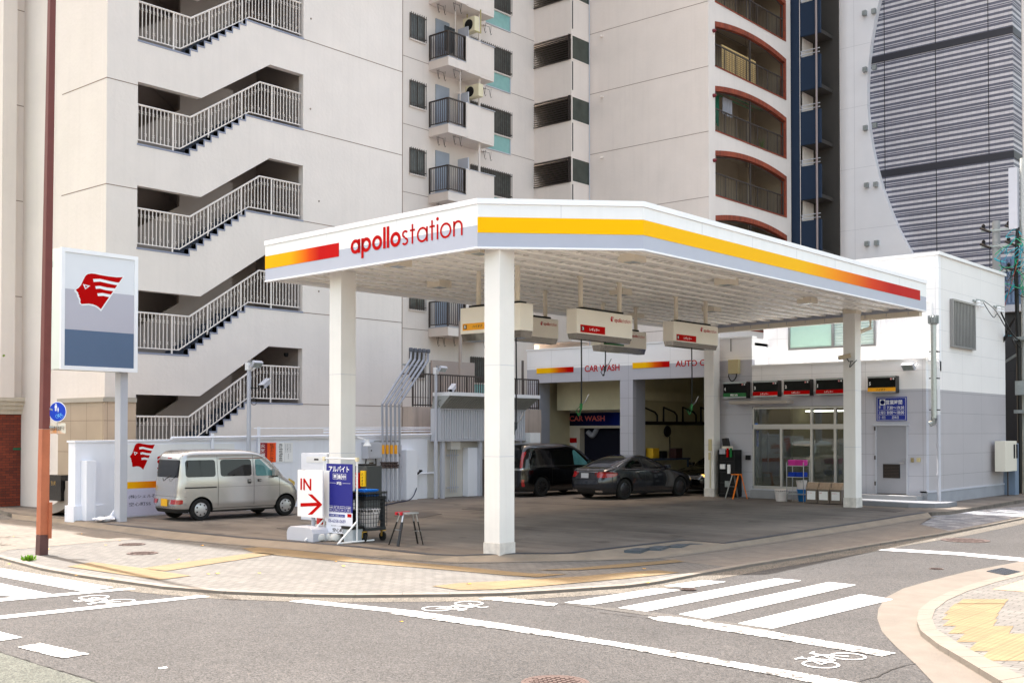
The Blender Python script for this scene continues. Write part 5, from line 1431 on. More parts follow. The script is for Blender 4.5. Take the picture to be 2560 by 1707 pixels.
# stripes with their printed colour change
t1 = tpos(C0, C1, 847.6, .4)
fascia(C0, C1, 'colour_stripe', .285, .565, M_ramp('stripe_left', [(0, (250, 178, 0)), (.35, (250, 172, 0)), (.62, (216, 70, 6)), (.75, RED_), (1, RED_)], 'X'), .001, .006, 0, 0, 0, t1)
m_yst = M('stripe_yellow', (250, 190, 0), .5, var=0, spec=.12)
fascia(C1, C2, 'colour_stripe', .285, .565, m_yst, .001, .006, .0, .002)
te = tpos(C2, C3, 2300, .4); f = lambda px: tpos(C2, C3, px, .4) / te
fascia(C2, C3, 'colour_stripe', .285, .565, M_ramp('stripe_right', [(0, (250, 190, 0)), (f(2010), (250, 188, 0)), (f(2090), (250, 150, 0)), (f(2180), (220, 60, 5)), (f(2228), RED_), (1, RED_)], 'Y'), .001, .006, 0, 0, 0, te)
# the name in red letters
tl = (C1 - C0).normalized(); nl = off(C0, C1, 1)
a_, b_ = tpos(C0, C1, 877, .35), tpos(C0, C1, 1157, .35)
A = C0.lerp(C1, a_) + nl * .004 + UZ * .285; L = (C1 - C0).length * (b_ - a_)
def two_tone(mb, p, u, w, h_em, b1=.022, b2=.0):
    """the word drawn from rounds and stems: heavy first half, light second half"""
    p = Vector(p); u = Vector(u).normalized(); n = u.cross(UZ); xh = h_em * .56; d0 = n * .002
    seq = [('a', 1), ('p', 1), ('o', 1), ('l', 1), ('l', 1), ('o', 1), ('s', 0), ('t', 0), ('a', 0), ('t', 0), ('i', 0), ('o', 0), ('n', 0)]
    wd = {'a': 1.0, 'p': 1.0, 'o': 1.0, 'l': 0.0, 's': .62, 't': .5, 'i': 0.0, 'n': .82}
    st = {1: .25, 0: .145}; gp = {1: .10, 0: .15}
    tot = 0; xs = []
    for c, b in seq:
        ww = max(wd[c], st[b]); xs.append(tot); tot += ww + gp[b]
    tot -= .15; s_ = w / (tot * xh)
    def P(x, y): return p + u * (x * xh * s_) + UZ * (y * xh) + d0
    def rect(x0, x1, y0, y1): mb.quad(P(x0, y0), P(x1, y0), P(x1, y1), P(x0, y1))
    def arc(cx, cy, rx, ry, t, a0, a1, k=26):
        for i in range(k):
            A0, A1 = rad(a0 + (a1 - a0) * i / k), rad(a0 + (a1 - a0) * (i + 1) / k)
            q = [(cx + rx * math.cos(A0), cy + ry * math.sin(A0)), (cx + rx * math.cos(A1), cy + ry * math.sin(A1)), (cx + (rx - t) * math.cos(A1), cy + (ry - t) * math.sin(A1)), (cx + (rx - t) * math.cos(A0), cy + (ry - t) * math.sin(A0))]
            if a1 < a0: q.reverse()
            mb.quad(*[P(*v) for v in q])
    for (c, b), x in zip(seq, xs):
        t = st[b]
        if c in 'aop': arc(x + .5, .5, .5, .52, t, 0, 360)
        if c == 'a': rect(x + 1 - t, x + 1, 0, 1)
        if c == 'p': rect(x, x + t, -.42, 1)
        if c == 'l': rect(x, x + t, 0, 1.5)
        if c == 'i': rect(x, x + t, 0, 1); arc(x + t / 2, 1.36, .12, .12, .119, 0, 360, 14)
        if c == 't': rect(x + .16, x + .16 + t, .0, 1.34); rect(x, x + .48, .99 - t * .9, .99)
        if c == 'n': rect(x, x + t, 0, 1); arc(x + .41, .59, .41, .43, t, 0, 180, 18); rect(x + .82 - t, x + .82, 0, .59)
        if c == 's': arc(x + .32, .745, .29, .275, t, 30, 270, 18); arc(x + .30, .255, .31, .275, t, 90, -150, 18)
m = MB(); two_tone(m, A, tl, L, .50); m.build('lettering', m_red, cp)
# panel joints
m = MB()
for a, b, n in ((C0, C1, 3), (C1, C2, 2), (C2, C3, 7)):
    nn = off(a, b, 1)
    for i in range(1, n):
        p = a.lerp(b, i / n); m.hexa([p + nn * .0 + UZ * .57 - (b - a).normalized() * .003, p + nn * .0015 + UZ * .57 - (b - a).normalized() * .003, p + nn * .0015 + UZ * .57 + (b - a).normalized() * .003, p + UZ * .57 + (b - a).normalized() * .003] + [q + UZ * .23 for q in (p + nn * .0 + UZ * .57 - (b - a).normalized() * .003, p + nn * .0015 + UZ * .57 - (b - a).normalized() * .003, p + nn * .0015 + UZ * .57 + (b - a).normalized() * .003, p + UZ * .57 + (b - a).normalized() * .003)])
m.build('panel_joint', m_lgrey, cp)
# deck : roof sheet and ribbed underside
m = MB(); q = [Vector(c) for c in ring_]
mid = sum(q, Vector()) / 5; m.prism([(c.x + (mid.x - c.x) * .02, c.y + (mid.y - c.y) * .02, c.z + .62) for c in q], (0, 0, .04)); m.build('roof_sheet', m_lgrey, cp)
m_soff = M('soffit_cream', (244, 240, 232), .28, var=.05, scale=1.2, spec=.6, rvar=.1)
m = MB(); inn = [Vector((C0.x + .1, C0.y + .1, 0)), Vector((C1.x - .05, C1.y + .1, 0)), Vector((C2.x - .1, C2.y + .05, 0)), Vector((C3.x - .1, C3.y - .02, 0)), Vector((C4.x + .1, C4.y - .02, 0))]
DZ = .13
m.prism([(c.x, c.y, zbot(c) + DZ + .02) for c in inn], (0, 0, .03)); m.build('soffit', m_soff, cp)
m = MB(); ar = (C3 - C2).normalized()
def clipY(x):
    # start of the deck for column x along the ribs
    if x < C1.x: return C0.y + (C1.y - C0.y) * (x - C0.x) / (C1.x - C0.x) + .12
    return C1.y + (C2.y - C1.y) * (x - C1.x) / (C2.x - C1.x) + .12
x = C0.x + .2
while x < C2.x - .15:
    y0 = clipY(x); y1 = C3.y + (C4.y - C3.y) * (C3.x - x) / (C3.x - C4.x) - .05; dx = ar.x / ar.y
    a = Vector((x, y0, 0)); b = Vector((x + dx * (y1 - y0), y1, 0)); a.z = zbot(a) + DZ; b.z = zbot(b) + DZ
    m.bar(a, b, .16, .04)
    x += .52
m.build('soffit_rib', M('rib_cream', (248, 245, 238), .4, var=.02), cp)
# gutter along the far edge
m = MB(); g0 = C3 + Vector((-.15, -.05, -.02)); g1 = C4 + Vector((.1, -.05, -.02))
m.bar(g0 + UZ * -.02, g1 + UZ * -.02, .16, .16); gt = m.build('gutter', m_cream, cp)
m = MB(); m.tube([g0 + Vector((-1.5, 0, -.08)), g0 + Vector((-1.5, 0, -.35)), g0 + Vector((-1.75, -.1, -.45)), g0 + Vector((-2.1, -.1, -.48))], .06, 8); m.build('gutter_outlet', m_cream, gt)
m = MB()
for i in range(12):
    p = g0.lerp(g1, (i + .5) / 12); m.bar(p + Vector((0, -.09, .06)), p + Vector((0, -.09, -.04)), .012, .012)
m.build('gutter_hook', m_grey, gt)
# box beams over the columns
# ---- columns : things that carry the canopy, parts of it
def column(cx, cy, sx, sy, z0, label=None, plinth=.3, zt=5.62):
    m = MB(); m.box(cx - sx, cx, cy, cy + sy, z0 + plinth, zt - .03)
    c = m.build('column', m_colm, cp, bevel=.012)
    m = MB(); m.box(cx - sx - .012, cx + .012, cy - .012, cy + sy + .012, z0, z0 + plinth); m.build('column_base', M('column_base_paint', (214, 208, 200), .6, var=.14, scale=7, streak=.25), c, bevel=.006)
    m = MB()
    for z in (1.75, 3.4): m.box(cx - sx - .0015, cx + .0015, cy - .0015, cy + sy + .0015, z, z + .008)
    m.build('column_joint', m_lgrey, c)
    return c
pm = onZ(1249, 1386, 0); column(pm.x, pm.y, .37, .41, -.1)
p2 = onZ(851, 1343, 0); column(p2.x, p2.y, .37, .41, -.02)
pr_ = onZ(2140, 1268.5, 0); column(pr_.x, pr_.y, .37, .41, -.02, zt=5.68)
pf = onZ(1785, 1241.5, 0); column(pf.x, pf.y, .37, .41, -.02, zt=5.66)
# conduit box on the far column
# ---- soffit lamps
lamps = [(994.6, 667), (1098, 719), (1199, 635), (1580, 656), (1552, 738), (1816, 713), (2018, 759), (1779, 779), (2130, 786), (1588, 796)]
m_lampg = M('lamp_frost', (172, 182, 182), .15, var=.15, scale=6)
for px, py in lamps:
    c = CP(px, py, .0)
    m = MB(); s = .20; m.box(c.x - s, c.x + s, c.y - s, c.y + s, c.z, c.z + .19); l_ = m.build('soffit_lamp', m_cream, cp)
    m = MB(); m.box(c.x - s * .6, c.x + s * .6, c.y - s * .6, c.y + s * .6, c.z - .006, c.z - .0005); m.build('lamp_glass', m_lampg, l_)
# ================================================================ HANGING HOSE UNITS
EMB = [(320, 575), (355, 550), (380, 520), (400, 475), (425, 425), (440, 405), (460, 393), (500, 386), (545, 390), (600, 403), (700, 420), (790, 430), (863, 428), (737, 612), (610, 797), (585, 775), (560, 758), (520, 742), (470, 734), (385, 738), (372, 720), (375, 690), (367, 665), (355, 650), (362, 640), (348, 625), (350, 608), (338, 598)]
EMBW = [(302, 578), (350, 535), (380, 490), (405, 430), (440, 385), (500, 372), (600, 388), (700, 406), (790, 416), (884, 412), (745, 625), (612, 824), (580, 795), (540, 768), (470, 752), (392, 756), (362, 735), (352, 680), (336, 655), (330, 620), (306, 596)]
BARS = [[(520, 450), (600, 448), (700, 472), (790, 490), (832, 492), (800, 522), (700, 503), (600, 480), (527, 484)], [(545, 533), (600, 529), (680, 548), (782, 560), (757, 590), (660, 577), (600, 560), (553, 564)], [(568, 615), (630, 611), (734, 632), (712, 660), (640, 645), (576, 646)]]
EYE = [[(402, 508), (488, 528), (430, 570)], [(424, 524), (462, 532), (435, 553)]]
def emblem(p, u, w, parent, outline=True):
    """the winged red head, w metres wide; p is its lower left corner"""
    p = Vector(p); u = Vector(u).normalized(); n = u.cross(UZ); s = w / 560.0
    # traced obliquely: undo the slant of the sign face
    def P(q, d):
        x = (q[0] - 310) ; yy = (825 - (q[1] - (q[0] - 310) * .055))
        return p + u * (x * s) + UZ * (yy * s * 1.28) + n * d
    def fan(mb, pts, d): mb.quad(*[P(q, d) for q in pts])
    out = None
    if outline:
        m = MB(); fan(m, EMBW, .002); m.build('emblem_outline', m_wlet, parent)
    m = MB(); fan(m, EMB, .004); e = m.build('emblem', m_red, parent)
    m = MB(); [fan(m, b, .006) for b in BARS]; fan(m, EYE[0], .006); m.build('emblem_bars', m_wlet, e)
    m = MB(); fan(m, EYE[1], .008); m.build('emblem_eye', m_red, e)
def hose(unit, x, y, z0, z1, col, label=None):
    m = MB(); m.tube([(x, y, z0), (x + .01, y, (z0 + z1) / 2), (x, y, z1)], .016, 8); h = m.build('hose', m_dark, unit)
    m = MB(); m.tube([(x, y, z1), (x - .01, y, z1 - .12), (x - .04, y - .02, z1 - .26)], .035, 8, .028); m.tube([(x - .02, y - .01, z1 - .06), (x - .12, y - .04, z1 - .16), (x - .05, y - .02, z1 - .28)], .012, 6)
    nz = m.build('nozzle', col, unit, smooth=True)
    m = MB(); m.tube([(x - .01, y, z1 - .06), (x + .10, y + .03, z1 + .06), (x + .17, y + .05, z1 + .20)], .012, 6); m.build('spout', m_steel, nz)
m_unit = M('unit_cream', (236, 230, 218), .4, var=.02)
def unit_y(poles, pxl, pxr, ytop, ybot, num, word, colr, label, stripy, narrow, hz=None, hpx=None, band=True, ncol=None, xoff=.16, logo=True):
    P = [CP(px, py, DZ) for px, py in poles]; X = sum(p.x for p in P) / len(P) + xoff
    y0 = onX(pxl, ytop, X).y; y1 = onX(pxr, ytop, X).y; zt = onX(pxl, ytop, X).z; zb = onX(pxl, ybot, X).z
    zs = onX(pxl, stripy, X).z; xb = onY(narrow, ytop, y0).x if narrow else X - .35
    t = thing('hose_unit', label, 'fuel hose unit', ((X + xb) / 2, (y0 + y1) / 2, zb), group='fuel hose units hung from the canopy')
    m = MB(); m.box(xb, X, y0, y1, zb, zt); m.build('housing', m_unit, t, bevel=.012)
    m = MB(); m.box(xb + .08, X - .03, y0 + (y1 - y0) * .12, y1 - (y1 - y0) * .15, zt, zt + .05); m.build('mounting_plate', m_dark, t)
    for k, p in enumerate(P):
        m = MB(); yy = max(y0 + .2, min(y1 - .2, p.y)); m.tube([(X - xoff, yy, zt + .05), (X - xoff, yy, p.z + .03)], .055, 12); m.tube([(X - xoff, yy, p.z - .03), (X - xoff, yy, p.z + .0)], .085, 12); m.build('hanger_pipe', m_cream, t, smooth=True)
    m = MB(); m.hexa([(xb + .04, y0 + .03, zs), (X - .05, y0 + .03, zs), (X - .05, y1 - .03, zs), (xb + .04, y1 - .03, zs), (xb + .02, y0 + .01, zb - .001), (X - .01, y0 + .01, zb - .001), (X - .01, y1 - .01, zb - .001), (xb + .02, y1 - .01, zb - .001)]); m.build('mirror_skirt', m_mirror, t)
    H_ = zt - zb; W_ = y1 - y0
    if band:
        a, b_ = y0 + W_ * .06, y0 + W_ * .49; z0 = zb + H_ * .05; z1 = zb + H_ * .36
        m = MB(); m.box(X + .001, X + .006, a, b_, z0, z1); bd = m.build('fuel_band', colr, t)
        m = MB(); m.box(X + .006, X + .008, a + .03, a + .03 + (z1 - z0) * .62, z0 + (z1 - z0) * .2, z0 + (z1 - z0) * .8); nb_ = m.build('number_plate', m_klet, bd)
        m = MB(); text(m, num, (X + .0085, a + .05, z0 + (z1 - z0) * .3), UY, UZ, w=(z1 - z0) * (.2 if num == '1' else .36), h=(z1 - z0) * .4, bold=.03); m.build('number', m_wlet, nb_)
        m = MB(); text(m, word, (X + .006, a + (b_ - a) * .36, z0 + (z1 - z0) * .28), UY, UZ, w=(b_ - a) * .40, h=(z1 - z0) * .42, bold=.03); m.build('lettering', m_klet if colr is m_amber else m_wlet, bd)
    if logo:
        zl = zb + H_ * .60
        m = MB(); two_tone(m, (X + .001, y0 + W_ * .66, zl + .02), UY, W_ * .30, H_ * .20, .015, .0); m.build('lettering', m_red, t)
        emblem((X + .001, y0 + W_ * .585, zl - .01), UY, W_ * .065, t, outline=False)
    if hz:
        p = onX(hpx, hz[0], X - .12); q = onX(hpx, hz[1], X - .12); hose(t, p.x, p.y, zb + .02, q.z, ncol or m_green)
    return t
unit_y([(1460, 690), (1540, 707)], 1442, 1581, 770, 832, '3', 'レギュラー', m_red, 'cream hose unit with a red band numbered 3, right of the corner column', 846, 1416, (850, 1008), 1453)
unit_y([(1695, 740), (1759, 752)], 1684, 1795, 802, 852, '1', 'レギュラー', m_red, 'cream hose unit with a red band numbered 1, before the far column', 864, 1657, (870, 1010), 1729)
unit_y([(1515, 758), (1581, 770)], 1502, 1616, 818, 862, '4', '軽油', m_green, 'cream hose unit with a green band numbered 4, behind the unit numbered 3', 876, 1478, (880, 915), 1513, ncol=M('nozzle_dark', (40, 44, 46), .5))
unit_y([(1280, 716), (1358, 729)], 1283, 1396, 786, 836, '', '', m_red, 'cream hose unit right behind the corner column, without a coloured band in view', 850, 1262, band=False)
# unit 5 faces the street
P = [CP(1197, 681, DZ), CP(1294, 667, DZ)]
Y5 = min(p.y for p in P) - .16; x0 = onY(1151, 771, Y5).x; x1 = P[1].x + .22; z1 = onY(1152, 771, Y5).z; z0 = onY(1152, 836, Y5).z
t = thing('hose_unit', 'cream hose unit with a yellow band numbered 5, behind the corner column', 'fuel hose unit', ((x0 + x1) / 2, Y5 + .3, z0), group='fuel hose units hung from the canopy')
y1_ = onX(1333, 775, x1).y
m = MB(); m.box(x0, x1, Y5, y1_, z0, z1); m.build('housing', m_unit, t, bevel=.012)
m = MB(); m.box(x0 + .2, x1 - .1, Y5 + .05, y1_ - .1, z1, z1 + .05); m.build('mounting_plate', m_dark, t)
for p in P:
    m = MB(); m.tube([(p.x, max(Y5 + .16, p.y), z1 + .05), (p.x, max(Y5 + .16, p.y), p.z + .03)], .055, 12); m.build('hanger_pipe', m_cream, t, smooth=True)
m = MB(); m.hexa([(x0 + .03, Y5 + .05, z0 - .15), (x1 - .03, Y5 + .05, z0 - .15), (x1 - .03, y1_ - .03, z0 - .15), (x0 + .03, y1_ - .03, z0 - .15), (x0 + .01, Y5 + .01, z0 - .001), (x1 - .01, Y5 + .01, z0 - .001), (x1 - .01, y1_ - .01, z0 - .001), (x0 + .01, y1_ - .01, z0 - .001)]); m.build('mirror_skirt', m_mirror, t)
a, b = onY(1157, 815, Y5).x, onY(1240, 815, Y5).x; za, zb_ = onY(1157, 827, Y5).z, onY(1157, 810, Y5).z
m = MB(); m.box(a, b, Y5 - .006, Y5 - .001, za, zb_); bd = m.build('fuel_band', m_amber, t)
m = MB(); m.box(a + .03, a + .03 + (zb_ - za) * .62, Y5 - .008, Y5 - .0062, za + (zb_ - za) * .2, za + (zb_ - za) * .82); nb_ = m.build('number_plate', m_klet, bd)
m = MB(); text(m, '5', (a + .045, Y5 - .0085, za + (zb_ - za) * .32), UX, UZ, w=(zb_ - za) * .34, h=(zb_ - za) * .4, bold=.03); m.build('number', m_wlet, nb_)
c0 = onY(1182, 815, Y5).x; c1 = onY(1206, 815, Y5).x
m = MB(); text(m, 'ハイオク', (c0, Y5 - .006, za + (zb_ - za) * .3), UX, UZ, w=c1 - c0, h=(zb_ - za) * .42, bold=.02); m.build('lettering', m_klet, bd)
p = onY(1289, 1050, Y5 + .3); hose(t, onX(1290, 1000, x1 - .2).x, onX(1290, 1000, x1 - .2).y, z0 - .02, onX(1290, 1055, x1 - .2).z, M('nozzle_dark2', (30, 40, 46), .5))

# ================================================================ POLE SIGN
XG = onZ(302, 1303).x
def GX(px, py, X): return onX(px, py, X)
X_s = XG + .28
ts = thing('pole_sign', 'tall pole sign with a red winged head emblem over grey and slate bands', 'sign', (XG, onZ(302, 1303).y, 0))
y0 = onX(153, 700, X_s).y; y1 = onX(343.5, 700, X_s).y
zt, zb = onX(153, 618.5, X_s).z, onX(153, 922, X_s).z
m = MB(); m.box(X_s - .62, X_s - .03, y0, y1, zb, zt); m.build('cabinet', M('sign_case', (222, 228, 222), .4, var=.02), ts, bevel=.015)
m = MB(); fw_ = .085
m.box(X_s - .03, X_s + .02, y0 - .01, y1 + .01, zt - fw_, zt + .01); m.box(X_s - .03, X_s + .02, y0 - .01, y1 + .01, zb - .01, zb + fw_); m.box(X_s - .03, X_s + .02, y0 - .01, y0 + fw_, zb + fw_, zt - fw_); m.box(X_s - .03, X_s + .02, y1 - fw_, y1 + .01, zb + fw_, zt - fw_)
m.build('frame', m_cap, ts)
def zz(py): return onX(155, py, X_s).z
za, zbm, zc = zz(720), zz(821.5), 0
m = MB(); m.box(X_s - .025, X_s - .005, y0 + fw_, y1 - fw_, za, zt - fw_); m.build('upper_band', M('sign_pale', (226, 228, 232), .4, var=.01), ts)
m = MB(); m.box(X_s - .025, X_s - .0051, y0 + fw_, y1 - fw_, zbm, za - .001); m.build('middle_band', M('sign_midgrey', (186, 184, 194), .4, var=.01), ts)
m = MB(); m.box(X_s - .025, X_s - .0052, y0 + fw_, y1 - fw_, zb + fw_, zbm - .001); m.build('lower_band', m_steelblue, ts)
# emblem traced on the face itself
def EP(q, d): 
    x, y = 120 + q[0] / 4.6125, 600 + q[1] / 4.6125; p = onX(x, y, X_s - .004 + d); return (X_s - .004 + d, p.y, p.z)
m = MB(); m.quad(*[EP(q, .002) for q in EMBW]); m.build('emblem_outline', m_wlet, ts)
m = MB(); m.quad(*[EP(q, .004) for q in EMB]); e = m.build('emblem', m_red, ts)
m = MB(); [m.quad(*[EP(q, .006) for q in b]) for b in BARS]; m.quad(*[EP(q, .006) for q in EYE[0]]); m.build('emblem_bars', m_wlet, e)
m = MB(); m.quad(*[EP(q, .008) for q in EYE[1]]); m.build('emblem_eye', m_red, e)
m = MB(); yp0, yp1 = onX(298, 1200, XG + .1).y, onX(323, 1200, XG + .1).y
m.box(XG - .16, XG + .1, yp0 + .02, yp1 - .05, -.02, zb - .012); m.build('pole', m_lgrey, ts, bevel=.01)
m = MB()
for i in range(5): m.box(X_s - .5, X_s - .38, y0 - .006, y0 - .001, zt - .42 + i * .03, zt - .41 + i * .03)
m.build('vent_slots', m_grey, ts)

# ================================================================ BROWN POLE AND ROUND SIGN
m_pole = M('pole_maroon', (112, 58, 52), .6, var=.08, scale=4); m_poleo = M('pole_faded', (178, 104, 72), .65, var=.12, scale=5, streak=.2); m_poled = M('pole_dark', (92, 62, 58), .7, var=.12, scale=5)
bp = onZ(103, 1386, ZS)
tp = thing('utility_pole', 'leaning square steel pole painted maroon above faded orange', 'pole', tuple(bp))
# lean: follow the axis seen in the picture at constant distance
dpt = (Vector((bp.x, bp.y, 0)) - Vector((0, 0, 0))).dot(FWD)
def at_depth(px, py):
    r = ray(px, py); return CAM + r * ((bp - CAM).dot(FWD) / r.dot(FWD))
def polesec(pa, pb, wa, wb, mat, name, parent=tp, bev=0):
    a, b = at_depth(*pa), at_depth(*pb); m = MB(); d = (bp - CAM).dot(FWD); ka, kb = wa * d / F * .5, wb * d / F * .5
    m.hexa([(a.x - ka, a.y - ka, a.z), (a.x + ka, a.y - ka, a.z), (a.x + ka, a.y + ka, a.z), (a.x - ka, a.y + ka, a.z), (b.x - kb, b.y - kb, b.z), (b.x + kb, b.y - kb, b.z), (b.x + kb, b.y + kb, b.z), (b.x - kb, b.y + kb, b.z)])
    return m.build(name, mat, parent, bevel=.012)
k_ = 1 / 1.41
polesec((104, 1390), (106, 1336), 32 * k_, 31.5 * k_, m_poled, 'pole_foot')
polesec((106, 1335.7), (111, 1072.3), 31.5 * k_, 29 * k_, m_poleo, 'lower_pole')
polesec((111, 1072), (145, -900), 28.5 * k_, 15 * k_, m_pole, 'upper_pole')
m = MB(); a, b = at_depth(122, 1345), at_depth(124, 1255); m.hexa([(a.x - .0, a.y - .02, a.z), (a.x + .05, a.y - .02, a.z), (a.x + .05, a.y + .03, a.z), (a.x, a.y + .03, a.z), (b.x - .0, b.y - .02, b.z), (b.x + .05, b.y - .02, b.z), (b.x + .05, b.y + .03, b.z), (b.x, b.y + .03, b.z)]); m.build('cable_cover', m_poleo, tp)
c = at_depth(144, 1029)
tr = thing('shared_path_sign', 'round blue sign with white walkers and a bicycle on the brown pole', 'road sign', tuple(c))
dcam = (c - CAM).dot(FWD); R_ = 22.5 * dcam / F
nrm = (CAM - c); nrm.z = 0; nrm.normalize(); nrm = (nrm + RIGHT * -.42).normalized(); us = UZ.cross(nrm).normalized()
def disc(name, r, d, mat, n=40, par=tr):
    m = MB(); pts = [c + nrm * d + us * (r * math.cos(2 * math.pi * i / n)) + UZ * (r * math.sin(2 * math.pi * i / n) * 1.12) for i in range(n)]; m.prism(pts, nrm * .004); return m.build(name, mat, par)
disc('rim', R_, 0, m_wlet); face = disc('face', R_ * .93, .005, M('roadsign_blue', (8, 62, 190), .4, var=.03))
def sp(x, y): return c + nrm * .0105 + us * (x * R_) + UZ * (y * R_)
m = MB()
def blob(pts): m.quad(*[sp(*p) for p in pts])
def circ(x, y, r): m.quad(*[sp(x + r * math.cos(2 * math.pi * i / 14), y + r * math.sin(2 * math.pi * i / 14)) for i in range(14)])
circ(-.17, .86, .07); blob([(-.28, .76), (-.06, .76), (-.03, .42), (-.10, .42), (-.10, .1), (-.17, .1), (-.18, .4), (-.2, .1), (-.27, .1), (-.27, .42), (-.33, .45)])
circ(.08, .44, .05); blob([(0.02, .37), (.14, .37), (.17, .16), (.12, .16), (.12, -.02), (.05, -.02), (.04, .16), (0, .16)])
m.build('walkers', m_wlet, face)
m = MB()
def ringp(x, y, r, w_=.035):
    for i in range(18):
        a0, a1 = 2 * math.pi * i / 18, 2 * math.pi * (i + 1) / 18
        m.quad(*[sp(x + q * math.cos(t), y + q * math.sin(t)) for q, t in ((r, a0), (r, a1), (r - w_, a1), (r - w_, a0))])
def ln(a, b, w_=.018):
    A, B = Vector((a[0], a[1], 0)), Vector((b[0], b[1], 0)); t = (B - A).normalized(); s_ = Vector((-t.y, t.x, 0)) * w_
    m.quad(*[sp(v.x, v.y) for v in (A - s_, B - s_, B + s_, A + s_)])
ringp(-.02, -.5, .2); ringp(.48, -.5, .2); ln((-.02, -.5), (.1, -.28)); ln((.1, -.28), (.4, -.28)); ln((.4, -.28), (.48, -.5)); ln((.1, -.28), (.22, -.52)); ln((.22, -.52), (.4, -.28)); ln((-.02, -.5), (.22, -.52)); ln((.38, -.2), (.42, -.28)); ln((.06, -.22), (.16, -.22)); ln((.3, -.18), (.46, -.18))
m.build('bicycle_mark', M('mark_cyan', (120, 200, 245), .5, var=0), face)
m = MB(); p = at_depth(112, 1017); m.bar(p, c - nrm * .01 + UZ * .0, .02, .03); m.bar(at_depth(112, 1066), at_depth(144, 1068) - nrm * .01, .02, .03); m.bar(c - nrm * .012 - UZ * .15, c - nrm * .012 - UZ * .42, .03, .01); m.build('bracket', m_galv, tr)
c2 = at_depth(144, 1070.5); w2, h2 = 20.5 * dcam / F, 13.3 * dcam / F
tq = thing('plate_sign', 'rust stained white plate with faded black writing under the round blue sign', 'sign', tuple(c2))
m = MB()
def rrect(c, w, h, r, d, n=4):
    out = []
    for cx, cy, a0 in ((w - r, h - r, 0), (-w + r, h - r, 90), (-w + r, -h + r, 180), (w - r, -h + r, 270)):
        for i in range(n + 1):
            a = rad(a0 + 90 * i / n); out.append(c + us * (cx + r * math.cos(a)) + UZ * (cy + r * math.sin(a)) + nrm * d)
    return out
m.prism(rrect(c2, w2, h2, w2 * .15, 0), nrm * .004); 
def rusty():
    mm = bpy.data.materials.new('rusty_plate'); mm.use_nodes = True; n = mm.node_tree.nodes; l = mm.node_tree.links; b = n['Principled BSDF']
    tc = n.new('ShaderNodeTexCoord'); no = n.new('ShaderNodeTexNoise'); no.inputs['Scale'].default_value = 5; no.inputs['Detail'].default_value = 8
    l.new(tc.outputs['Object'], no.inputs['Vector']); cr = n.new('ShaderNodeValToRGB'); e = cr.color_ramp.elements
    e[0].position = .45; e[0].color = (*lin((226, 218, 200)), 1); e[1].position = .62; e[1].color = (*lin((208, 140, 84)), 1)
    l.new(no.outputs['Fac'], cr.inputs[0]); l.new(cr.outputs[0], b.inputs['Base Color']); b.inputs['Roughness'].default_value = .7; return mm
m.build('plate', rusty(), tq)
m = MB(); text(m, '自転車歩道通行可', c2 - us * w2 * .86 - UZ * h2 * .45 + nrm * .005, us, UZ, w=w2 * 1.72, h=h2 * .9, bold=.01); m.build('lettering', M('letter_faded', (86, 72, 60), .7, var=.2, scale=10), tq)
# ================================================================ BOUNDARY WALL AND ITS FITTINGS
XB_ = -26.5
bw = thing('boundary_wall', 'long white painted wall behind the forecourt with red emblem and lettering', 'wall', (XB_, 20, 0))
def WX(px, py, X=XB_): return onX(px, py, X)
ya, yz = WX(188, 1200).y, 31.8
y_end = yz
zt0 = WX(192, 1106).z; zt1 = WX(700, 1098).z
m = MB(); m.hexa([(XB_ - .35, ya, -.05), (XB_, ya, -.05), (XB_, y_end, -.05), (XB_ - .35, y_end, -.05), (XB_ - .35, ya, zt0), (XB_, ya, zt0), (XB_, y_end, zt0 + .12), (XB_ - .35, y_end, zt0 + .12)]); m.build('wall_panel', m_white2, bw, bevel=.01)
m = MB(); m.hexa([(XB_ - .38, ya - .03, zt0), (XB_ + .03, ya - .03, zt0), (XB_ + .03, y_end, zt0 + .12), (XB_ - .38, y_end, zt0 + .12), (XB_ - .38, ya - .03, zt0 + .05), (XB_ + .03, ya - .03, zt0 + .05), (XB_ + .03, y_end, zt0 + .17), (XB_ - .38, y_end, zt0 + .17)]); m.build('coping', m_white2, bw)
m = MB(); m.box(XB_ - .40, XB_ + .05, ya - .06, ya + .75, -.05, .36); m.build('end_plinth', m_white2, bw, bevel=.01)
y1 = WX(240, 1200, XB_ + .3).y
m = MB(); m.box(XB_ + .001, XB_ + .30, y1 - .25, y1, -.03, WX(237, 1150).z); m.build('buttress', m_white2, bw, bevel=.01)
# printed panel on the wall
yp = WX(296, 1200).y; ype = WX(585, 1200).y
m = MB(); m.box(XB_ + .002, XB_ + .012, yp, ype, zt0 - .06 - 1.0, zt0 - .06); m.build('sign_panel_white', m_white, bw)
zy1, zy0 = WX(300, 1205).z, WX(300, 1222).z
m = MB(); m.box(XB_ + .002, XB_ + .012, yp, ype, 0.02, zy0 - .001); m.build('sign_panel_lilac', M('panel_lilac', (206, 202, 220), .5, var=.01), bw)
m = MB(); m.box(XB_ + .002, XB_ + .014, yp, ype, zy0, zy1); m.build('colour_stripe', M_ramp('stripe_wall', [(0, (250, 196, 20)), (.12, (250, 176, 20)), (.3, (238, 120, 20)), (.55, RED_), (1, RED_)], 'Y'), bw)
m = MB(); m.box(XB_ + .002, XB_ + .0119, yp, ype, zy1 + .001, zt0 - 1.061); m.build('sign_panel_white', m_white, bw)
a, b = WX(322, 1182), WX(387, 1140)
emblem((XB_ + .013, a.y, a.z), UY, b.y - a.y, bw, outline=False)
m = MB(); p = WX(392, 1157); text(m, 'apollo', (XB_ + .014, p.y, p.z), UY, UZ, size=.38, w=1.25, bold=.03); m.build('lettering', m_red, bw)
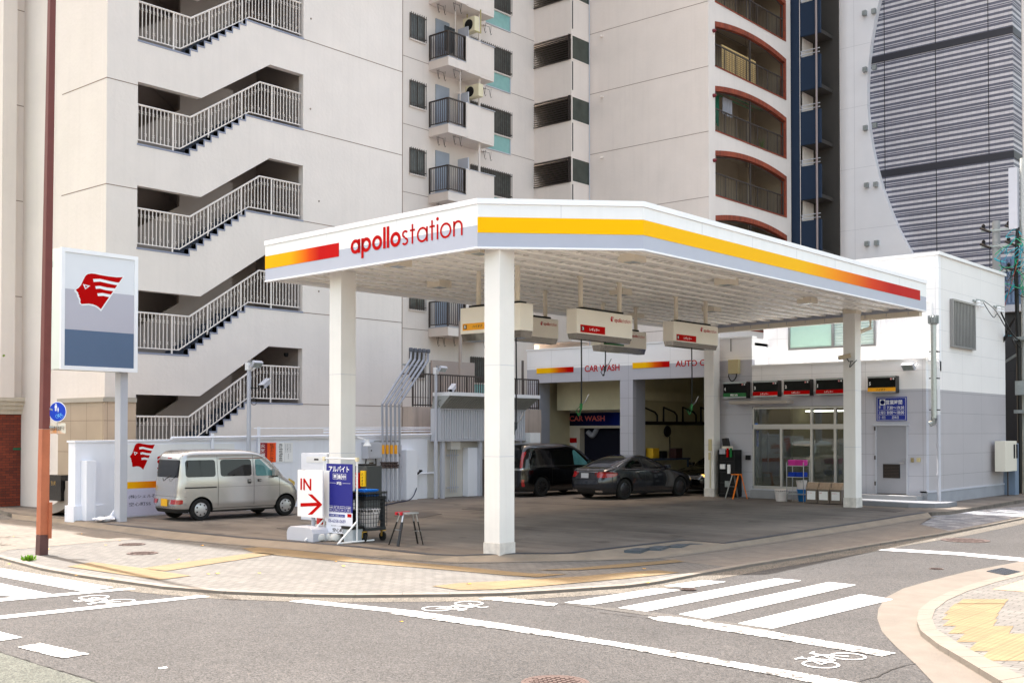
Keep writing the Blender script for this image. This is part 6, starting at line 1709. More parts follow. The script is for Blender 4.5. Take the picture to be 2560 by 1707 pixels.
m = MB(); p = WX(392, 1182); text(m, 'Station', (XB_ + .014, p.y, p.z), UY, UZ, size=.24, w=.95, bold=.0); m.build('lettering', m_red, bw)
m = MB(); p, q = WX(321, 1247), WX(402, 1233); text(m, '(株)シェル石油', (XB_ + .013, p.y, p.z), UY, UZ, w=q.y - p.y, h=q.z - p.z, bold=.0); m.build('lettering', m_navylet, bw)
m = MB(); p, q = WX(322, 1265), WX(376, 1253); text(m, '空心町SS', (XB_ + .013, p.y, p.z), UY, UZ, w=q.y - p.y, h=q.z - p.z, bold=.0); m.build('lettering', m_navylet, bw)
# posters
def poster(px0, px1, py0, py1, mat, words, lm, label, vertical=True, bold=.01):
    a, b = WX(px0, py0), WX(px1, py0); zt = a.z; zb = WX(px0, py1).z
    t = thing('notice', label, 'notice', (XB_ + .004, a.y, zb))
    m = MB(); m.box(XB_ + .002, XB_ + .0165, a.y, b.y, zb, zt); m.build('board', mat, t)
    m = MB(); W = b.y - a.y; Hh = zt - zb
    for (fx, fw_, s, f0, f1) in words:
        n = len(s); ch = (f1 - f0) / n
        for i, g in enumerate(s):
            text(m, g, (XB_ + .017, a.y + W * fx, zb + Hh * (1 - f0 - ch * (i + .92))), UY, UZ, w=W * fw_, h=Hh * ch * .84, bold=bold)
    m.build('lettering', lm, t)
poster(645.5, 667, 1106.5, 1155, M('poster_maroon', (150, 18, 34), .5, var=0), [(.26, .5, '火気厳禁', .04, .98)], m_wlet, 'dark red notice with white characters on the white wall')
poster(667.3, 689, 1106.5, 1155, M('poster_orange', (246, 84, 14), .5, var=0), [(.3, .42, '給油中エンジン停止', .04, .96)], m_klet, 'orange notice with black characters on the white wall')
poster(692, 710, 1106.5, 1155, m_wlet, [(.25, .5, '危険物給油取扱所', .04, .98)], m_klet, 'white notice with one column of bold black characters on the wall')
poster(710.5, 731, 1106, 1155, m_wlet, [(.1, .08, '危険物類別品名', .06, .5), (.3, .08, '第四類第一石油', .06, .5), (.5, .08, '最大数量許可年', .06, .5), (.7, .08, '保安監督者氏名', .06, .5), (.42, .08, '管理者', .55, .85)], M('text_grey', (90, 90, 100), .6, var=0), 'white notice with small grey print, rightmost of the four on the wall', bold=0)
# pipe rails above the wall
m = MB()
z1 = WX(430, 1096).z + .02; yA = WX(425, 1100).y
m.tube([(XB_ + .07, yA, z1), (XB_ + .07, 30, z1 + .1)], .035, 8); m.tube([(XB_ + .07, yA, z1), (XB_ + .07, yA, z1 - .05)], .035, 8)
m.tube([(XB_ - .1, WX(640, 1090).y, z1 + .26), (XB_ - .1, 29.6, z1 + .34)], .012, 6)
for dz in (.12, .20): m.tube([(XB_ - .1, 22.2, z1 + .02 + dz), (XB_ - .1, 29.6, z1 + .1 + dz)], .02, 6)
for px in (525, 641): 
    y = WX(px, 1100).y; m.box(XB_ + .04, XB_ + .09, y, y + .07, .02, z1 + (.3 if px > 600 else .12))
tag(m.build('wall_pipe', m_white2), 'white pipes and rails running along the top of the boundary wall', 'pipes')
# lamp posts with flood lamp and camera
def lamppost(pxb, pyt, X, rpx, label, lbl2, lbl3, wide=False, cam_py=None, cdir=(.3, -.6, -.3)):
    y = WX(pxb, 1200, X).y; zt = WX(pxb, pyt, X).z
    t = thing('lamp_post', label, 'lamp post', (X, y, 0)); r = rpx * 28 / F / 2
    m = MB(); m.tube([(X, y, 1.4 if wide else 0), (X, y, zt)], r, 12); m.build('post', m_lgrey, t, smooth=True)
    if wide: m = MB(); m.tube([(X, y, 0), (X, y, WX(pxb, 1107, X).z), (X, y, WX(pxb, 1107, X).z + .05)], r * 1.4, 14); m.build('sleeve', m_lgrey, t, smooth=True)
    m = MB(); m.box(X - r * 1.3, X + r * 1.3, y - r * 1.4, y + r * 1.4, zt, zt + .22); m.build('cap', m_white, t)
    floodlight((X + .18, y + .12, zt + .17), (.8, .1, -.75), lbl2, .85)
    c = WX(pxb + 28, cam_py, X); cctv((X + .25, c.y, c.z), cdir, lbl3, .42, .07)
    m = MB(); m.tube([(X + .04, y, c.z - .12), (X + .22, y + .12, c.z - .12)], .014, 6); m.tube([(X + .12, y + .08 + .1 * math.cos(a_ * .5), c.z - .5 + .1 * math.sin(a_ * .5)) for a_ in range(13)], .008, 5); m.build('bracket', m_dark, t)
lamppost(621.5, 925, XB_ + .25, 12, 'thin grey lamp post rising behind the silver van', 'floodlight on top of the thin post behind the van', 'white security camera on the thin post behind the van', cam_py=960)
lamppost(1089.5, 935, XB_ + .35, 9.5, 'grey lamp post with a wide foot left of the corrugated cabin', 'floodlight on top of the post beside the corrugated cabin', 'white security camera on the post beside the corrugated cabin', wide=True, cam_py=971)
# ---- five vent pipes
X = XB_ + .3
tv = thing('vent_pipes', 'five grey tank vent pipes bending left to right up over the wall', 'vent pipes', (X, 24, 0))
for i in range(5):
    pb = 957 + i * 10.6; pm_ = pb; pt = 1030 + i * 10.7
    b = WX(pb, 1240, X); k = WX(pb - 1.5, 1010, X); u_ = WX(pt - 2, 897 + i * 1.0, X); tp_ = WX(pt - 1.5, 879 + i * .9, X)
    m = MB(); m.tube([(X, b.y, 0), (X, b.y, 1.4), (X, k.y, k.z), (X - .02, u_.y, u_.z), (X - .02, tp_.y, tp_.z)], .04, 10); vp = m.build('vent_pipe', m_grey, tv, smooth=True)
    m = MB(); m.lathe((X - .02, tp_.y, tp_.z), [(.055, 0), (.07, .02), (.07, .1), (.055, .13)], 10); m.build('cap', M('cap_grey', (92, 94, 102), .6), vp)
    m = MB(); z = WX(pb, 1123, X).z; m.tube([(X + .002, b.y, z - .14), (X + .002, b.y, z + .14)], .054, 10); m.build('yellow_tag', m_amber if i < 4 else m_grey, vp)
    if i < 4:
        z = WX(pb, 1162, X).z; m = MB(); m.lathe((X, b.y, z - .1), [(.09, 0), (.09, .03), (.06, .06), (.08, .1), (.06, .14), (.09, .17), (.09, .2)], 10); m.tube([(X, b.y, z), (X + .14, b.y, z)], .03, 6); m.build('valve', m_iron, vp)
m = MB(); z = WX(960, 1168, X).z; m.bar((X - .1, WX(950, 1160, X).y, z), (X - .1, WX(1008, 1160, X).y, z), .03, .05); z = WX(1015, 911, X).z; m.bar((X - .09, WX(1010, 911, X).y, z), (X - .09, WX(1062, 911, X).y, z - .02), .03, .05)
z = WX(960, 1103, X).z; m.bar((X - .09, WX(940, 1103, X).y, z), (X - .09, WX(1003, 1103, X).y, z), .03, .04); m.build('clamp_rail', m_steel, tv)
# plaster backing block right of them
y0, y1_ = WX(1003, 1180).y, WX(1030, 1180).y
m = MB(); m.box(XB_ + .001, XB_ + .25, y0, y1_, 0, WX(1010, 1124).z); m.build('buttress', m_white2, bw, bevel=.01)
# wall cabinets
y0, y1_ = WX(904, 1120).y, WX(946, 1120).y; z0, z1_ = WX(910, 1146).z, WX(910, 1105).z
t = thing('meter_cabinet', 'grey locked cabinet on the white wall left of the vent pipes', 'cabinet', (XB_, y0, z0))
m = MB(); m.box(XB_ + .001, XB_ + .3, y0, y1_, z0, z1_); m.build('case', m_lgrey, t, bevel=.01)
m = MB(); m.box(XB_ + .301, XB_ + .31, y0 + .04, y1_ - .04, z0 + .04, z1_ - .04); d_ = m.build('door', m_lgrey, t)
m = MB(); m.tube([(XB_ + .31, y0 + .12, (z0 + z1_) / 2), (XB_ + .33, y0 + .12, (z0 + z1_) / 2)], .02, 8); m.build('handle', m_dark, d_)
m = MB(); m.tube([(XB_ + .1, y0 + .1, z0), (XB_ + .1, y0 + .05, z0 - .35), (XB_ + .1, y0 - .2, z0 - .3)], .02, 6); m.tube([(XB_ + .1, y0 + .5, z0), (XB_ + .1, y0 + .55, z0 - .5)], .02, 6); m.build('cable', m_dark, t)
c = WX(918, 1110, XB_ + .5); t = thing('spot_lamp', 'small white spot lamp above the grey cabinet on the wall', 'lamp', tuple(c))
m = MB(); m.tube([(c.x - .45, c.y - .05, c.z + .22), (c.x - .1, c.y, c.z + .15), (c.x - .05, c.y, c.z + .1)], .02, 6); m.build('arm', m_white, t)
m = MB(); m.lathe(c, [(.05, .15), (.07, .05), (.13, -.05), (.12, -.06)], 14); m.build('shade', m_white, t)
m = MB(); y = WX(923, 1160).y; m.box(XB_ + .001, XB_ + .05, y, y + .14, WX(920, 1166).z, WX(920, 1155).z); tag(m.build('socket_box', M('socket_brown', (86, 74, 58), .6)), 'small brown socket box under the grey cabinet', 'socket')
# stand pipe, tap and hose reel
t = thing('water_tap', 'black tap with a blue hose on the wall right of the vent pipes', 'tap', tuple(WX(1041, 1185, XB_ + .15)))
p = WX(1041, 1185, XB_ + .15); m = MB(); m.tube([(XB_ + .06, WX(1034, 1186).y, p.z), (XB_ + .06, WX(1083, 1184).y, p.z + .02)], .03, 8); m.build('supply_pipe', m_white2, t)
m = MB(); m.tube([(XB_ + .06, p.y, p.z), (XB_ + .2, p.y, p.z + .02), (XB_ + .2, p.y + .15, p.z + .1)], .035, 8); m.lathe((XB_ + .2, p.y + .15, p.z + .08), [(.05, 0), (.06, .03), (.05, .06)], 8); m.tube([(XB_ + .2, p.y - .05, p.z), (XB_ + .2, p.y - .05, p.z - .18)], .03, 6); m.build('tap', m_dark, t)
m = MB(); x = XB_ + .3; pts = [(x - .1, p.y - .05, p.z - .18), (x - .05, p.y - .1, .35), (x + .2, p.y - .6, .05), (x + .8, p.y - 1.8, .02), (x + 1.6, p.y - 3.2, .02), (x + 2.2, p.y - 4.6, .02), (x + 2.3, p.y - 6.0, .02)]
def smooth_path(pts, n=6):
    P = [Vector(q) for q in pts]; P = [P[0]] + P + [P[-1]]; out = []
    for i in range(1, len(P) - 2):
        for k in range(n):
            t_ = k / n; a, b, c_, d_ = P[i - 1], P[i], P[i + 1], P[i + 2]
            out.append(.5 * ((2 * b) + (-a + c_) * t_ + (2 * a - 5 * b + 4 * c_ - d_) * t_ ** 2 + (-a + 3 * b - 3 * c_ + d_) * t_ ** 3))
    return out + [P[-2]]
m.tube(smooth_path(pts), .018, 6); m.build('hose', m_hose, t, smooth=True)
rl = onZ(1068, 1237); t = thing('hose_reel', 'white hose reel wound with blue hose standing at the foot of the wall', 'hose reel', (rl.x, rl.y, 0))
m = MB()
for s_ in (-.13, .13): m.lathe((rl.x, rl.y + s_, .22), [(.2, -.012), (.215, 0), (.2, .012)], 18, (0, 1, 0)); m.bar((rl.x - .14, rl.y + s_, .0), (rl.x + .14, rl.y + s_, .0), .03, .03); m.bar((rl.x, rl.y + s_ * 1.15, 0), (rl.x, rl.y + s_ * 1.15, .48), .03, .03)
m.bar((rl.x, rl.y - .15, .48), (rl.x, rl.y + .15, .48), .03, .03); m.build('frame', m_white, t)
m = MB(); m.lathe((rl.x, rl.y, .22), [(.14, -.115), (.18, -.1), (.17, -.05), (.185, 0), (.17, .05), (.18, .1), (.14, .115)], 18, (0, 1, 0)); m.build('hose_coil', m_hose, t, smooth=True)
m = MB(); m.tube(smooth_path([(rl.x + .1, rl.y - .1, .38), (rl.x + .35, rl.y - .35, .25), (rl.x + .4, rl.y - .4, .04), (rl.x + .8, rl.y - 1.5, .02), (rl.x + 1.3, rl.y - 3, .02), (rl.x + 1.9, rl.y - 4.5, .02)]), .018, 6); m.build('hose', m_hose, t, smooth=True)
# ---- corrugated cabin on posts with a flared eave
XK = XB_ + .45
yk0, yk1 = WX(1098, 1100, XK).y, WX(1314, 1100, XK).y
zk0, zk1, zk2 = WX(1105, 1099, XK).z, WX(1105, 1021, XK).z, WX(1105, 988, XK + .35).z
m_cor = M('corrugated_steel', (196, 198, 204), .45, var=.03, streak=.08)
t = thing('corrugated_cabin', 'raised cabin of white corrugated steel with a flared eave behind the corner column', 'cabin', (XK, yk0, zk0))
m = MB(); m.box(XK - .4, XK - .03, yk0, yk1, zk0, zk1)
n = int((yk1 - yk0) / .115)
for i in range(n): y = yk0 + (yk1 - yk0) * (i + .25) / n; m.box(XK - .03, XK, y, y + .06, zk0 + .02, zk1 - .02)
m.build('corrugated_wall', m_cor, t)
m = MB(); e = .38
m.hexa([(XK - .35, yk0, zk1), (XK + .01, yk0, zk1), (XK + .01, yk1, zk1), (XK - .35, yk1, zk1), (XK - .35, yk0 + .1, zk2), (XK + e, yk0 + .1, zk2), (XK + e, yk1 + .3, zk2), (XK - .35, yk1 + .3, zk2)])
nn = int((yk1 - yk0) / .12)
for i in range(nn):
    y = yk0 + .1 + (yk1 - yk0 - .1) * i / nn; m.bar((XK + .02, y, zk1 + .01), (XK + e + .005, y + .12, zk2 - .02), .03, .02, (1, 0, 0))
m.build('eave', M('eave_olive', (150, 152, 148), .5, var=.04), t)
m = MB(); m.box(XK - .4, XK + e + .03, yk0 + .1, yk1 + .33, zk2 + .001, zk2 + .12); m.build('eave_cap', m_white, t)
m = MB(); m.box(XK - .42, XK + .012, yk0 - .02, yk1 + .02, zk0 - .05, zk0 - .001); m.box(XK - .03, XK + .02, yk0, yk1, zk1 - .03, zk1 + .02)
m.build('edge_trim', m_lgrey, t)
m = MB()
for px in (1110, 1204): m = MB(); y = WX(px, 1150, XK).y; m.box(XK - .14, XK - .02, y - .06, y + .06, 0, zk0 - .051); m.build('post', m_lgrey, t)
m = MB(); m.box(XB_ + .001, XB_ + .04, yk0 - .1, yk1 + .2, 0, zk0); m.build('back_panel', M('back_white', (206, 202, 196), .7, var=.06), t)
m = MB(); y0 = WX(1128, 1110, XB_ + .25).y; z0 = WX(1128, 1123, XB_ + .25).z; m.box(XB_ + .05, XB_ + .25, y0, y0 + .45, z0, z0 + .33); t2 = thing('junction_box', 'white junction box with thin conduits below it under the corrugated cabin', 'junction box', (XB_ + .2, y0, z0)); m.build('case', m_white, t2)
m = MB()
for i in range(4): m.tube([(XB_ + .15, y0 + .07 + i * .1, z0), (XB_ + .15, y0 + .07 + i * .1, .15)], .016, 6)
for z in (.32, z0 - .2): m.bar((XB_ + .12, y0 - .08, z), (XB_ + .12, y0 + .5, z), .02, .05)
m.build('conduit', m_lgrey, t2)
y0, y1_ = WX(1154, 1180).y, WX(1185, 1180).y
m = MB(); m.box(XB_ + .05, XB_ + .3, y0, y1_, 0, WX(1160, 1118).z); tag(m.build('wall_panel_box', m_white2, None, bevel=.01), 'tall white box standing against the wall beneath the corrugated cabin', 'box')
m = MB()
for i in range(4): y = WX(1187 + i * 4.5, 1200).y; m.tube([(XB_ + .25, y, 0), (XB_ + .2, y + .02, 1.25 - .03 * (i % 2))], .035, 6)
tag(m.build('pipe_stub', M('pipe_rusty', (110, 98, 90), .7, var=.25, scale=6)), 'cluster of short rusty pipes under the corrugated cabin', 'pipes')
for i, (px, col, lb) in enumerate(((1140, m_lgrey, 'grey bucket at the wall foot, nearer the conduits of the two'), (1156, m_grey, 'grey bucket with a raised wire handle beside the white box'))):
    c = onZ(px, 1231); t = thing('bucket', lb, 'bucket', (c.x, c.y, 0)); m = MB(); m.lathe((c.x, c.y, 0), [(.13, 0), (.16, .27), (.17, .28), (.15, .28), (.12, .03)], 16); m.build('pail', col, t, smooth=True)
    m = MB(); m.tube([(c.x, c.y + .16 * math.cos(a), .28 + .16 * math.sin(a) * (1 if i else .3)) for a in [math.pi * k / 8 for k in range(9)]], .007, 5); m.build('handle', m_dark, t)
m = MB(); x = xL; m.tube([(xL - .15, YF - .1, .2), (xL - .15, YF - .1, 5)], .05, 8); tag(m.build('downpipe', M('pipe_brown', (92, 84, 80), .6)), 'dark downpipe at the left edge of the garage front', 'pipe')
m = MB(); p = WX(1318, 1108, XK + .2); m.box(XK - .2, XK + .2, yk1 + .03, yk1 + .6, p.z + .02, p.z + .38); tag(m.build('control_box', m_white, None, bevel=.01), 'small white box under the right end of the corrugated cabin', 'box')
# white plastic bag by the sign pole
c = onZ(262, 1304); rr = random.Random(4); m = MB(); k = len(m.v); n = 9
for i in range(n):
    for j in range(12):
        a = 2 * math.pi * j / 12; r = .20 * math.sin(math.pi * (i + .4) / n) * rr.uniform(.7, 1.15); m.v.append((c.x + r * math.cos(a), c.y + 1.5 * r * math.sin(a), .01 + .14 * i / n * rr.uniform(.8, 1.2)))
for i in range(n - 1):
    for j in range(12): m.f.append((k + i * 12 + j, k + i * 12 + (j + 1) % 12, k + (i + 1) * 12 + (j + 1) % 12, k + (i + 1) * 12 + j)); m.m.append(0)
m.hexa([(c.x - .02, c.y + .1, .1), (c.x + .02, c.y + .1, .1), (c.x + .02, c.y + .16, .1), (c.x - .02, c.y + .16, .1), (c.x, c.y + .3, .36), (c.x + .02, c.y + .3, .36), (c.x + .02, c.y + .36, .34), (c.x, c.y + .36, .34)])
tag(m.build('plastic_bag', m_white2), 'crumpled white plastic bag on the ground beside the sign pole', 'bag')
# stone seat and black name stone of the corner building
c = onZ(160, 1291, 0); Yn = c.y
t = thing('name_stone', 'polished black stone slab with gold characters on a curved concrete plinth', 'name stone', (c.x, Yn, 0))
xe = onY(188, 1290, Yn).x; xw = onY(100, 1290, Yn).x; W_ = xe - xw; zt_ = onY(170, 1202, Yn).z
ar = [(xw + W_ * math.sin(rad(9 * i)), zt_ * .8 * (1 - math.cos(rad(9 * i)))) for i in range(11)]
ar2 = [(xw + W_ * .72 * math.sin(rad(9 * i)), zt_ * .22 + zt_ * .62 * (1 - math.cos(rad(9 * i)))) for i in range(10, -1, -1)]
m = MB(); m.prism([(x, Yn, z) for x, z in ar + [(xe, zt_), (xe - W_ * .28, zt_)] + ar2], (0, .9, 0)); m.build('plinth', M('plinth_concrete', (150, 140, 130), .85, var=.08), t)
a, b = onY(122, 1250, Yn - .1), onY(152, 1186, Yn - .1)
m = MB(); m.box(a.x, b.x, Yn - .1, Yn + .3, a.z, onY(122, 1186, Yn - .1).z); sl = m.build('slab', M('polished_black', (14, 14, 15), .15), t)
m = MB(); text(m, '空心町', (a.x + .12, Yn - .102, onY(130, 1212, Yn - .1).z), UX, UZ, w=.24, h=.11); m.build('lettering', M('gold', (176, 140, 70), .4, var=0), sl)
# shrub sprig beside it
rr = random.Random(6); c2_ = onZ(175, 1290, 0); m = MB(); ms = MB()
for i in range(260):
    a = rr.uniform(0, 6.28); r = rr.uniform(0, .28); z = rr.uniform(.7, 1.7); b = Vector((c2_.x - .1 + r * math.cos(a), c2_.y + .5 + r * math.sin(a), z)); s_ = rr.uniform(.03, .07); d = Vector((rr.uniform(-1, 1), rr.uniform(-1, 1), rr.uniform(-.4, .4))).normalized(); e_ = d.cross(UZ).normalized()
    m.quad(b - d * s_, b + e_ * s_ * .4, b + d * s_, b - e_ * s_ * .4)
t = thing('shrub', 'small bright green shrub between the curved plinth and the white wall', 'shrub', (c2_.x, c2_.y + .5, 0)); m.build('foliage', M('leaf_lime', (130, 170, 40), .7, var=.25, scale=12), t)
for i in range(5): ms.tube([(c2_.x - .1, c2_.y + .5, 0), (c2_.x - .1 + rr.uniform(-.2, .2), c2_.y + .5 + rr.uniform(-.2, .2), 1.5)], .012, 5)
ms.build('stem', M('bark', (90, 76, 60), .9), t)

# street tree just left of the picture: a few leaves reach the edge, its shade falls on the pavement
t = thing('street_tree', 'bright green street tree standing just beyond the left edge', 'tree', (-26.2, 9.4, ZS))
m = MB(); m.tube([(-26.2, 9.4, ZS), (-26.15, 9.4, 2.5), (-26.0, 9.5, 5.2)], .14, 10, .05)
rr = random.Random(21)
for i in range(9): a = rr.uniform(0, 6.28); b0 = Vector((-26.1, 9.45, rr.uniform(2.8, 4.6))); m.tube([b0, b0 + Vector((math.cos(a) * .7, math.sin(a) * .7, .6)), b0 + Vector((math.cos(a) * 1.4, math.sin(a) * 1.4, 1.2))], .05, 6, .015)
m.build('trunk', MATS['bark'], t)
m = MB()
cl = [Vector((-26.1 + rr.gauss(0, .85), 9.45 + rr.gauss(0, .85), 5.3 + rr.gauss(0, .8))) for _ in range(60)]
for i in range(3200):
    b_ = rr.choice(cl) + Vector((rr.gauss(0, .2), rr.gauss(0, .2), rr.gauss(0, .16))); d = Vector((rr.uniform(-1, 1), rr.uniform(-1, 1), rr.uniform(-.5, .5))).normalized(); e_ = d.cross(UZ).normalized(); s_ = rr.uniform(.035, .07)
    m.quad(b_ - d * s_, b_ + e_ * s_ * .5, b_ + d * s_, b_ - e_ * s_ * .5)
m.build('crown', MATS['leaf_lime'], t)
t['group'] = 'street trees beyond the left edge'
for dx, lb in ((-5.0, 'second street tree, unseen, added beyond the left edge to shade the ground'), (-10.0, 'third street tree, unseen, added beyond the left edge to shade the ground')):  # unseen copies added to shade the ground and dim the side wall
    c_ = copytree(t); c_.location.x += dx; c_['label'] = lb
# ================================================================ VEHICLES
class Car:
    def __init__(s, name, label, cat, sl, group=None):
        s.sl = sl; s.t = thing(name, label, cat, (0, 0, 0)); s.t.name = name; OFFS[s.t.name] = Vector((0, 0, 0))
    def at(s, z):
        S = s.sl
        if z <= S[0][0]: return S[0][1:]
        for a, b in zip(S[:-1], S[1:]):
            if a[0] <= z <= b[0]:
                t = (z - a[0]) / (b[0] - a[0]); return tuple(a[i] + (b[i] - a[i]) * t for i in range(1, 5))
        return S[-1][1:]
    def ysurf(s, x, z):
        xr, xf, hw, n = s.at(z); xc = (xr + xf) / 2; a = (xf - xr) / 2; u = min(.999, abs((x - xc) / a)); return hw * (1 - u ** n) ** (1 / n)
    def xend(s, y, z, front):
        xr, xf, hw, n = s.at(z); xc = (xr + xf) / 2; a = (xf - xr) / 2; u = min(.999, abs(y / hw)); d = a * (1 - u ** n) ** (1 / n); return xc + d if front else xc - d
    def body(s, mats, arches, rw, N=72, dark_below=0.0):
        mb = MB(); S = s.sl; idx = []
        # refine slices
        Z = []
        for a, b in zip(S[:-1], S[1:]):
            k = max(1, int((b[0] - a[0]) / .05)); Z += [a[0] + (b[0] - a[0]) * i / k for i in range(k)]
        Z.append(S[-1][0])
        for z in Z:
            xr, xf, hw, n = s.at(z); xc = (xr + xf) / 2; a = (xf - xr) / 2
            for j in range(N):
                th = 2 * math.pi * j / N; c, q = math.cos(th), math.sin(th)
                mb.v.append((xc + a * math.copysign(abs(c) ** (2 / n), c), hw * math.copysign(abs(q) ** (2 / n), q), z))
        for i in range(len(Z) - 1):
            for j in range(N):
                j2 = (j + 1) % N; mb.f.append((i * N + j, i * N + j2, (i + 1) * N + j2, (i + 1) * N + j)); mb.m.append(1 if Z[i] < dark_below else 0)
        mb.f.append(tuple(range(N - 1, -1, -1))); mb.m.append(1); mb.f.append(tuple((len(Z) - 1) * N + j for j in range(N))); mb.m.append(0)
        o = mb.build('body', mats, s.t, smooth=True, local=True)
        # wheel arches cut out
        cut = MB()
        for ax in arches:
            for sy in (-1, 1): cut.tube([(ax, sy * .45, rw), (ax, sy * 1.4, rw)], rw * 1.17, 28)
        co = cut.build('cutter', [m_black], None, local=True)
        md = o.modifiers.new('b', 'BOOLEAN'); md.object = co; md.operation = 'DIFFERENCE'; md.solver = 'EXACT'; 
        dg = bpy.context.evaluated_depsgraph_get(); dg.update()
        me = bpy.data.meshes.new_from_object(o.evaluated_get(dg)); o.modifiers.clear(); o.data = me
        # material of the cut faces
        kk = len(mats)
        while len(me.materials) < kk: me.materials.append(mats[len(me.materials)])
        for p in me.polygons:
            c = p.center
            for ax in arches:
                if (c.x - ax) ** 2 + (c.z - rw) ** 2 < (rw * 1.18) ** 2 and abs(c.y) < s.ysurf(c.x, c.z) - .012: p.material_index = 1; break
        bpy.data.objects.remove(co)
        me.polygons.foreach_set('use_smooth', [True] * len(me.polygons)); me.set_sharp_from_angle(angle=rad(40))
        s.b = o
    def side(s, name, x0, x1, lo, hi, mat, off=.006, r=.05, sides=(-1, 1), parent=None, nx=16, nz=7, label=None):
        out = []
        for sy in sides:
            mb = MB(); g = []
            for i in range(nx + 1):
                x = x0 + (x1 - x0) * (.5 - .5 * math.cos(math.pi * i / nx)) if r > 0 else x0 + (x1 - x0) * i / nx
                a = lo(x) if callable(lo) else lo; b = hi(x) if callable(hi) else hi
                d = min(x - x0, x1 - x); 
                if r > 0 and d < r: c = r - math.sqrt(max(0, r * r - (r - d) ** 2)); a += c; b -= c
                row = []
                for k in range(nz + 1): z = a + (b - a) * k / nz; row.append((x, sy * (s.ysurf(x, z) + off), z))
                g.append(row)
            for i in range(nx):
                for k in range(nz):
                    q = [g[i][k], g[i + 1][k], g[i + 1][k + 1], g[i][k + 1]]
                    if sy > 0: q.reverse()
                    mb.quad(*q)
            o = mb.build(name, mat, parent or s.t, smooth=True, local=True, recalc=False); out.append(o)
        return out
    def end(s, name, y0, y1, lo, hi, mat, front=False, off=.006, r=.05, parent=None, ny=16, nz=7):
        mb = MB(); g = []
        for i in range(ny + 1):
            y = y0 + (y1 - y0) * (.5 - .5 * math.cos(math.pi * i / ny)); a = lo(y) if callable(lo) else lo; b = hi(y) if callable(hi) else hi; d = min(y - y0, y1 - y)
            if r > 0 and d < r: c = r - math.sqrt(max(0, r * r - (r - d) ** 2)); a += c; b -= c
            g.append([(s.xend(y, z, front) + (off if front else -off), y, z) for z in [a + (b - a) * k / nz for k in range(nz + 1)]])
        for i in range(ny):
            for k in range(nz):
                q = [g[i][k], g[i + 1][k], g[i + 1][k + 1], g[i][k + 1]]
                if not front: q.reverse()
                mb.quad(*q)
        return mb.build(name, mat, parent or s.t, smooth=True, local=True, recalc=False)
    def wheels(s, xs, tw, r, w, rim, kind='cap'):
        for x in xs:
            for sy in (-1, 1):
                y = sy * tw; a = (0, sy, 0)
                mb = MB(); mb.lathe((x, y - sy * w, r), [(r * .62, 0), (r * .9, 0), (r, .03), (r, w - .03), (r * .93, w), (r * .66, w), (r * .64, w - .03)], 36, a); mb.build('wheel', m_rubber, s.t, smooth=True, local=True)
                wh = s.t.children[-1] if False else None
                o = [c for c in s.t.children if c.name.startswith('wheel')][-1]
                mb = MB()
                if kind == 'cap':
                    mb.lathe((x, y - sy * w, r), [(r * .63, w - .05), (r * .63, w - .01), (r * .5, w + .008), (r * .2, w + .018), (r * .05, w + .02)], 30, a)
                    mb.build('hubcap', rim, o, smooth=True, local=True)
                    mb = MB()
                    for k in range(7):
                        t = 2 * math.pi * k / 7; cx, cz = x + r * .47 * math.cos(t), r + r * .47 * math.sin(t); mb.box(cx - .018, cx + .018, y + sy * .003, y + sy * .016, cz - .018, cz + .018)
                    mb.build('hubcap_hole', m_black, o, local=True)
                else:
                    mb.lathe((x, y - sy * w, r), [(r * .62, w - .10), (r * .1, w - .10)], 30, a); mb.build('rim_well', m_black, o, local=True)
                    mb = MB(); mb.lathe((x, y - sy * w, r), [(r * .66, w - .06), (r * .68, w - .004), (r * .62, w - .004), (r * .60, w - .06)], 36, a)
                    mb.lathe((x, y - sy * w, r), [(r * .14, w - .06), (r * .13, w - .015), (r * .03, w - .01)], 16, a)
                    for k in range(10):
                        t = 2 * math.pi * k / 10; mb.bar((x + r * .1 * math.cos(t), y - sy * .03, r + r * .1 * math.sin(t)), (x + r * .63 * math.cos(t + .06), y - sy * .025, r + r * .63 * math.sin(t + .06)), .022, .03, (0, 1, 0))
                    mb.build('rim', rim, o, smooth=True, local=True)
    def place(s, x, y, head):   # head: angle of the forward axis from +X, degrees
        s.t.location = (x, y, 0); s.t.rotation_euler = (0, 0, rad(head))
def paintm(name, rgb, metal=.6, rough=.3): return M(name, rgb, rough, metal=metal, var=.015, scale=2, coat=1.0)
m_cglass = M('car_glass', (8, 10, 11), .04, var=0, spec=.6)
m_cglass2 = M('car_glass_teal', (70, 118, 120), .05, var=.3, scale=2, spec=.9)
m_seam = M('seam_dark', (44, 42, 40), .7, var=0)
m_tail = M('tail_red', (150, 14, 18), .12, var=.2, scale=30, coat=1)
m_hub = M('hubcap_silver', (190, 192, 194), .35, metal=.6, var=.03)
m_plastic = M('bumper_black', (30, 30, 30), .6, var=.05)
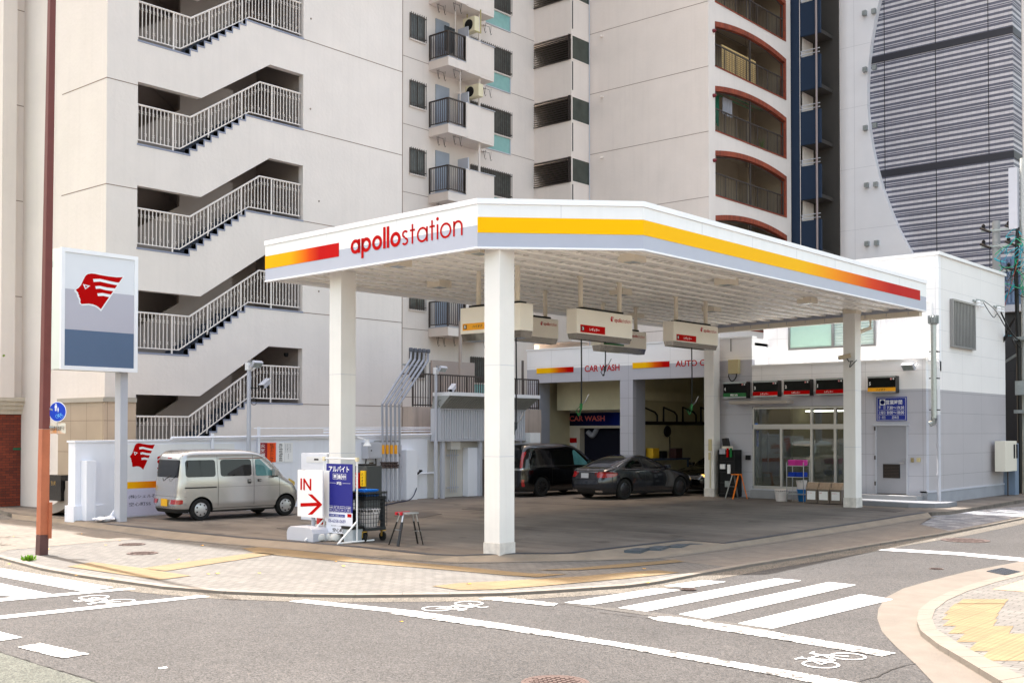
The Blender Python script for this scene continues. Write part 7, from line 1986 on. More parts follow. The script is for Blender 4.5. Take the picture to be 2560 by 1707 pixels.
# ---- silver kei van
def box_van(name, label, cat, mp, tall=1.76, Lr=-1.62, Lf=1.85, hw=.745, arches=(-1.02, 1.42), rw=.275):
    sl = [(.20, Lr + .06, Lf - .02, hw - .05, 9), (.30, Lr + .0, Lf + .0, hw - .02, 9), (.42, Lr - .02, Lf + .03, hw, 9), (.62, Lr + .02, Lf + .01, hw, 10), (.80, Lr + .03, Lf - .08, hw, 10), (.95, Lr + .05, Lf - .28, hw - .005, 10),
          (1.02, Lr + .06, Lf - .40, hw - .012, 10), (1.2, Lr + .08, Lf - .56, hw - .035, 11), (1.4, Lr + .10, Lf - .76, hw - .06, 11), (1.56, Lr + .13, Lf - .96, hw - .08, 11), (1.63, Lr + .16, Lf - 1.08, hw - .095, 11), (tall - .06, Lr + .22, Lf - 1.3, hw - .14, 9), (tall - .02, Lr + .36, Lf - 1.6, hw - .20, 8), (tall, Lr + .6, Lf - 1.9, hw - .32, 6)]
    return Car(name, label, cat, sl)
mp = paintm('van_paint', (180, 179, 177), .65, .25)
v = box_van('parked_van', 'silver box-shaped kei van parked along the white wall', 'van', mp)
v.body([mp, m_plastic, mp], (-1.02, 1.42), .275, dark_below=.24)
S_ = (-1, 1)
z0, z1 = 1.08, 1.50
v.side('window', -1.42, -.62, z0, z1, m_cglass, r=.07); v.side('window', -.48, .40, z0, z1, m_cglass, r=.07)
v.side('window', .52, 1.10, z0 - .01, lambda x: z1 if x < .66 else z1 - (x - .66) * .92, m_cglass2, r=.05)
v.side('window_trim', -.52, .44, 1.515, 1.54, M('visor_brown', (120, 84, 74), .4), off=.02, r=0); v.side('window_trim', .48, .74, 1.515, 1.54, MATS['visor_brown'], off=.02, r=0)
v.end('rear_window', -.56, .56, 1.07, 1.50, m_cglass, r=.06); v.end('brake_lamp', -.10, .10, 1.535, 1.565, m_tail, r=.01)
v.end('windscreen', -.58, .58, 1.0, 1.52, m_cglass, front=True, r=.06)
for x in (-.56, .46, 1.22): v.side('door_seam', x - .005, x + .005, .34, 1.60 if x < 1 else 1.0, m_seam, off=.003, r=0, nx=1, nz=20)
v.side('sliding_rail', -1.45, -.60, .80, .835, m_seam, off=.003, r=0); v.side('crease', -.55, 1.75, .815, .821, m_seam, off=.002, r=0)
v.side('sill_trim', -.7, 1.05, .245, .29, mp, off=.02, r=0)
for x0, x1, za, zb in ((.27, .38, .88, .99), (.56, .68, .92, .985)):
    for o in v.side('door_handle', x0, x1, za, zb, m_seam, off=.004, r=.02): pass
    mb = MB(); 
for sy in S_:
    for x in (.30, .62):
        mb = MB(); y = sy * (v.ysurf(x, .95) + .02); mb.box(x - .02, x + .08, y - .012, y + .012, .935, .965); mb.build('door_pull', mp, v.t, local=True, bevel=.004)
    mb = MB(); y = sy * (v.ysurf(1.0, 1.1) + .10); mb.box(.98, 1.10, y - .07, y + .08, 1.06, 1.24); mr = mb.build('wing_mirror', mp, v.t, local=True, bevel=.03)
    mb = MB(); mb.box(.99, 1.09, y - .06, y + .06, 1.03, 1.075); mb.build('mirror_arm', m_plastic, mr, local=True)
v.end('tail_lamp', -.70, -.34, .42, .53, m_tail, r=.02, off=.012); v.end('tail_lamp', .36, .70, .42, .53, m_tail, r=.02, off=.012)
v.end('bumper_seam', -.72, .72, .60, .606, m_seam, r=0, off=.003)
mb = MB(); mb.box(Lp := -1.665, -1.655, -.30 + .1, .02 + .1, .36, .54); mb.build('number_plate', M('plate_yellow', (236, 178, 20), .5, var=0), v.t, local=True)
for sy in S_:
    mb = MB(); mb.tube([(-1.655, sy * .2 + .2, .98), (-1.645, .05, 1.05)], .01, 5) if sy < 0 else None
    if sy < 0: mb.tube([(-1.655, -.05, .99), (-1.65, -.12, 1.04), (-1.62, -.34, 1.12)], .011, 5); mb.build('rear_wiper', m_plastic, v.t, local=True)
v.side('headlamp', 1.66, 1.86, .78, lambda x: .98 - (x - 1.66) * .55, M('lamp_amber', (200, 170, 80), .15, coat=1), r=.03, off=.006)
v.wheels((-1.02, 1.42), .735, .275, .15, m_hub)
mb = MB(); mb.box(-.2, .15, -.25, .25, .62, 1.16); mb.box(.05, .2, -.6, -.25, .62, 1.3); mb.build('seat', m_dark, v.t, local=True)
vp = onZ(503, 1301); vh = 90 - 5.5
# origin so that the right rear wheel meets the ground there
def put(car, wx, wy, p, head):
    h = rad(head); car.place(p.x - (wx * math.cos(h) - wy * math.sin(h)), p.y - (wx * math.sin(h) + wy * math.cos(h)), head)
put(v, -1.02, -.735, vp, vh)
# ---- dark grey sedan
def sedan(name, label, paint, glassm=m_cglass, s=1.0):
    sl = [(.16, -2.12, 2.2, .80, 6), (.24, -2.28, 2.28, .86, 6), (.36, -2.34, 2.34, .895, 6), (.55, -2.35, 2.33, .905, 6), (.68, -2.33, 2.24, .90, 6), (.78, -2.29, 2.05, .89, 6), (.86, -2.26, 1.75, .88, 6), (.92, -2.24, 1.25, .865, 7), (.96, -2.20, 1.05, .85, 7), (1.0, -2.12, .94, .815, 8),
          (1.03, -1.86, .88, .79, 9), (1.08, -1.72, .78, .765, 9), (1.16, -1.50, .62, .725, 9), (1.26, -1.22, .40, .67, 8), (1.34, -.95, .18, .62, 7), (1.39, -.70, -.02, .57, 6), (1.42, -.45, -.15, .48, 5), (1.43, -.35, -.22, .36, 4)]
    c = Car(name, label, 'car', sl)
    c.body([paint, m_plastic, paint], (-1.40, 1.42), .335, dark_below=.2)
    def hi(x):
        return min(1.37, 1.385 - max(0, (x + .1)) * .52, 1.385 - max(0, -x - .75) * .52)
    c.side('window', -1.28, -.44, .995, lambda x: hi(x) - .03, glassm, r=.03, off=.005); c.side('window', -.38, .62, .985, lambda x: hi(x) - .03, glassm, r=.03, off=.005)
    c.end('rear_window', -.56, .56, 1.045, 1.33, M('screen_glass', (40, 44, 50), .04, var=0, spec=1), r=.1, off=.006)
    c.end('windscreen', -.58, .58, 1.0, 1.34, glassm, front=True, r=.08, off=.006)
    c.side('window_trim', -1.35, .75, .968, .982, m_chrome, r=0, off=.006)
    for x in (-1.0, -.41, .72): c.side('door_seam', x - .004, x + .004, .30, .96, m_seam, off=.003, r=0, nx=1, nz=14)
    c.side('rear_lamp', -2.30, -1.98, lambda x: .72 + max(0, x + 2.2) * .18, lambda x: .90 - max(0, x + 2.25) * .05, m_tail, r=.05, off=.006)
    c.end('rear_lamp', -.86, -.46, lambda y: .72 , lambda y: .905, m_tail, r=.07, off=.008); c.end('rear_lamp', .46, .86, .72, .905, m_tail, r=.07, off=.008)
    c.end('trim_bar', -.48, .48, .885, .905, m_chrome, r=.01, off=.012)
    c.end('plate_recess', -.46, .46, .66, .875, M('recess_dark', (40, 42, 48), .3), r=.08, off=.004)
    mb = MB(); mb.box(-2.375, -2.365, -.165, .165, .70, .86); mb.build('number_plate', M('blank_plate', (190, 192, 196), .5, var=0), c.t, local=True)
    c.end('diffuser', -.62, .62, .20, .36, m_plastic, r=.05, off=.008); c.end('exhaust_trim', -.66, -.40, .24, .31, m_chrome, r=.03, off=.012); c.end('exhaust_trim', .40, .66, .24, .31, m_chrome, r=.03, off=.012)
    for sy in (-1, 1):
        for x in (-.82, .18):
            mb = MB(); y = sy * (c.ysurf(x, .86) + .018); mb.box(x - .09, x + .09, y - .012, y + .01, .855, .88); mb.build('door_handle', m_chrome, c.t, local=True, bevel=.005)
        mb = MB(); y = sy * (c.ysurf(.7, .98) + .11); mb.box(.62, .78, y - .09, y + .09, .97, 1.09); mb.build('wing_mirror', paint, c.t, local=True, bevel=.03)
        c.side('headlamp', 1.95, 2.22, .58, .70, M('lamp_clear', (190, 196, 200), .1, coat=1), sides=(sy,), r=.03)
    # three pointed mark in a ring on the boot lid
    mb = MB(); x = c.xend(0, .955, False) - .012
    for i in range(20):
        a0, a1 = 2 * math.pi * i / 20, 2 * math.pi * (i + 1) / 20; mb.quad(*[(x, q * math.cos(a), .955 + q * math.sin(a)) for q, a in ((.045, a0), (.045, a1), (.038, a1), (.038, a0))])
    for k in range(3):
        a = math.pi / 2 + 2 * math.pi * k / 3; mb.quad((x - .001, .006 * math.cos(a + 1.57), .955 + .006 * math.sin(a + 1.57)), (x - .001, .04 * math.cos(a), .955 + .04 * math.sin(a)), (x - .001, -.006 * math.cos(a + 1.57), .955 - .006 * math.sin(a + 1.57)))
    mb.build('boot_badge', m_chrome, c.t, local=True)
    return c
m_sed = paintm('sedan_paint', (46, 49, 56), .6, .18)
c = sedan('parked_sedan', 'dark grey sedan with a blank number plate nosing into the right garage bay', m_sed)
c.wheels((-1.40, 1.42), .885, .335, .2, M('rim_dark', (70, 70, 74), .3, metal=.8))
sp_ = onZ(1563, 1248); put(c, -1.40, -.885, sp_, 90 - 7.0)
# white sedan on the main road beyond the left edge of the picture, mirrored in the office glass
cw = sedan('white_sedan', 'white sedan on the road, seen only as a reflection in the office windows', paintm('white_car_paint', (236, 236, 238), .1, .25))
cw.wheels((-1.40, 1.42), .885, .335, .2, m_hub)
cw.place(-27.5, 6.0, 0); cw.t.location.z = ZR
# ---- black minivan
m_blk = paintm('black_car_paint', (8, 8, 10), .2, .15)
Lr, Lf, hw = -2.3, 2.35, .86
sl = [(.18, Lr + .08, Lf - .05, hw - .06, 8), (.3, Lr, Lf, hw - .02, 8), (.5, Lr, Lf + .02, hw, 9), (.75, Lr + .02, Lf - .08, hw, 9), (.95, Lr + .03, Lf - .5, hw - .005, 9), (1.05, Lr + .05, Lf - .85, hw - .02, 9), (1.3, Lr + .09, Lf - 1.2, hw - .06, 9), (1.55, Lr + .16, Lf - 1.55, hw - .11, 8), (1.68, Lr + .22, Lf - 1.8, hw - .15, 7), (1.76, Lr + .30, Lf - 2.05, hw - .22, 6), (1.80, Lr + .55, Lf - 2.4, hw - .34, 5)]
mv = Car('parked_minivan', 'black minivan behind the corner column in front of the left garage bay', 'minivan', sl)
mv.body([m_blk, m_plastic, m_blk], (-1.40, 1.40), .33, dark_below=.2)
mv.side('window', -2.0, -.95, 1.08, 1.56, m_cglass, r=.08); mv.side('window', -.88, .15, 1.06, 1.56, m_cglass, r=.05); mv.side('window', .22, 1.0, 1.04, lambda x: 1.56 if x < .35 else 1.56 - (x - .35) * .75, m_cglass2, r=.05)
mv.end('rear_window', -.57, .57, 1.02, 1.56, m_cglass, r=.07); mv.end('windscreen', -.68, .68, 1.02, 1.6, m_cglass, front=True, r=.06)
mv.end('tail_lamp', -.70, -.60, .98, 1.52, m_tail, r=.02, off=.012); mv.end('tail_lamp', .60, .70, .98, 1.52, m_tail, r=.02, off=.012)
mv.end('chrome_bar', -.74, .74, .90, .97, m_chrome, r=.02, off=.014); mv.end('reflector', -.76, -.69, .36, .6, m_tail, r=.02, off=.01); mv.end('reflector', .69, .76, .36, .6, m_tail, r=.02, off=.01)
for x in (-.92, .18, 1.15): mv.side('door_seam', x - .004, x + .004, .3, 1.0, m_seam, off=.003, r=0, nx=1, nz=14)
mv.side('window_trim', -2.05, 1.1, 1.03, 1.045, m_seam, r=0)
for sy in S_:
    mb = MB(); y = sy * (mv.ysurf(.9, 1.1) + .12); mb.box(.9, 1.06, y - .1, y + .1, 1.06, 1.22); mb.build('wing_mirror', m_blk, mv.t, local=True, bevel=.03)
    for x in (-.75, .32): mb = MB(); y = sy * (mv.ysurf(x, .95) + .016); mb.box(x - .09, x + .09, y - .01, y + .01, .93, .955); mb.build('door_handle', m_chrome, mv.t, local=True)
mb = MB(); mb.box(Lr - .02, Lr - .008, -.16, .16, .62, .78); mb.build('number_plate', MATS['blank_plate'], mv.t, local=True)
mv.wheels((-1.40, 1.40), .84, .33, .2, MATS['rim_dark'], 'rim')
mp_ = onZ(1356, 1241); put(mv, -1.40, -.84, mp_, 90 - 4)
# swap sedan wheels for spoked ones is done by kind; black coupe deeper in the second bay
ck = sedan('garaged_sedan', 'black sedan inside the right garage bay beyond the grey one', m_blk)
ck.wheels((-1.40, 1.42), .885, .335, .2, MATS['rim_dark'], 'rim')
ck.place(-21.25, YF + 2.75, 265)
for n_ in [o for o in ck.t.children if o.name.startswith('boot_badge')]: bpy.data.objects.remove(n_)
ck.side('headlamp', 1.85, 2.2, .60, .70, M('lamp_lit', (250, 190, 90), .3, var=0, emit=.5), sides=(-1, 1), r=.03, off=.012)
# ================================================================ SMALL THINGS ON THE FORECOURT
def G(px, py, z=0): return onZ(px, py, z)
# ---- arrow sign on its foot
p0 = G(700, 1346); fx = p0.x
c = G(757, 1345)
t = thing('arrow_sign', 'white double sided board reading IN with a red arrow on a grey foot', 'sign', (c.x, c.y, 0))
def facing(px, py, Y): return onY(px, py, Y)
# the board faces the road : nearly -Y
Yb = c.y - .1
a, b = onY(744, 1174, Yb), onY(812, 1290, Yb); zt_, zb_ = onY(752, 1174, Yb).z, onY(752, 1290, Yb).z
ux = Vector((math.cos(rad(-4)), math.sin(rad(-4)), 0)); nx_ = Vector((-ux.y, ux.x, 0))
O = Vector((a.x, Yb, 0)); W = (b.x - a.x) * 1.0
def bp_(u, d, z): v_ = O + ux * u + nx_ * d; return (v_.x, v_.y, z)
m = MB(); m.hexa([bp_(0, .16, zb_), bp_(W, .16, zb_), bp_(W, .19, zb_), bp_(0, .19, zb_), bp_(0, .16, zt_), bp_(W, .16, zt_), bp_(W, .19, zt_), bp_(0, .19, zt_)]); m.build('back_board', m_white, t)
m = MB(); m.hexa([bp_(0, 0, zb_), bp_(W, 0, zb_), bp_(W, .03, zb_), bp_(0, .03, zb_), bp_(0, 0, zt_), bp_(W, 0, zt_), bp_(W, .03, zt_), bp_(0, .03, zt_)]); fb = m.build('front_board', m_white, t, bevel=.004)
m = MB(); m.hexa([bp_(0, .031, zb_ + .02), bp_(.05, .031, zb_ + .02), bp_(.05, .159, zb_ + .02), bp_(0, .159, zb_ + .02), bp_(0, .031, zt_ - .0), bp_(.05, .031, zt_), bp_(.05, .159, zt_), bp_(0, .159, zt_)]); m.build('side_band', m_grey, t)
Hh = zt_ - zb_
m = MB(); text(m, 'IN', bp_(W * .12, -.001, zb_ + Hh * .57), ux, UZ, w=W * .44, h=Hh * .25, bold=.02, t=.002)
def q(u, v_): return bp_(W * u, -.004, zb_ + Hh * v_)
m.quad(q(.13, .21), q(.72, .245), q(.72, .32), q(.13, .285)); m.quad(q(.42, .49), q(.60, .49), q(1.0, .29), q(.86, .29)); m.quad(q(.42, .05), q(.86, .29), q(1.0, .29), q(.60, .06)); m.quad(q(.72, .245), q(.9, .25), q(.9, .33), q(.72, .32))
m.build('lettering', m_red, fb)
m = MB(); pc = O + ux * (W * .5) + nx_ * .09; m.tube([(pc.x, pc.y, .2), (pc.x, pc.y, zb_ + .3)], .04, 10); m.build('post', m_grey, t)
fa, fb2 = G(722, 1350), G(798, 1346)
m = MB(); w3 = (G(700 + 22, 1350) - G(700 + 98, 1350)).length
x0, x1 = pc.x - .42, pc.x + .42; y0, y1 = pc.y - .35, pc.y + .35
prof = [(0, 0), (0, .16), (.04, .24), (.12, .28), (.72, .28), (.80, .24), (.84, .16), (.84, 0)]
m.prism([(x0 + u, y0, z) for u, z in prof], (0, y1 - y0, 0)); m.build('foot', m_lgrey, t, bevel=.01)
# ---- fire extinguishers
def extinguisher(px, py, label, sc=1.0):
    c = G(px, py); t = thing('fire_extinguisher', label, 'fire extinguisher', (c.x, c.y, 0), group=None); s = sc
    m = MB(); m.lathe((c.x, c.y, 0), [(.075 * s, 0), (.08 * s, .02), (.08 * s, .44 * s), (.06 * s, .51 * s), (.03 * s, .54 * s)], 16); m.build('cylinder', M('extinguisher_red', (190, 14, 20), .25, var=.03, coat=.6), t, smooth=True)
    m = MB(); m.lathe((c.x, c.y, .541 * s), [(.02, 0), (.02, .04)], 8); m.bar((c.x - .02, c.y, .60 * s), (c.x + .10, c.y, .64 * s), .02, .015); m.bar((c.x - .02, c.y, .57 * s), (c.x + .10, c.y, .59 * s), .02, .015); m.tube([(c.x, c.y, .57 * s), (c.x - .09, c.y, .52 * s), (c.x - .1, c.y, .2 * s)], .012, 6); m.build('handle', m_black, t)
    m = MB(); m.lathe((c.x + .05, c.y - .01, .63 * s), [(.015, 0), (.015, .04)], 8); m.build('pin_ring', m_yellow, t)
extinguisher(801, 1338, 'red fire extinguisher behind the arrow sign foot')
# ---- recruitment banner on a white pipe stand
Yn = G(850, 1352).y - .1
aL, aR = onY(816, 1160, Yn), onY(881, 1160, Yn)
bt = onY(816, 1158, Yn).z; bm_ = onY(816, 1278, Yn).z; bb = onY(816, 1330, Yn).z
t = thing('banner_stand', 'white pipe stand holding a tall blue banner with white characters', 'banner', (aL.x, Yn, 0))
W = aR.x - aL.x
m = MB(); m.box(aL.x, aR.x, Yn, Yn + .01, bm_, bt); bn = m.build('banner', M('banner_blue', (22, 26, 128), .6, var=.02), t)
m = MB(); m.box(aL.x, aR.x, Yn, Yn + .01, bb, bm_ - .001); bl = m.build('banner_lower', M('banner_white', (228, 230, 240), .6, var=.01), t)
Ht = bt - bm_
m = MB()
text(m, 'アルバイト', (aL.x + W * .10, Yn, bt - Ht * .17), UX, UZ, w=W * .78, h=Ht * .125, bold=.02)
for i, g in enumerate('募集中'):
    x = aL.x + W * (.27 + .17 * i); text(m, g, (x + W * .01, Yn, bt - Ht * .31), UX, UZ, w=W * .12, h=Ht * .085, bold=.02)
    for a_, b_, c_, d_ in ((-.012, .15, -.322, -.318), (-.012, .15, -.208, -.204)): m.quad((x + W * a_, Yn - .002, bt + Ht * c_), (x + W * b_, Yn - .002, bt + Ht * c_), (x + W * b_, Yn - .002, bt + Ht * d_), (x + W * a_, Yn - .002, bt + Ht * d_))
    for a_ in (-.012, .142): m.quad((x + W * a_, Yn - .002, bt - Ht * .32), (x + W * (a_ + .01), Yn - .002, bt - Ht * .32), (x + W * (a_ + .01), Yn - .002, bt - Ht * .206), (x + W * a_, Yn - .002, bt - Ht * .206))
text(m, '時給', (aL.x + W * .41, Yn, bt - Ht * .435), UX, UZ, w=W * .18, h=Ht * .07, bold=.02)
m.quad((aL.x + W * .07, Yn - .002, bt - Ht * .40), (aL.x + W * .37, Yn - .002, bt - Ht * .40), (aL.x + W * .37, Yn - .002, bt - Ht * .395), (aL.x + W * .07, Yn - .002, bt - Ht * .395))
m.quad((aL.x + W * .63, Yn - .002, bt - Ht * .40), (aL.x + W * .93, Yn - .002, bt - Ht * .40), (aL.x + W * .93, Yn - .002, bt - Ht * .395), (aL.x + W * .63, Yn - .002, bt - Ht * .395))
for i, (l1, l2) in enumerate((('未経験', 'OK'), ('学生・主婦', '歓迎'), ('週1日から', 'OK'), ('交通費', '支給'))):
    x = aL.x + W * (.08 + .225 * i)
    text(m, l1, (x + W * .02, Yn, bt - Ht * .92), UX, UZ, w=W * .15, h=Ht * .028, bold=.01); text(m, l2, (x + W * .05, Yn, bt - Ht * .965), UX, UZ, w=W * .09, h=Ht * .028, bold=.01)
    for z in (-.99, -.875): m.quad((x, Yn - .002, bt + Ht * z), (x + W * .19, Yn - .002, bt + Ht * z), (x + W * .19, Yn - .002, bt + Ht * (z + .005)), (x, Yn - .002, bt + Ht * (z + .005)))
    for d_ in (0, .184): m.quad((x + W * d_, Yn - .002, bt - Ht * .985), (x + W * (d_ + .006), Yn - .002, bt - Ht * .985), (x + W * (d_ + .006), Yn - .002, bt - Ht * .875), (x + W * d_, Yn - .002, bt - Ht * .875))
m.build('lettering', m_wlet, bn)
Hl = bm_ - bb
m = MB(); m.box(aL.x + W * .12, aL.x + W * .72, Yn - .004, Yn - .0005, bm_ - Hl * .22, bm_ - Hl * .09); pb = m.build('pill', m_blue, bl)
m = MB(); text(m, 'お気軽にお電話ください', (aL.x + W * .16, Yn - .004, bm_ - Hl * .195), UX, UZ, w=W * .52, h=Hl * .08); m.build('lettering', m_wlet, pb)
m = MB(); text(m, '06-6358-0689', (aL.x + W * .09, Yn, bm_ - Hl * .50), UX, UZ, w=W * .66, h=Hl * .16, bold=.01); m.build('telephone_number', M('ink_blue', (30, 50, 130), .5, var=0), bl)
m = MB(); text(m, '株式会社シェル石油大阪発売所', (aL.x + W * .2, Yn, bm_ - Hl * .68), UX, UZ, w=W * .68, h=Hl * .065); text(m, '空心町SS', (aL.x + W * .25, Yn, bm_ - Hl * .95), UX, UZ, w=W * .56, h=Hl * .2, bold=.02); m.build('lettering', m_klet, bl)
m = MB(); m.box(aL.x + W * .82, aL.x + W * .97, Yn - .004, Yn - .0005, bm_ - Hl * .2, bm_ - Hl * .04); m.build('badge', m_red, bl)
m = MB(); r = .018; xl_, xr_ = onY(806, 1200, Yn).x, onY(888, 1200, Yn).x; zt3 = onY(806, 1145, Yn).z
for x in (xl_, xr_): m.tube([(x, Yn + .05, .04), (x, Yn + .05, zt3)], r, 8); m.tube([(x, Yn - .45, .03), (x, Yn + .5, .03)], r, 8); m.tube([(x, Yn - .42, .04), (x, Yn + .04, .42)], r, 8)
m.tube([(xl_, Yn + .05, zt3), (xr_, Yn + .05, zt3)], r, 8)
m.build('pipe_frame', m_white, t)
m = MB()
for x in (xl_, xr_): m.box(x - .028, x + .028, Yn + .022, Yn + .078, zt3 - .05, zt3 + .03)
m.build('corner_joint', M('joint_ivory', (226, 214, 180), .5), t)
# water weights on the stand's feet
for i, (px, lb) in enumerate(((814, 'white water filled weight on the left foot of the banner stand'), (855, 'white water filled weight on the right foot of the banner stand'))):
    c = G(px, 1349); m = MB()
    for k in (-.13, .11):
        m.lathe((c.x + k, c.y - .25, 0.0), [(.08, 0), (.12, .03), (.125, .09), (.10, .14), (.05, .16)], 14)
    m.box(c.x - .2, c.x + .2, c.y - .33, c.y - .17, .01, .10)
    tag(m.build('water_weight', M('weight_white', (206, 206, 202), .5, var=.05), smooth=True), lb, 'weight')
# bucket with a dark rim
c = G(882, 1355); t = thing('bucket', 'pale square plastic bucket with a black rim by the trolley', 'bucket', (c.x, c.y, 0))
m = MB(); m.hexa([(c.x - .13, c.y - .12, 0), (c.x + .13, c.y - .12, 0), (c.x + .13, c.y + .12, 0), (c.x - .13, c.y + .12, 0), (c.x - .15, c.y - .14, .27), (c.x + .15, c.y - .14, .27), (c.x + .15, c.y + .14, .27), (c.x - .15, c.y + .14, .27)]); m.build('pail', M('plastic_pale', (170, 178, 184), .5, var=.12, scale=9), t, bevel=.02)
m = MB(); m.box(c.x - .17, c.x + .17, c.y - .16, c.y + .16, .272, .33); m.build('rim', m_black, t, bevel=.01)
# ---- black trolley with wire baskets and towels
c = G(882, 1352); cx, cy = c.x + .05, c.y + .25
t = thing('towel_trolley', 'black wheeled trolley with wire side baskets and blue towels on top', 'trolley', (cx, cy, 0))
hx, hy = .36, .28; zt = onY(900, 1241, cy - hy).z
mtl = M('trolley_black', (30, 34, 38), .45, var=.06)
m = MB(); m.box(cx - hx, cx + hx, cy - hy, cy + hy, .22, .28); m.build('base_tray', mtl, t, bevel=.01)
m = MB(); m.box(cx - hx - .12, cx + hx, cy - hy, cy + hy, zt - .07, zt); m.build('top_tray', mtl, t, bevel=.012)
for sx in (-1, 1):
    for sy in (-1, 1):
        m = MB(); m.box(cx + sx * (hx - .05) - .035, cx + sx * (hx - .05) + .035, cy + sy * (hy - .05) - .035, cy + sy * (hy - .05) + .035, .28, zt - .07); 
        if not (sx == 1 and sy == -1): m.build('leg', mtl, t)
        m = MB(); w_x, w_y = cx + sx * (hx - .08), cy + sy * (hy - .02); m.lathe((w_x, w_y - .02, .09), [(.03, -.0), (.09, 0), (.095, .02), (.09, .04), (.03, .04)], 16, (0, 1, 0)); wl = m.build('castor', m_rubber, t, smooth=True)
        m = MB(); m.bar((w_x, w_y - .035, .09), (w_x, w_y - .035, .21), .04, .012, (0, 1, 0)); m.box(w_x - .05, w_x + .05, w_y - .045, w_y + .05, .195, .218); m.build('fork', M('fork_brass', (196, 160, 80), .4, metal=.6), wl)
def wire(m, x0, x1, y, z0, z1, nx, nz, r=.004, ax='x'):
    for i in range(nx + 1):
        v_ = x0 + (x1 - x0) * i / nx
        m.bar((v_, y, z0) if ax == 'x' else (y, v_, z0), (v_, y, z1) if ax == 'x' else (y, v_, z1), r * 2, r * 2, (1, 0, 0))
    for k in range(nz + 1):
        z = z0 + (z1 - z0) * k / nz; m.bar((x0, y, z) if ax == 'x' else (y, x0, z), (x1, y, z) if ax == 'x' else (y, x1, z), r * 2, r * 2)
for za, zb2 in ((.30, .95), (1.0, zt - .1)):
    m = MB(); wire(m, cx - .05, cx + hx + .02, cy - hy - .02, za, zb2, 7, 8); wire(m, cy - hy - .02, cy + hy, cx + hx + .02, za, zb2, 8, 8, ax='y'); m.build('wire_basket', mtl, t)
m = MB(); m.box(cx - hx, cx + hx + .03, cy - hy - .03, cy + hy, .96, .99); m.build('middle_bar', mtl, t)
m = MB(); m.box(cx - hx + .02, cx - .08, cy - hy + .02, cy + hy - .05, .31, .62); m.build('dark_box', m_black, t)
def basket(cx_, cy_, z, r0, r1, h, label, mat, name='laundry_basket'):
    t_ = thing(name, label, 'basket', (cx_, cy_, z)); m = MB(); n = 22
    for i in range(n):
        a = 2 * math.pi * i / n; m.bar((cx_ + r0 * math.cos(a), cy_ + r0 * math.sin(a), z), (cx_ + r1 * math.cos(a), cy_ + r1 * math.sin(a), z + h), .018, .006, (math.cos(a), math.sin(a), 0))
    for k in range(6):
        f_ = k / 5; r = r0 + (r1 - r0) * f_; m.lathe((cx_, cy_, z + h * f_), [(r, -.008), (r + .006, 0), (r, .008)], n)
    m.build('lattice', mat, t_)
    m = MB(); m.lathe((cx_, cy_, z + .01), [(r0 * .96, 0), (r1 * .93, h * .8)], n); m.build('lining', M('cloth_white', (214, 208, 204), .8, var=.12, scale=10), t_)
    return t_
basket(cx + .16, cy - .02, .285, .17, .24, .36, 'round white lattice basket standing on the lower tray of the trolley', M('basket_white', (222, 216, 214), .5))
def towels(x0, x1, y0, y1, z, n, mat, label, name='folded_towels', rr=random.Random(9)):
    m = MB()
    for k in range(n):
        for j in range(2):
            xa = x0 + (x1 - x0) * j / 2 + rr.uniform(0, .02); xb2_ = xa + (x1 - x0) / 2 - rr.uniform(0, .03); dy = rr.uniform(-.02, .02)
            m.box(xa, xb2_, y0 + dy, y1 + dy, z + k * .035, z + k * .035 + .031)
    return tag(m.build(name, mat, None, bevel=.012, smooth=True), label, 'towels')
towels(cx - .05, cx + .30, cy - .22, cy + .12, zt + .002, 4, M('towel_blue', (10, 110, 205), .9, var=.1, scale=15, bump=.5), 'stack of bright blue towels on top of the black trolley')
towels(cx - .30, cx - .08, cy - .2, cy + .15, zt + .002, 2, M('towel_pink', (214, 60, 160), .9, var=.1, scale=15, bump=.5), 'small pile of pink towels beside the blue ones on the trolley')
# ---- step stool
c = G(1003, 1362)
t = thing('step_stool', 'small folding step stool with black legs and a red trimmed top', 'step stool', (c.x, c.y, 0))
hT = .62
u1 = Vector((1, 0, 0)); 
top_ = [(c.x - .10, c.y + .1), (c.x + .16, c.y + .1)]
legs = [((c.x - .06, c.y + .02), (c.x - .22, c.y - .12)), ((c.x + .06, c.y - .0), (c.x + .14, c.y - .22)), ((c.x + .16, c.y + .25), (c.x + .27, c.y + .33)), ((c.x + .02, c.y + .28), (c.x + .03, c.y + .42))]
for i, (a, b) in enumerate(legs):
    m = MB(); A = Vector((a[0], a[1], hT - .02)); B = Vector((b[0], b[1], .0)); K = A.lerp(B, .25); m.bar(K, B, .045, .03) if i < 2 else m.bar(K, B, .03, .02); lg = m.build('leg', m_black, t)
    m = MB(); m.bar(A, K, .03, .02); m.build('leg_upper', m_steel, lg)
m = MB(); m.box(c.x - .10, c.x + .20, c.y - .02, c.y + .28, hT - .02, hT + .01); m.build('tread', m_steel, t, bevel=.006)
m = MB(); m.box(c.x - .13, c.x - .08, c.y - .05, c.y + .31, hT - .04, hT + .02); m.box(c.x + .0, c.x + .06, c.y - .05, c.y - .01, hT - .04, hT + .02); m.build('top_cap', M('cap_red', (180, 20, 40), .4, var=0), t, bevel=.006)
m = MB(); m.bar((c.x + .22, c.y + .29, .27), (c.x + .02, c.y + .35, .25), .05, .02); m.bar((c.x - .12, c.y - .05, .3), (c.x + .1, c.y - .12, .3), .02, .02); m.build('cross_step', m_steel, t)
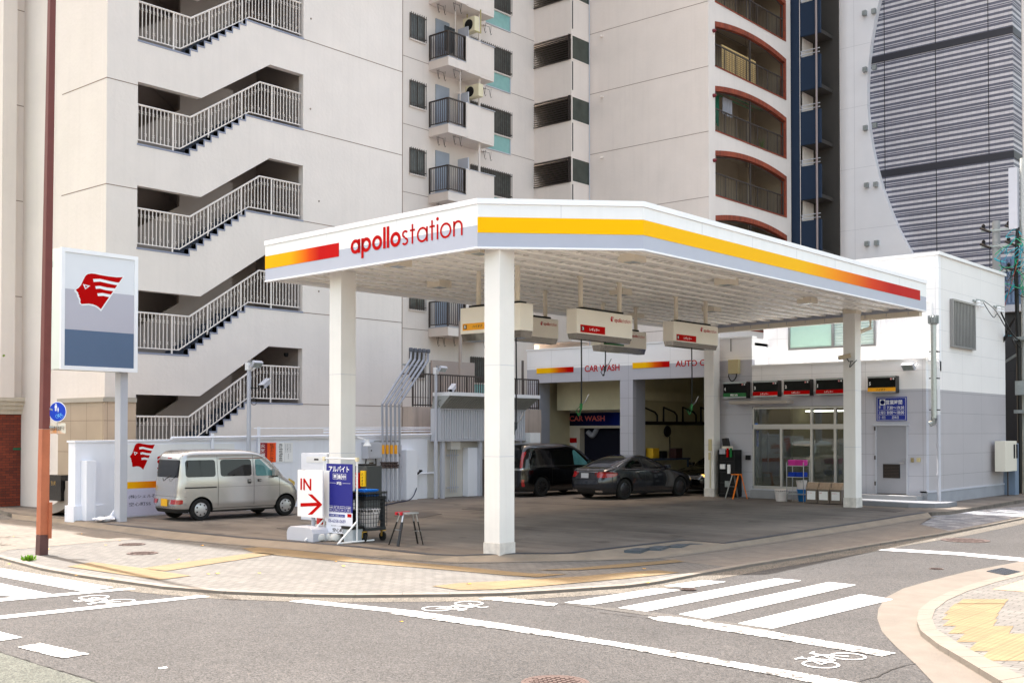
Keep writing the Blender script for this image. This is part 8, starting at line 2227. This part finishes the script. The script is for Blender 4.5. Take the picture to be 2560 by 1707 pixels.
# ---- vacuum / wash cabinets behind the sign
c = G(790, 1290)
def YZbox(name, mat, t, px0, px1, py0, py1, Y, depth, **k):
    a, b = onY(px0, py1, Y), onY(px1, py0, Y); zt_ = onY(px0, py0, Y).z
    m = MB(); m.box(a.x, b.x, Y, Y + depth, max(0, a.z), zt_); return m.build(name, mat, t, **k)
Y = G(780, 1300).y
t = thing('service_machine', 'white upright machine with a small black display behind the banner', 'machine', (onY(780, 1200, Y).x, Y, 0))
YZbox('cabinet', m_white2, t, 752, 818, 1132, 1300, Y, .7, bevel=.02); YZbox('panel', m_white, t, 766, 812, 1141, 1155, Y - .01, .009); YZbox('display', m_black, t, 785, 796, 1146, 1150, Y - .014, .004)
t = thing('air_pump', 'grey rounded machine standing low at the wall right of the black cabinet', 'machine', tuple(G(935, 1240)))
Y = G(935, 1248).y
a = onY(917, 1250, Y).x; b = onY(962, 1250, Y).x
m = MB(); m.prism([(a, Y, 0), (b, Y, 0), (b, Y, .62), (b - .06, Y, .74), (b - .2, Y, .8), (a, Y, .8)], (0, .5, 0)); m.build('housing', m_lgrey, t, bevel=.02)
extinguisher(965, 1237, 'red fire extinguisher at the wall between the grey machine and the vent pipes')
c = G(905, 1300); t = thing('cloth_cabinet', 'dark grey cabinet with red and yellow label bags behind the trolley', 'cabinet', (c.x, c.y, 0))
Y = c.y; a = onY(884, 1300, Y).x; b = onY(917, 1300, Y).x; zt_ = onY(884, 1164, Y).z
m = MB(); m.box(a, b, Y, Y + .5, 0, zt_); m.build('case', M('cabinet_grey', (72, 76, 78), .5), t, bevel=.01)
m = MB(); m.box(a + .05, b - .1, Y + .1, Y + .4, zt_, zt_ + .05); m.build('lid', m_black, t)
for x0_, x1_, y0_, y1_, col, wd_, lc in ((890, 903, 1181, 1219, m_red, 'レギュラー', m_wlet), (905, 916, 1176, 1215, m_yellow, 'ハイオク', m_klet)):
    A, B = onY(x0_, y1_, Y), onY(x1_, y0_, Y); zT = onY(x0_, y0_, Y).z
    m = MB(); m.box(A.x, B.x, Y - .06, Y - .002, A.z, zT); bg_ = m.build('label_bag', col, t, bevel=.01)
    m = MB(); n = len(wd_)
    for i, g in enumerate(wd_): g = {'ー': '｜'}.get(g, g); text(m, g, (A.x + (B.x - A.x) * .28, Y - .061, zT - (zT - A.z) * (.1 + .84 * (i + 1) / n)), UX, UZ, w=(B.x - A.x) * (.42 if g != '｜' else .06), h=(zT - A.z) * .84 / n * .8, bold=.02)
    m.build('lettering', lc, bg_)
# ---- right side : rack by the far column, ladder, extinguisher, shelves, bins
Y = YF - .55
t = thing('equipment_rack', 'black equipment rack with small tools beside the far column', 'rack', (onY(1800, 1240, Y).x, Y, 0))
a = onY(1795, 1230, Y).x; b = onY(1836, 1230, Y).x; zt_ = onY(1795, 1124, Y).z
m = MB(); m.box(a, b, Y + .04, Y + .5, 0.02, zt_); m.build('case', m_dark, t, bevel=.01)
m = MB()
for k in range(5): z = .1 + (zt_ - .15) * k / 4; m.box(a, b, Y, Y + .04, z, z + .03)
m.box(a, a + .03, Y, Y + .04, .13, zt_); m.box(b - .03, b, Y, Y + .04, .13, zt_); m.build('shelf_edge', m_black, t)
for i, (fx_, z_, w_, h_, mt, nm) in enumerate(((.12, 1.45, .22, .18, m_grey, 'gauge'), (.55, 1.35, .06, .30, m_red, 'spray_can'), (.75, 1.35, .06, .30, m_green, 'spray_can'), (.15, .95, .18, .16, m_white, 'packet'), (.6, .80, .1, .3, m_wlet, 'packet'), (.45, .35, .16, .2, m_galv, 'tin'))):
    m = MB(); x = a + (b - a) * fx_; m.box(x, x + w_, Y - .03, Y + .03, z_, z_ + h_); tag(m.build(nm, mt), {'gauge': 'grey pressure gauge box on the black rack', 'tin': 'small steel tin on the lowest shelf of the black rack'}.get(nm, ['', 'red spray can hanging on the right side of the black rack', 'green spray can hanging on the right side of the black rack', 'white packet on the second shelf of the black rack', 'white printed packet low on the right of the black rack'][min(i, 4)]), nm.replace('_', ' '))
m = MB(); m.box(a + .1, a + .38, Y + .1, Y + .35, zt_ + .002, zt_ + .12); tag(m.build('wire_tray', m_cream), 'cream tray on top of the black rack', 'tray')
m = MB(); m.hexa([(a + .12, Y + .12, zt_ + .125), (a + .34, Y + .12, zt_ + .125), (a + .34, Y + .26, zt_ + .125), (a + .12, Y + .26, zt_ + .125), (a + .08, Y + .12, zt_ + .38), (a + .28, Y + .12, zt_ + .40), (a + .28, Y + .24, zt_ + .40), (a + .08, Y + .24, zt_ + .38)]); tag(m.build('card_reader', m_black), 'black hand terminal leaning in the tray on the rack', 'terminal')
c = G(1838, 1246); t = thing('step_ladder', 'small aluminium and orange step ladder in front of the black rack', 'step ladder', (c.x, c.y, 0))
x0_, x1_ = c.x - .28, c.x + .28; h = .78
for nm, A, B, mt in (('leg', (c.x - .10, c.y, h), (c.x - .34, c.y - .05, 0), m_steel), ('leg', (c.x + .14, c.y - .03, h), (c.x + .08, c.y - .3, 0), m_orange), ('leg', (c.x + .2, c.y + .05, h), (c.x + .38, c.y + .12, 0), m_orange), ('leg', (c.x - .08, c.y + .08, h), (c.x - .1, c.y + .35, 0), m_steel)):
    m = MB(); m.bar(A, B, .045, .025); m.build(nm, mt, t)
m = MB(); m.box(c.x - .12, c.x + .2, c.y - .06, c.y + .12, h, h + .03); m.build('top_step', m_orange, t); m = MB(); m.bar((c.x - .22, c.y - .03, .4), (c.x + .11, c.y - .16, .4), .05, .02); m.build('rung', m_steel, t)
extinguisher(1861, 1236, 'red fire extinguisher leaning near the office wall behind the step ladder', .95)
Y = YF - .35
p = G(1952, 1253)
t = thing('laundry_stand', 'thin steel shelf stand with folded towels outside the office windows', 'shelf', (p.x, p.y, 0))
Ys = p.y; a = onY(1967, 1250, Ys).x; b = onY(2009, 1250, Ys).x; zt_ = onY(1967, 1163, Ys).z
m = MB()
for x in (a, b):
    for y in (Ys, Ys + .4): m.tube([(x, y, 0), (x, y, zt_ + .1)], .014, 6)
m.build('frame', m_steel, t)
zsh = [zt_, onY(1967, 1191, Ys).z, .25]
for z in zsh: m = MB(); m.box(a, b, Ys, Ys + .4, z - .02, z); m.build('shelf', m_steel, t)
towels(a + .02, b - .02, Ys + .03, Ys + .36, zsh[0] + .002, 5, MATS['towel_pink'], 'stack of pink towels on the top shelf of the steel stand', rr=random.Random(2))
towels(a + .02, b - .02, Ys + .03, Ys + .36, zsh[1] + .002, 4, M('towel_deepblue', (14, 60, 170), .9, var=.1, scale=15), 'stack of deep blue towels on the middle shelf of the steel stand', rr=random.Random(3))
basket((a + b) / 2 + .12, Ys + .2, zsh[1] - .38, .12, .17, .26, 'small white basket hanging under the middle shelf of the steel stand', MATS['basket_white'])
c = G(1952, 1252); basket(c.x, c.y + .05, 0, .17, .22, .36, 'round white lattice basket on the ground left of the steel stand', MATS['basket_white'])
c = G(2001, 1253); t = thing('bucket', 'bright blue bucket on the ground below the steel stand', 'bucket', (c.x, c.y, 0)); m = MB(); m.lathe((c.x, c.y + .15, 0), [(.13, 0), (.17, .36), (.18, .37), (.16, .37), (.12, .03)], 18); m.build('pail', M('bucket_blue', (10, 110, 180), .4), t, smooth=True)
m = MB(); m.lathe((c.x, c.y + .15, .35), [(.185, 0), (.19, .015), (.185, .03)], 18); m.build('rim', MATS['bucket_blue'], t)
m_bin = M('bin_taupe', (108, 98, 90), .35, metal=.3, var=.05)
Ybn = G(2060, 1260).y; xs3 = [onY(v_, 1240, Ybn).x for v_ in (2013, 2043, 2074, 2104)]
zt_ = onY(2013, 1210, Ybn).z
for i in range(3):
    a, b = xs3[i] + .01, xs3[i + 1] - .01
    t = thing('waste_bin', ['taupe steel waste bin at the left of three outside the office', 'taupe steel waste bin in the middle of three outside the office', 'taupe steel waste bin at the right of three, against the column'][i], 'bin', ((a + b) / 2, Ybn, 0), group='three waste bins outside the office')
    m = MB(); m.box(a, b, Ybn, Ybn + .42, 0.02, zt_ - .14); m.build('body', m_bin, t, bevel=.008)
    m = MB(); m.hexa([(a, Ybn, zt_ - .138), (b, Ybn, zt_ - .138), (b, Ybn + .42, zt_ - .138), (a, Ybn + .42, zt_ - .138), (a, Ybn + .16, zt_ + .06), (b, Ybn + .16, zt_ + .06), (b, Ybn + .42, zt_ + .06), (a, Ybn + .42, zt_ + .06)]); m.build('hood', M('bin_hood', (170, 152, 132), .3, metal=.5, var=.15, scale=6), t)
    m = MB(); m.box(a + .05, b - .05, Ybn - .004, Ybn - .0005, zt_ - .46, zt_ - .2); lb = m.build('label', m_wlet, t)
    m = MB(); text(m, ('ビン・カン', 'PET', 'もえるゴミ')[i], (a + .07, Ybn - .004, zt_ - .27), UX, UZ, w=.16 if i != 1 else .08, h=.035); m.build('lettering', m_red, lb)
    m = MB(); m.box(a + .05, a + .06, Ybn - .012, Ybn, .5, .62); m.build('handle', m_dark, t)
# box and switches on the walls
def wallbox(name, px0, px1, py0, py1, Y, d, mat, label, cat, bev=.006):
    a, b = onY(px0, py1, Y), onY(px1, py0, Y); m = MB(); m.box(a.x, b.x, Y - d, Y - .001, a.z, onY(px0, py0, Y).z); return tag(m.build(name, mat, None, bevel=bev), label, cat)
m_beige = M('box_beige', (198, 184, 140), .5, var=.04)
wallbox('junction_box', 1826, 1851, 900, 935, YF, .16, m_beige, 'beige electrical box with a drooping cable on the white and grey block', 'junction box')
a = FP(1828, 930); m = MB(); m.tube(smooth_path([(a.x, YF - .08, a.z + .1), (a.x - .05, YF - .08, a.z - .15), (a.x + .08, YF - .1, a.z - .32), (a.x + .22, YF - .08, a.z - .2), (a.x + .25, YF - .08, a.z)]), .018, 6); m.tube([(a.x + .02, YF - .05, a.z + .7), (a.x + .02, YF - .05, zhigh)], .015, 6); tag(m.build('cable', m_dark), 'dark cable looping under the beige electrical box', 'cable')
wallbox('intercom', 1867, 1877, 1137, 1149, YF, .1, m_dark, 'small black intercom on the grey wall left of the office door', 'intercom')
wallbox('wall_switch', 2278, 2285, 1144, 1155, YF, .05, M('switch_brown', (150, 134, 96), .5), 'small brown switch on the wall right of the grey door, left of the two', 'switch')
wallbox('wall_switch', 2294, 2302, 1144, 1154, YF, .09, m_beige, 'small cream bell box on the wall right of the grey door, right of the two', 'switch')
m = MB(); pf_ = pf; x = pf_.x - .13; m.box(x - .05, x + .05, pf_.y - .06, pf_.y - .001, 1.55, 1.95); m.box(x - .04, x + .04, pf_.y - .08, pf_.y - .061, 1.25, 1.5); m.tube([(x, pf_.y - .03, .3), (x, pf_.y - .03, 1.25)], .014, 6); tag(m.build('switch_box', m_beige), 'beige switch box with a conduit on the far column', 'switch box')
# security camera on the right column
c = Vector((pr_.x - .42, pr_.y - .2, 0)); q_ = onY(2112, 892, pr_.y - .2); cctv((q_.x, pr_.y - .2, q_.z), (-.9, -.5, -.22), 'beige security camera on the right canopy column', .34, .055, M('cam_beige', (178, 160, 132), .5))
m = MB(); m.tube(smooth_path([(q_.x + .15, pr_.y - .1, q_.z - .12), (q_.x + .1, pr_.y - .1, q_.z - .3), (q_.x + .2, pr_.y - .08, q_.z - .2), (q_.x + .3, pr_.y - .05, q_.z - .1)]), .012, 5); tag(m.build('cable', m_black), 'black cable hanging below the camera on the right column', 'cable')
# ---- inside the garage bays
t = thing('car_wash_machine', 'drive through car wash machine with a dark blue CAR WASH header', 'machine', (xg0 + 2, YF + 3, 0))
Yw = YF + 2.6
a, b = onY(1418, 1030, Yw).x, xp1 + .05; zA, zB = onY(1418, 1064, Yw).z, onY(1418, 1032, Yw).z
m = MB(); m.box(a, b, Yw, Yw + .6, zA, zB); hd = m.build('header', M_ramp('wash_header', [(0, (24, 24, 34)), (.45, (22, 30, 100)), (1, (30, 80, 210))], 'X'), t)
m = MB(); text(m, 'CAR WASH', (a + .12, Yw - .002, zA + (zB - zA) * .35), UX, UZ, w=onY(1512, 1045, Yw).x - a - .12, h=(zB - zA) * .42, bold=.03); m.build('lettering', M('wash_letter', (240, 120, 120), .5, var=0), hd)
m = MB(); m.box(a, b, Yw - .02, Yw + .6, zB + .001, zB + .1); m.box(a, b, Yw - .02, Yw + .6, zA - .1, zA - .001); m.box(a + .05, a + .65, Yw - .01, Yw + .6, 0, zA - .101); m.build('frame', m_cream, t)
m = MB(); m.box(a + .15, a + .5, Yw - .02, Yw - .011, 1.75, 1.95); m.build('notice', m_red, t); m = MB(); m.box(a + .15, a + .5, Yw - .02, Yw - .011, 1.1, 1.745); m.build('notice', m_wlet, t)
m = MB(); m.box(a + .66, b - .05, Yw + .3, Yw + .35, 0, zA - .11); m.build('curtain', M('brush_navy', (14, 16, 34), .9), t)
m = MB(); m.tube(smooth_path([(a + .9, Yw + .2, zA - .25), (a + 1.15, Yw + .2, zA - .4), (a + 1.35, Yw + .2, zA - .15), (a + 1.4, Yw + .2, zA - .05)]), .1, 10); m.build('duct', m_grey, t)
Xr = xp1 + .24
def RK(px, py, d=.1): return onX(px, py, Xr + d)
t = thing('tyre_rack', 'black wall rack with bent arms inside the right garage bay', 'rack', tuple(RK(1610, 1057)))
a, b = RK(1608, 1057), RK(1764, 1057); m = MB(); m.bar((Xr + .1, a.y, a.z), (Xr + .1, b.y, a.z), .08, .13); m.build('rail', m_black, t)
for px in (1609, 1658, 1706, 1751):
    p, q, r, s_ = RK(px, 1055), RK(px, 1018), RK(px + 27, 1030), RK(px + 33, 1038)
    m = MB(); m.tube([(Xr + .12, p.y, p.z), (Xr + .12, q.y, q.z), (Xr + .12, r.y, r.z), (Xr + .12, s_.y, s_.z), (Xr + .12, s_.y, p.z)], .035, 6); m.build('arm', m_black, t)
c = RK(1668, 1078); m = MB(); m.lathe((Xr + .05, c.y, c.z), [(.06, 0), (.20, .02), (.22, .06), (.20, .1), (.06, .12)], 20, (1, 0, 0)); m.tube([(Xr + .15, c.y + .1, c.z - .2), (Xr + .15, c.y + .12, c.z - 1.1)], .02, 6); tag(m.build('hose_drum', m_dark), 'dark round drum on the side wall of the right garage bay', 'drum')
for px0, px1, py0, mt, lb in ((1632, 1648, 1120, M('cabinet_yellow', (214, 170, 40), .5), 'yellow tool box on the bench in the right garage bay'), (1655, 1668, 1127, m_dark, 'dark tool case beside the yellow box in the right garage bay'), (1690, 1706, 1120, M('chair_brown', (70, 40, 36), .6), 'brown box on the bench in the right garage bay')):
    a, b = RK(px0, 1145, .5), RK(px1, py0, .5); m = MB(); m.box(Xr + .2, Xr + .5, a.y, b.y, a.z, RK(px0, py0, .5).z); m.box(Xr + .5, Xr + .52, a.y + .05, b.y - .05, a.z + .1, a.z + .2); tag(m.build('tool_box', mt, None, bevel=.01), lb, 'tool box')
m = MB(); z = RK(1640, 1146, .5).z; y0, y1 = RK(1612, 1146, .5).y, RK(1715, 1146, .5).y; m.box(Xr + .1, Xr + .7, y0, y1, z - .06, z - .003)
for y in (y0 + .05, y1 - .1): m.box(Xr + .6, Xr + .66, y, y + .06, 0, z - .061)
tag(m.build('workbench', M('bench_blue', (60, 74, 96), .6)), 'blue grey workbench along the side wall of the right garage bay', 'workbench')
# ---- electric meter box and slate panel at the right end of the shop
X = XW + .15
p = onX(2489, 1178, X); y0, y1 = onX(2487, 1150, X).y, onX(2516, 1150, X).y
z0, z1_ = onX(2489, 1178, X).z, onX(2489, 1102, X).z
t = thing('meter_box', 'tall cream electricity meter box on a thin post at the end of the side wall', 'meter box', (X, y0, z0))
m = MB(); m.box(X, X + .35, y0, y1, z0, z1_); m.build('case', M('case_cream', (228, 222, 206), .4, var=.02), t, bevel=.012)
m = MB(); ym = (y0 + y1) / 2
for k in (0, 1): m.box(X + .35, X + .355, ym + .25 + k * .28, ym + .43 + k * .28, z1_ - .6, z1_ - .12)
m.build('window', m_dark, t)
m = MB(); m.tube([(X + .2, ym + .1, 0), (X + .2, ym + .1, z0)], .025, 6); m.build('post', m_bronze, t)
m = MB(); q0, q1 = onX(2500, 1260, X + .1).y, onX(2543, 1260, X + .1).y; m.box(XW - .8, X + .25, y1 + .15, y1 + .55, 0, onX(2543, 1107, X).z); tag(m.build('screen_panel', M('panel_bluegrey', (118, 134, 154), .5, var=.04), None, bevel=.02), 'blue grey upright panel standing behind the meter box', 'panel')
# insulators and service cables on the side wall
for i, (px, py) in enumerate(((2440, 745), (2491, 760))):
    c = onX(px, py, XW); t = thing('cable_bracket', ['cable bracket with white insulators on the side wall, nearer the barred window', 'cable bracket with white insulators on the side wall, at the far end of the wall'][i], 'bracket', (XW, c.y, c.z))
    m = MB(); m.bar((XW, c.y, c.z - .05), (XW + .25, c.y + .1, c.z - .12), .04, .04); m.bar((XW + .02, c.y - .35, c.z - .1), (XW + .02, c.y + .35, c.z - .18), .04, .05); m.build('arm', m_galv, t)
    for k in (-.2, .15): m = MB(); m.lathe((XW + .14, c.y + k, c.z - .32), [(.05, 0), (.08, .05), (.06, .1), (.08, .15), (.04, .2)], 10); m.build('insulator', m_wlet, t)
    if i == 0: m = MB(); m.tube(smooth_path([(XW + .2, c.y + .1, c.z - .15), (XW + .3, c.y + .8, c.z - .6), (XW + .3, c.y + 1.4, c.z - .5), (XW + .3, c.y + 3.2, c.z - 1.5)]), .014, 5); m.tube(smooth_path([(XW + .2, c.y + .2, c.z - .1), (XW + .3, c.y + 1.0, c.z - .35), (XW + .3, c.y + 2.2, c.z - .9), (XW + .3, c.y + 4.2, c.z - 1.6)]), .012, 5)
    else: m = MB(); m.tube(smooth_path([(XW + .15, c.y, c.z - .3), (XW + .3, c.y + .7, c.z - 1.0), (XW + .3, c.y + 1.8, c.z - 1.1), (XW + .4, c.y + 3.0, c.z - .3)]), .03, 6)
    m.build('cable', m_black, t)
# concrete pole and cable pole beyond the shop
Yp = 44.0
c = onY(2491, 620, Yp); t = thing('concrete_pole', 'grey concrete power pole with insulators rising behind the shop roof', 'power pole', (c.x, Yp, 0))
m = MB(); zt_ = onY(2491, 553, Yp).z; m.tube([(c.x, Yp, 0), (c.x, Yp, zt_)], .18, 14, .14); m.build('pole', M('concrete_grey', (150, 152, 152), .8, var=.08), t, smooth=True)
for dz in (.35, .95, 1.9):
    m = MB(); m.bar((c.x - .5, Yp - .15, zt_ - dz), (c.x + 1.3, Yp - .15, zt_ - dz - .05), .06, .07); a = m.build('crossarm', m_galv, t)
    m = MB()
    for k in (-.4, .5, .9): m.lathe((c.x + k, Yp - .2, zt_ - dz + .04), [(.05, 0), (.08, .05), (.05, .1), (.08, .15), (.03, .22)], 8); m.tube([(c.x + k - .1, Yp - .25, zt_ - dz + .1), (c.x + k + .3, Yp - .35, zt_ - dz - .1)], .05, 6)
    m.build('insulator', m_dark, a)
m = MB(); rr = random.Random(8); m.tube([(c.x + .1, Yp - .2, zt_ - .9), (c.x + 1.6, Yp - .3, zt_ - 2.2)], .02, 5); m.build('stay', m_galv, t)
c = onY(2551, 800, 42.5); t = thing('cable_pole', 'pole wrapped in black and teal cables at the right edge', 'power pole', (c.x, 42.5, 0))
m = MB(); m.tube([(c.x + .15, 42.5, 0), (c.x + .15, 42.5, 12)], .12, 12); m.build('pole', M('pole_pale', (186, 188, 184), .7, var=.06), t, smooth=True)
m = MB(); m.tube([(c.x, 42.3, 0), (c.x - .02, 42.3, 5), (c.x - .08, 42.3, 8), (c.x, 42.3, 9.5)], .07, 8); m.build('cable_bundle', m_black, t)
teal = M('cable_teal', (0, 150, 170), .5, var=0); tg = M('cable_green', (0, 150, 110), .5, var=0); m1, m2, m3 = MB(), MB(), MB()
zc = onY(2540, 670, 42.3).z
for i in range(26):
    mm = (m1, m2, m3)[i % 3]; P0 = Vector((c.x + rr.uniform(-.1, .2), 42.2, zc + rr.uniform(-1.0, 1.2))); pts = [P0]
    for k in range(5): P0 = P0 + Vector((rr.uniform(-.35, .3), rr.uniform(-.15, .15), rr.uniform(-.35, .3))); pts.append(P0)
    mm.tube(smooth_path(pts, 4), .014, 4)
for i in range(5): m1.tube(smooth_path([(c.x - .1, 42.2, zc - .6), (c.x - .7 - .03 * i, 42.1, zc - 1.6), (c.x - 1.1, 42, zc - 2.3), (XW + .3, 41.3, zc - 2.5)]), .018, 4)
for i in range(4): m3.tube(smooth_path([(XW + .3, 41.2, zc - 2.3), (c.x - .8, 41.8, zc - 3.0 - .1 * i), (c.x - .1, 42.2, zc - 1.8)]), .03, 5)
m1.build('teal_cables', teal, t); m2.build('green_cables', tg, t); m3.build('black_cables', m_black, t)
for i, z in enumerate((zc - 2.6, zc - 5.2)): m = MB(); m.box(c.x - .15, c.x + .3, 42.15, 42.65, z, z + .12); m.build('clamp', m_galv, t)
m = MB(); m.box(c.x - .28, c.x + .02, 42.2, 42.45, zc + 1.4, zc + 3.6); m.build('terminal_box', m_lgrey, t)
m = MB(); m.bar((onY(2515, 905, 42.5).x, 42.4, onY(2515, 905, 42.5).z), (c.x, 42.4, onY(2545, 882, 42.5).z), .08, .08); m.bar((c.x - .1, 42.2, zc - 4.3), (c.x + 1.2, 42.2, zc - 4.3), .1, .5); m.build('bracket', m_galv, t)
m = MB(); m.tube([(c.x - 1.2, 42.0, zc - 4.2), (c.x - .6, 42.1, zc - 2), (c.x + .1, 42.2, zc + .5)], .012, 4); m.build('orange_cable', M('cable_rust', (150, 80, 60), .6, var=0), t)
# fence and planting far right behind
m = MB()
for z in (.9, 1.9, 2.6): m.box(-11.6, -6, 46, 46.1, z, z + .12)
tag(m.build('street_fence', m_cream), 'pale horizontal rails of a fence beyond the right end of the shop', 'fence')
rr = random.Random(12); m = MB()
for i in range(900):
    b_ = Vector((rr.uniform(-12, -10.2), rr.uniform(42.0, 43.2), rr.uniform(0, .42))); d = Vector((rr.uniform(-1, 1), rr.uniform(-1, 1), rr.uniform(-.6, .8))).normalized(); e_ = d.cross(UZ).normalized(); s_ = rr.uniform(.03, .07)
    m.quad(b_ - d * s_, b_ + e_ * s_ * .5, b_ + d * s_, b_ - e_ * s_ * .5)
o = m.build('hedge_strip', M('hedge_green', (70, 96, 44), .8, var=.3, scale=8)); tag(o, 'low green planting along the foot of the wall at the right edge', 'plants'); o['kind'] = 'stuff'
# sign frame beyond the top right edge whose shadow falls across the zebra: slim street lamp out of frame to the left is not in view
for o in list(bpy.data.objects):
    if o.parent is None and o.type == 'MESH' and 'label' not in o and o.get('kind') is None: print('UNTAGGED', o.name)
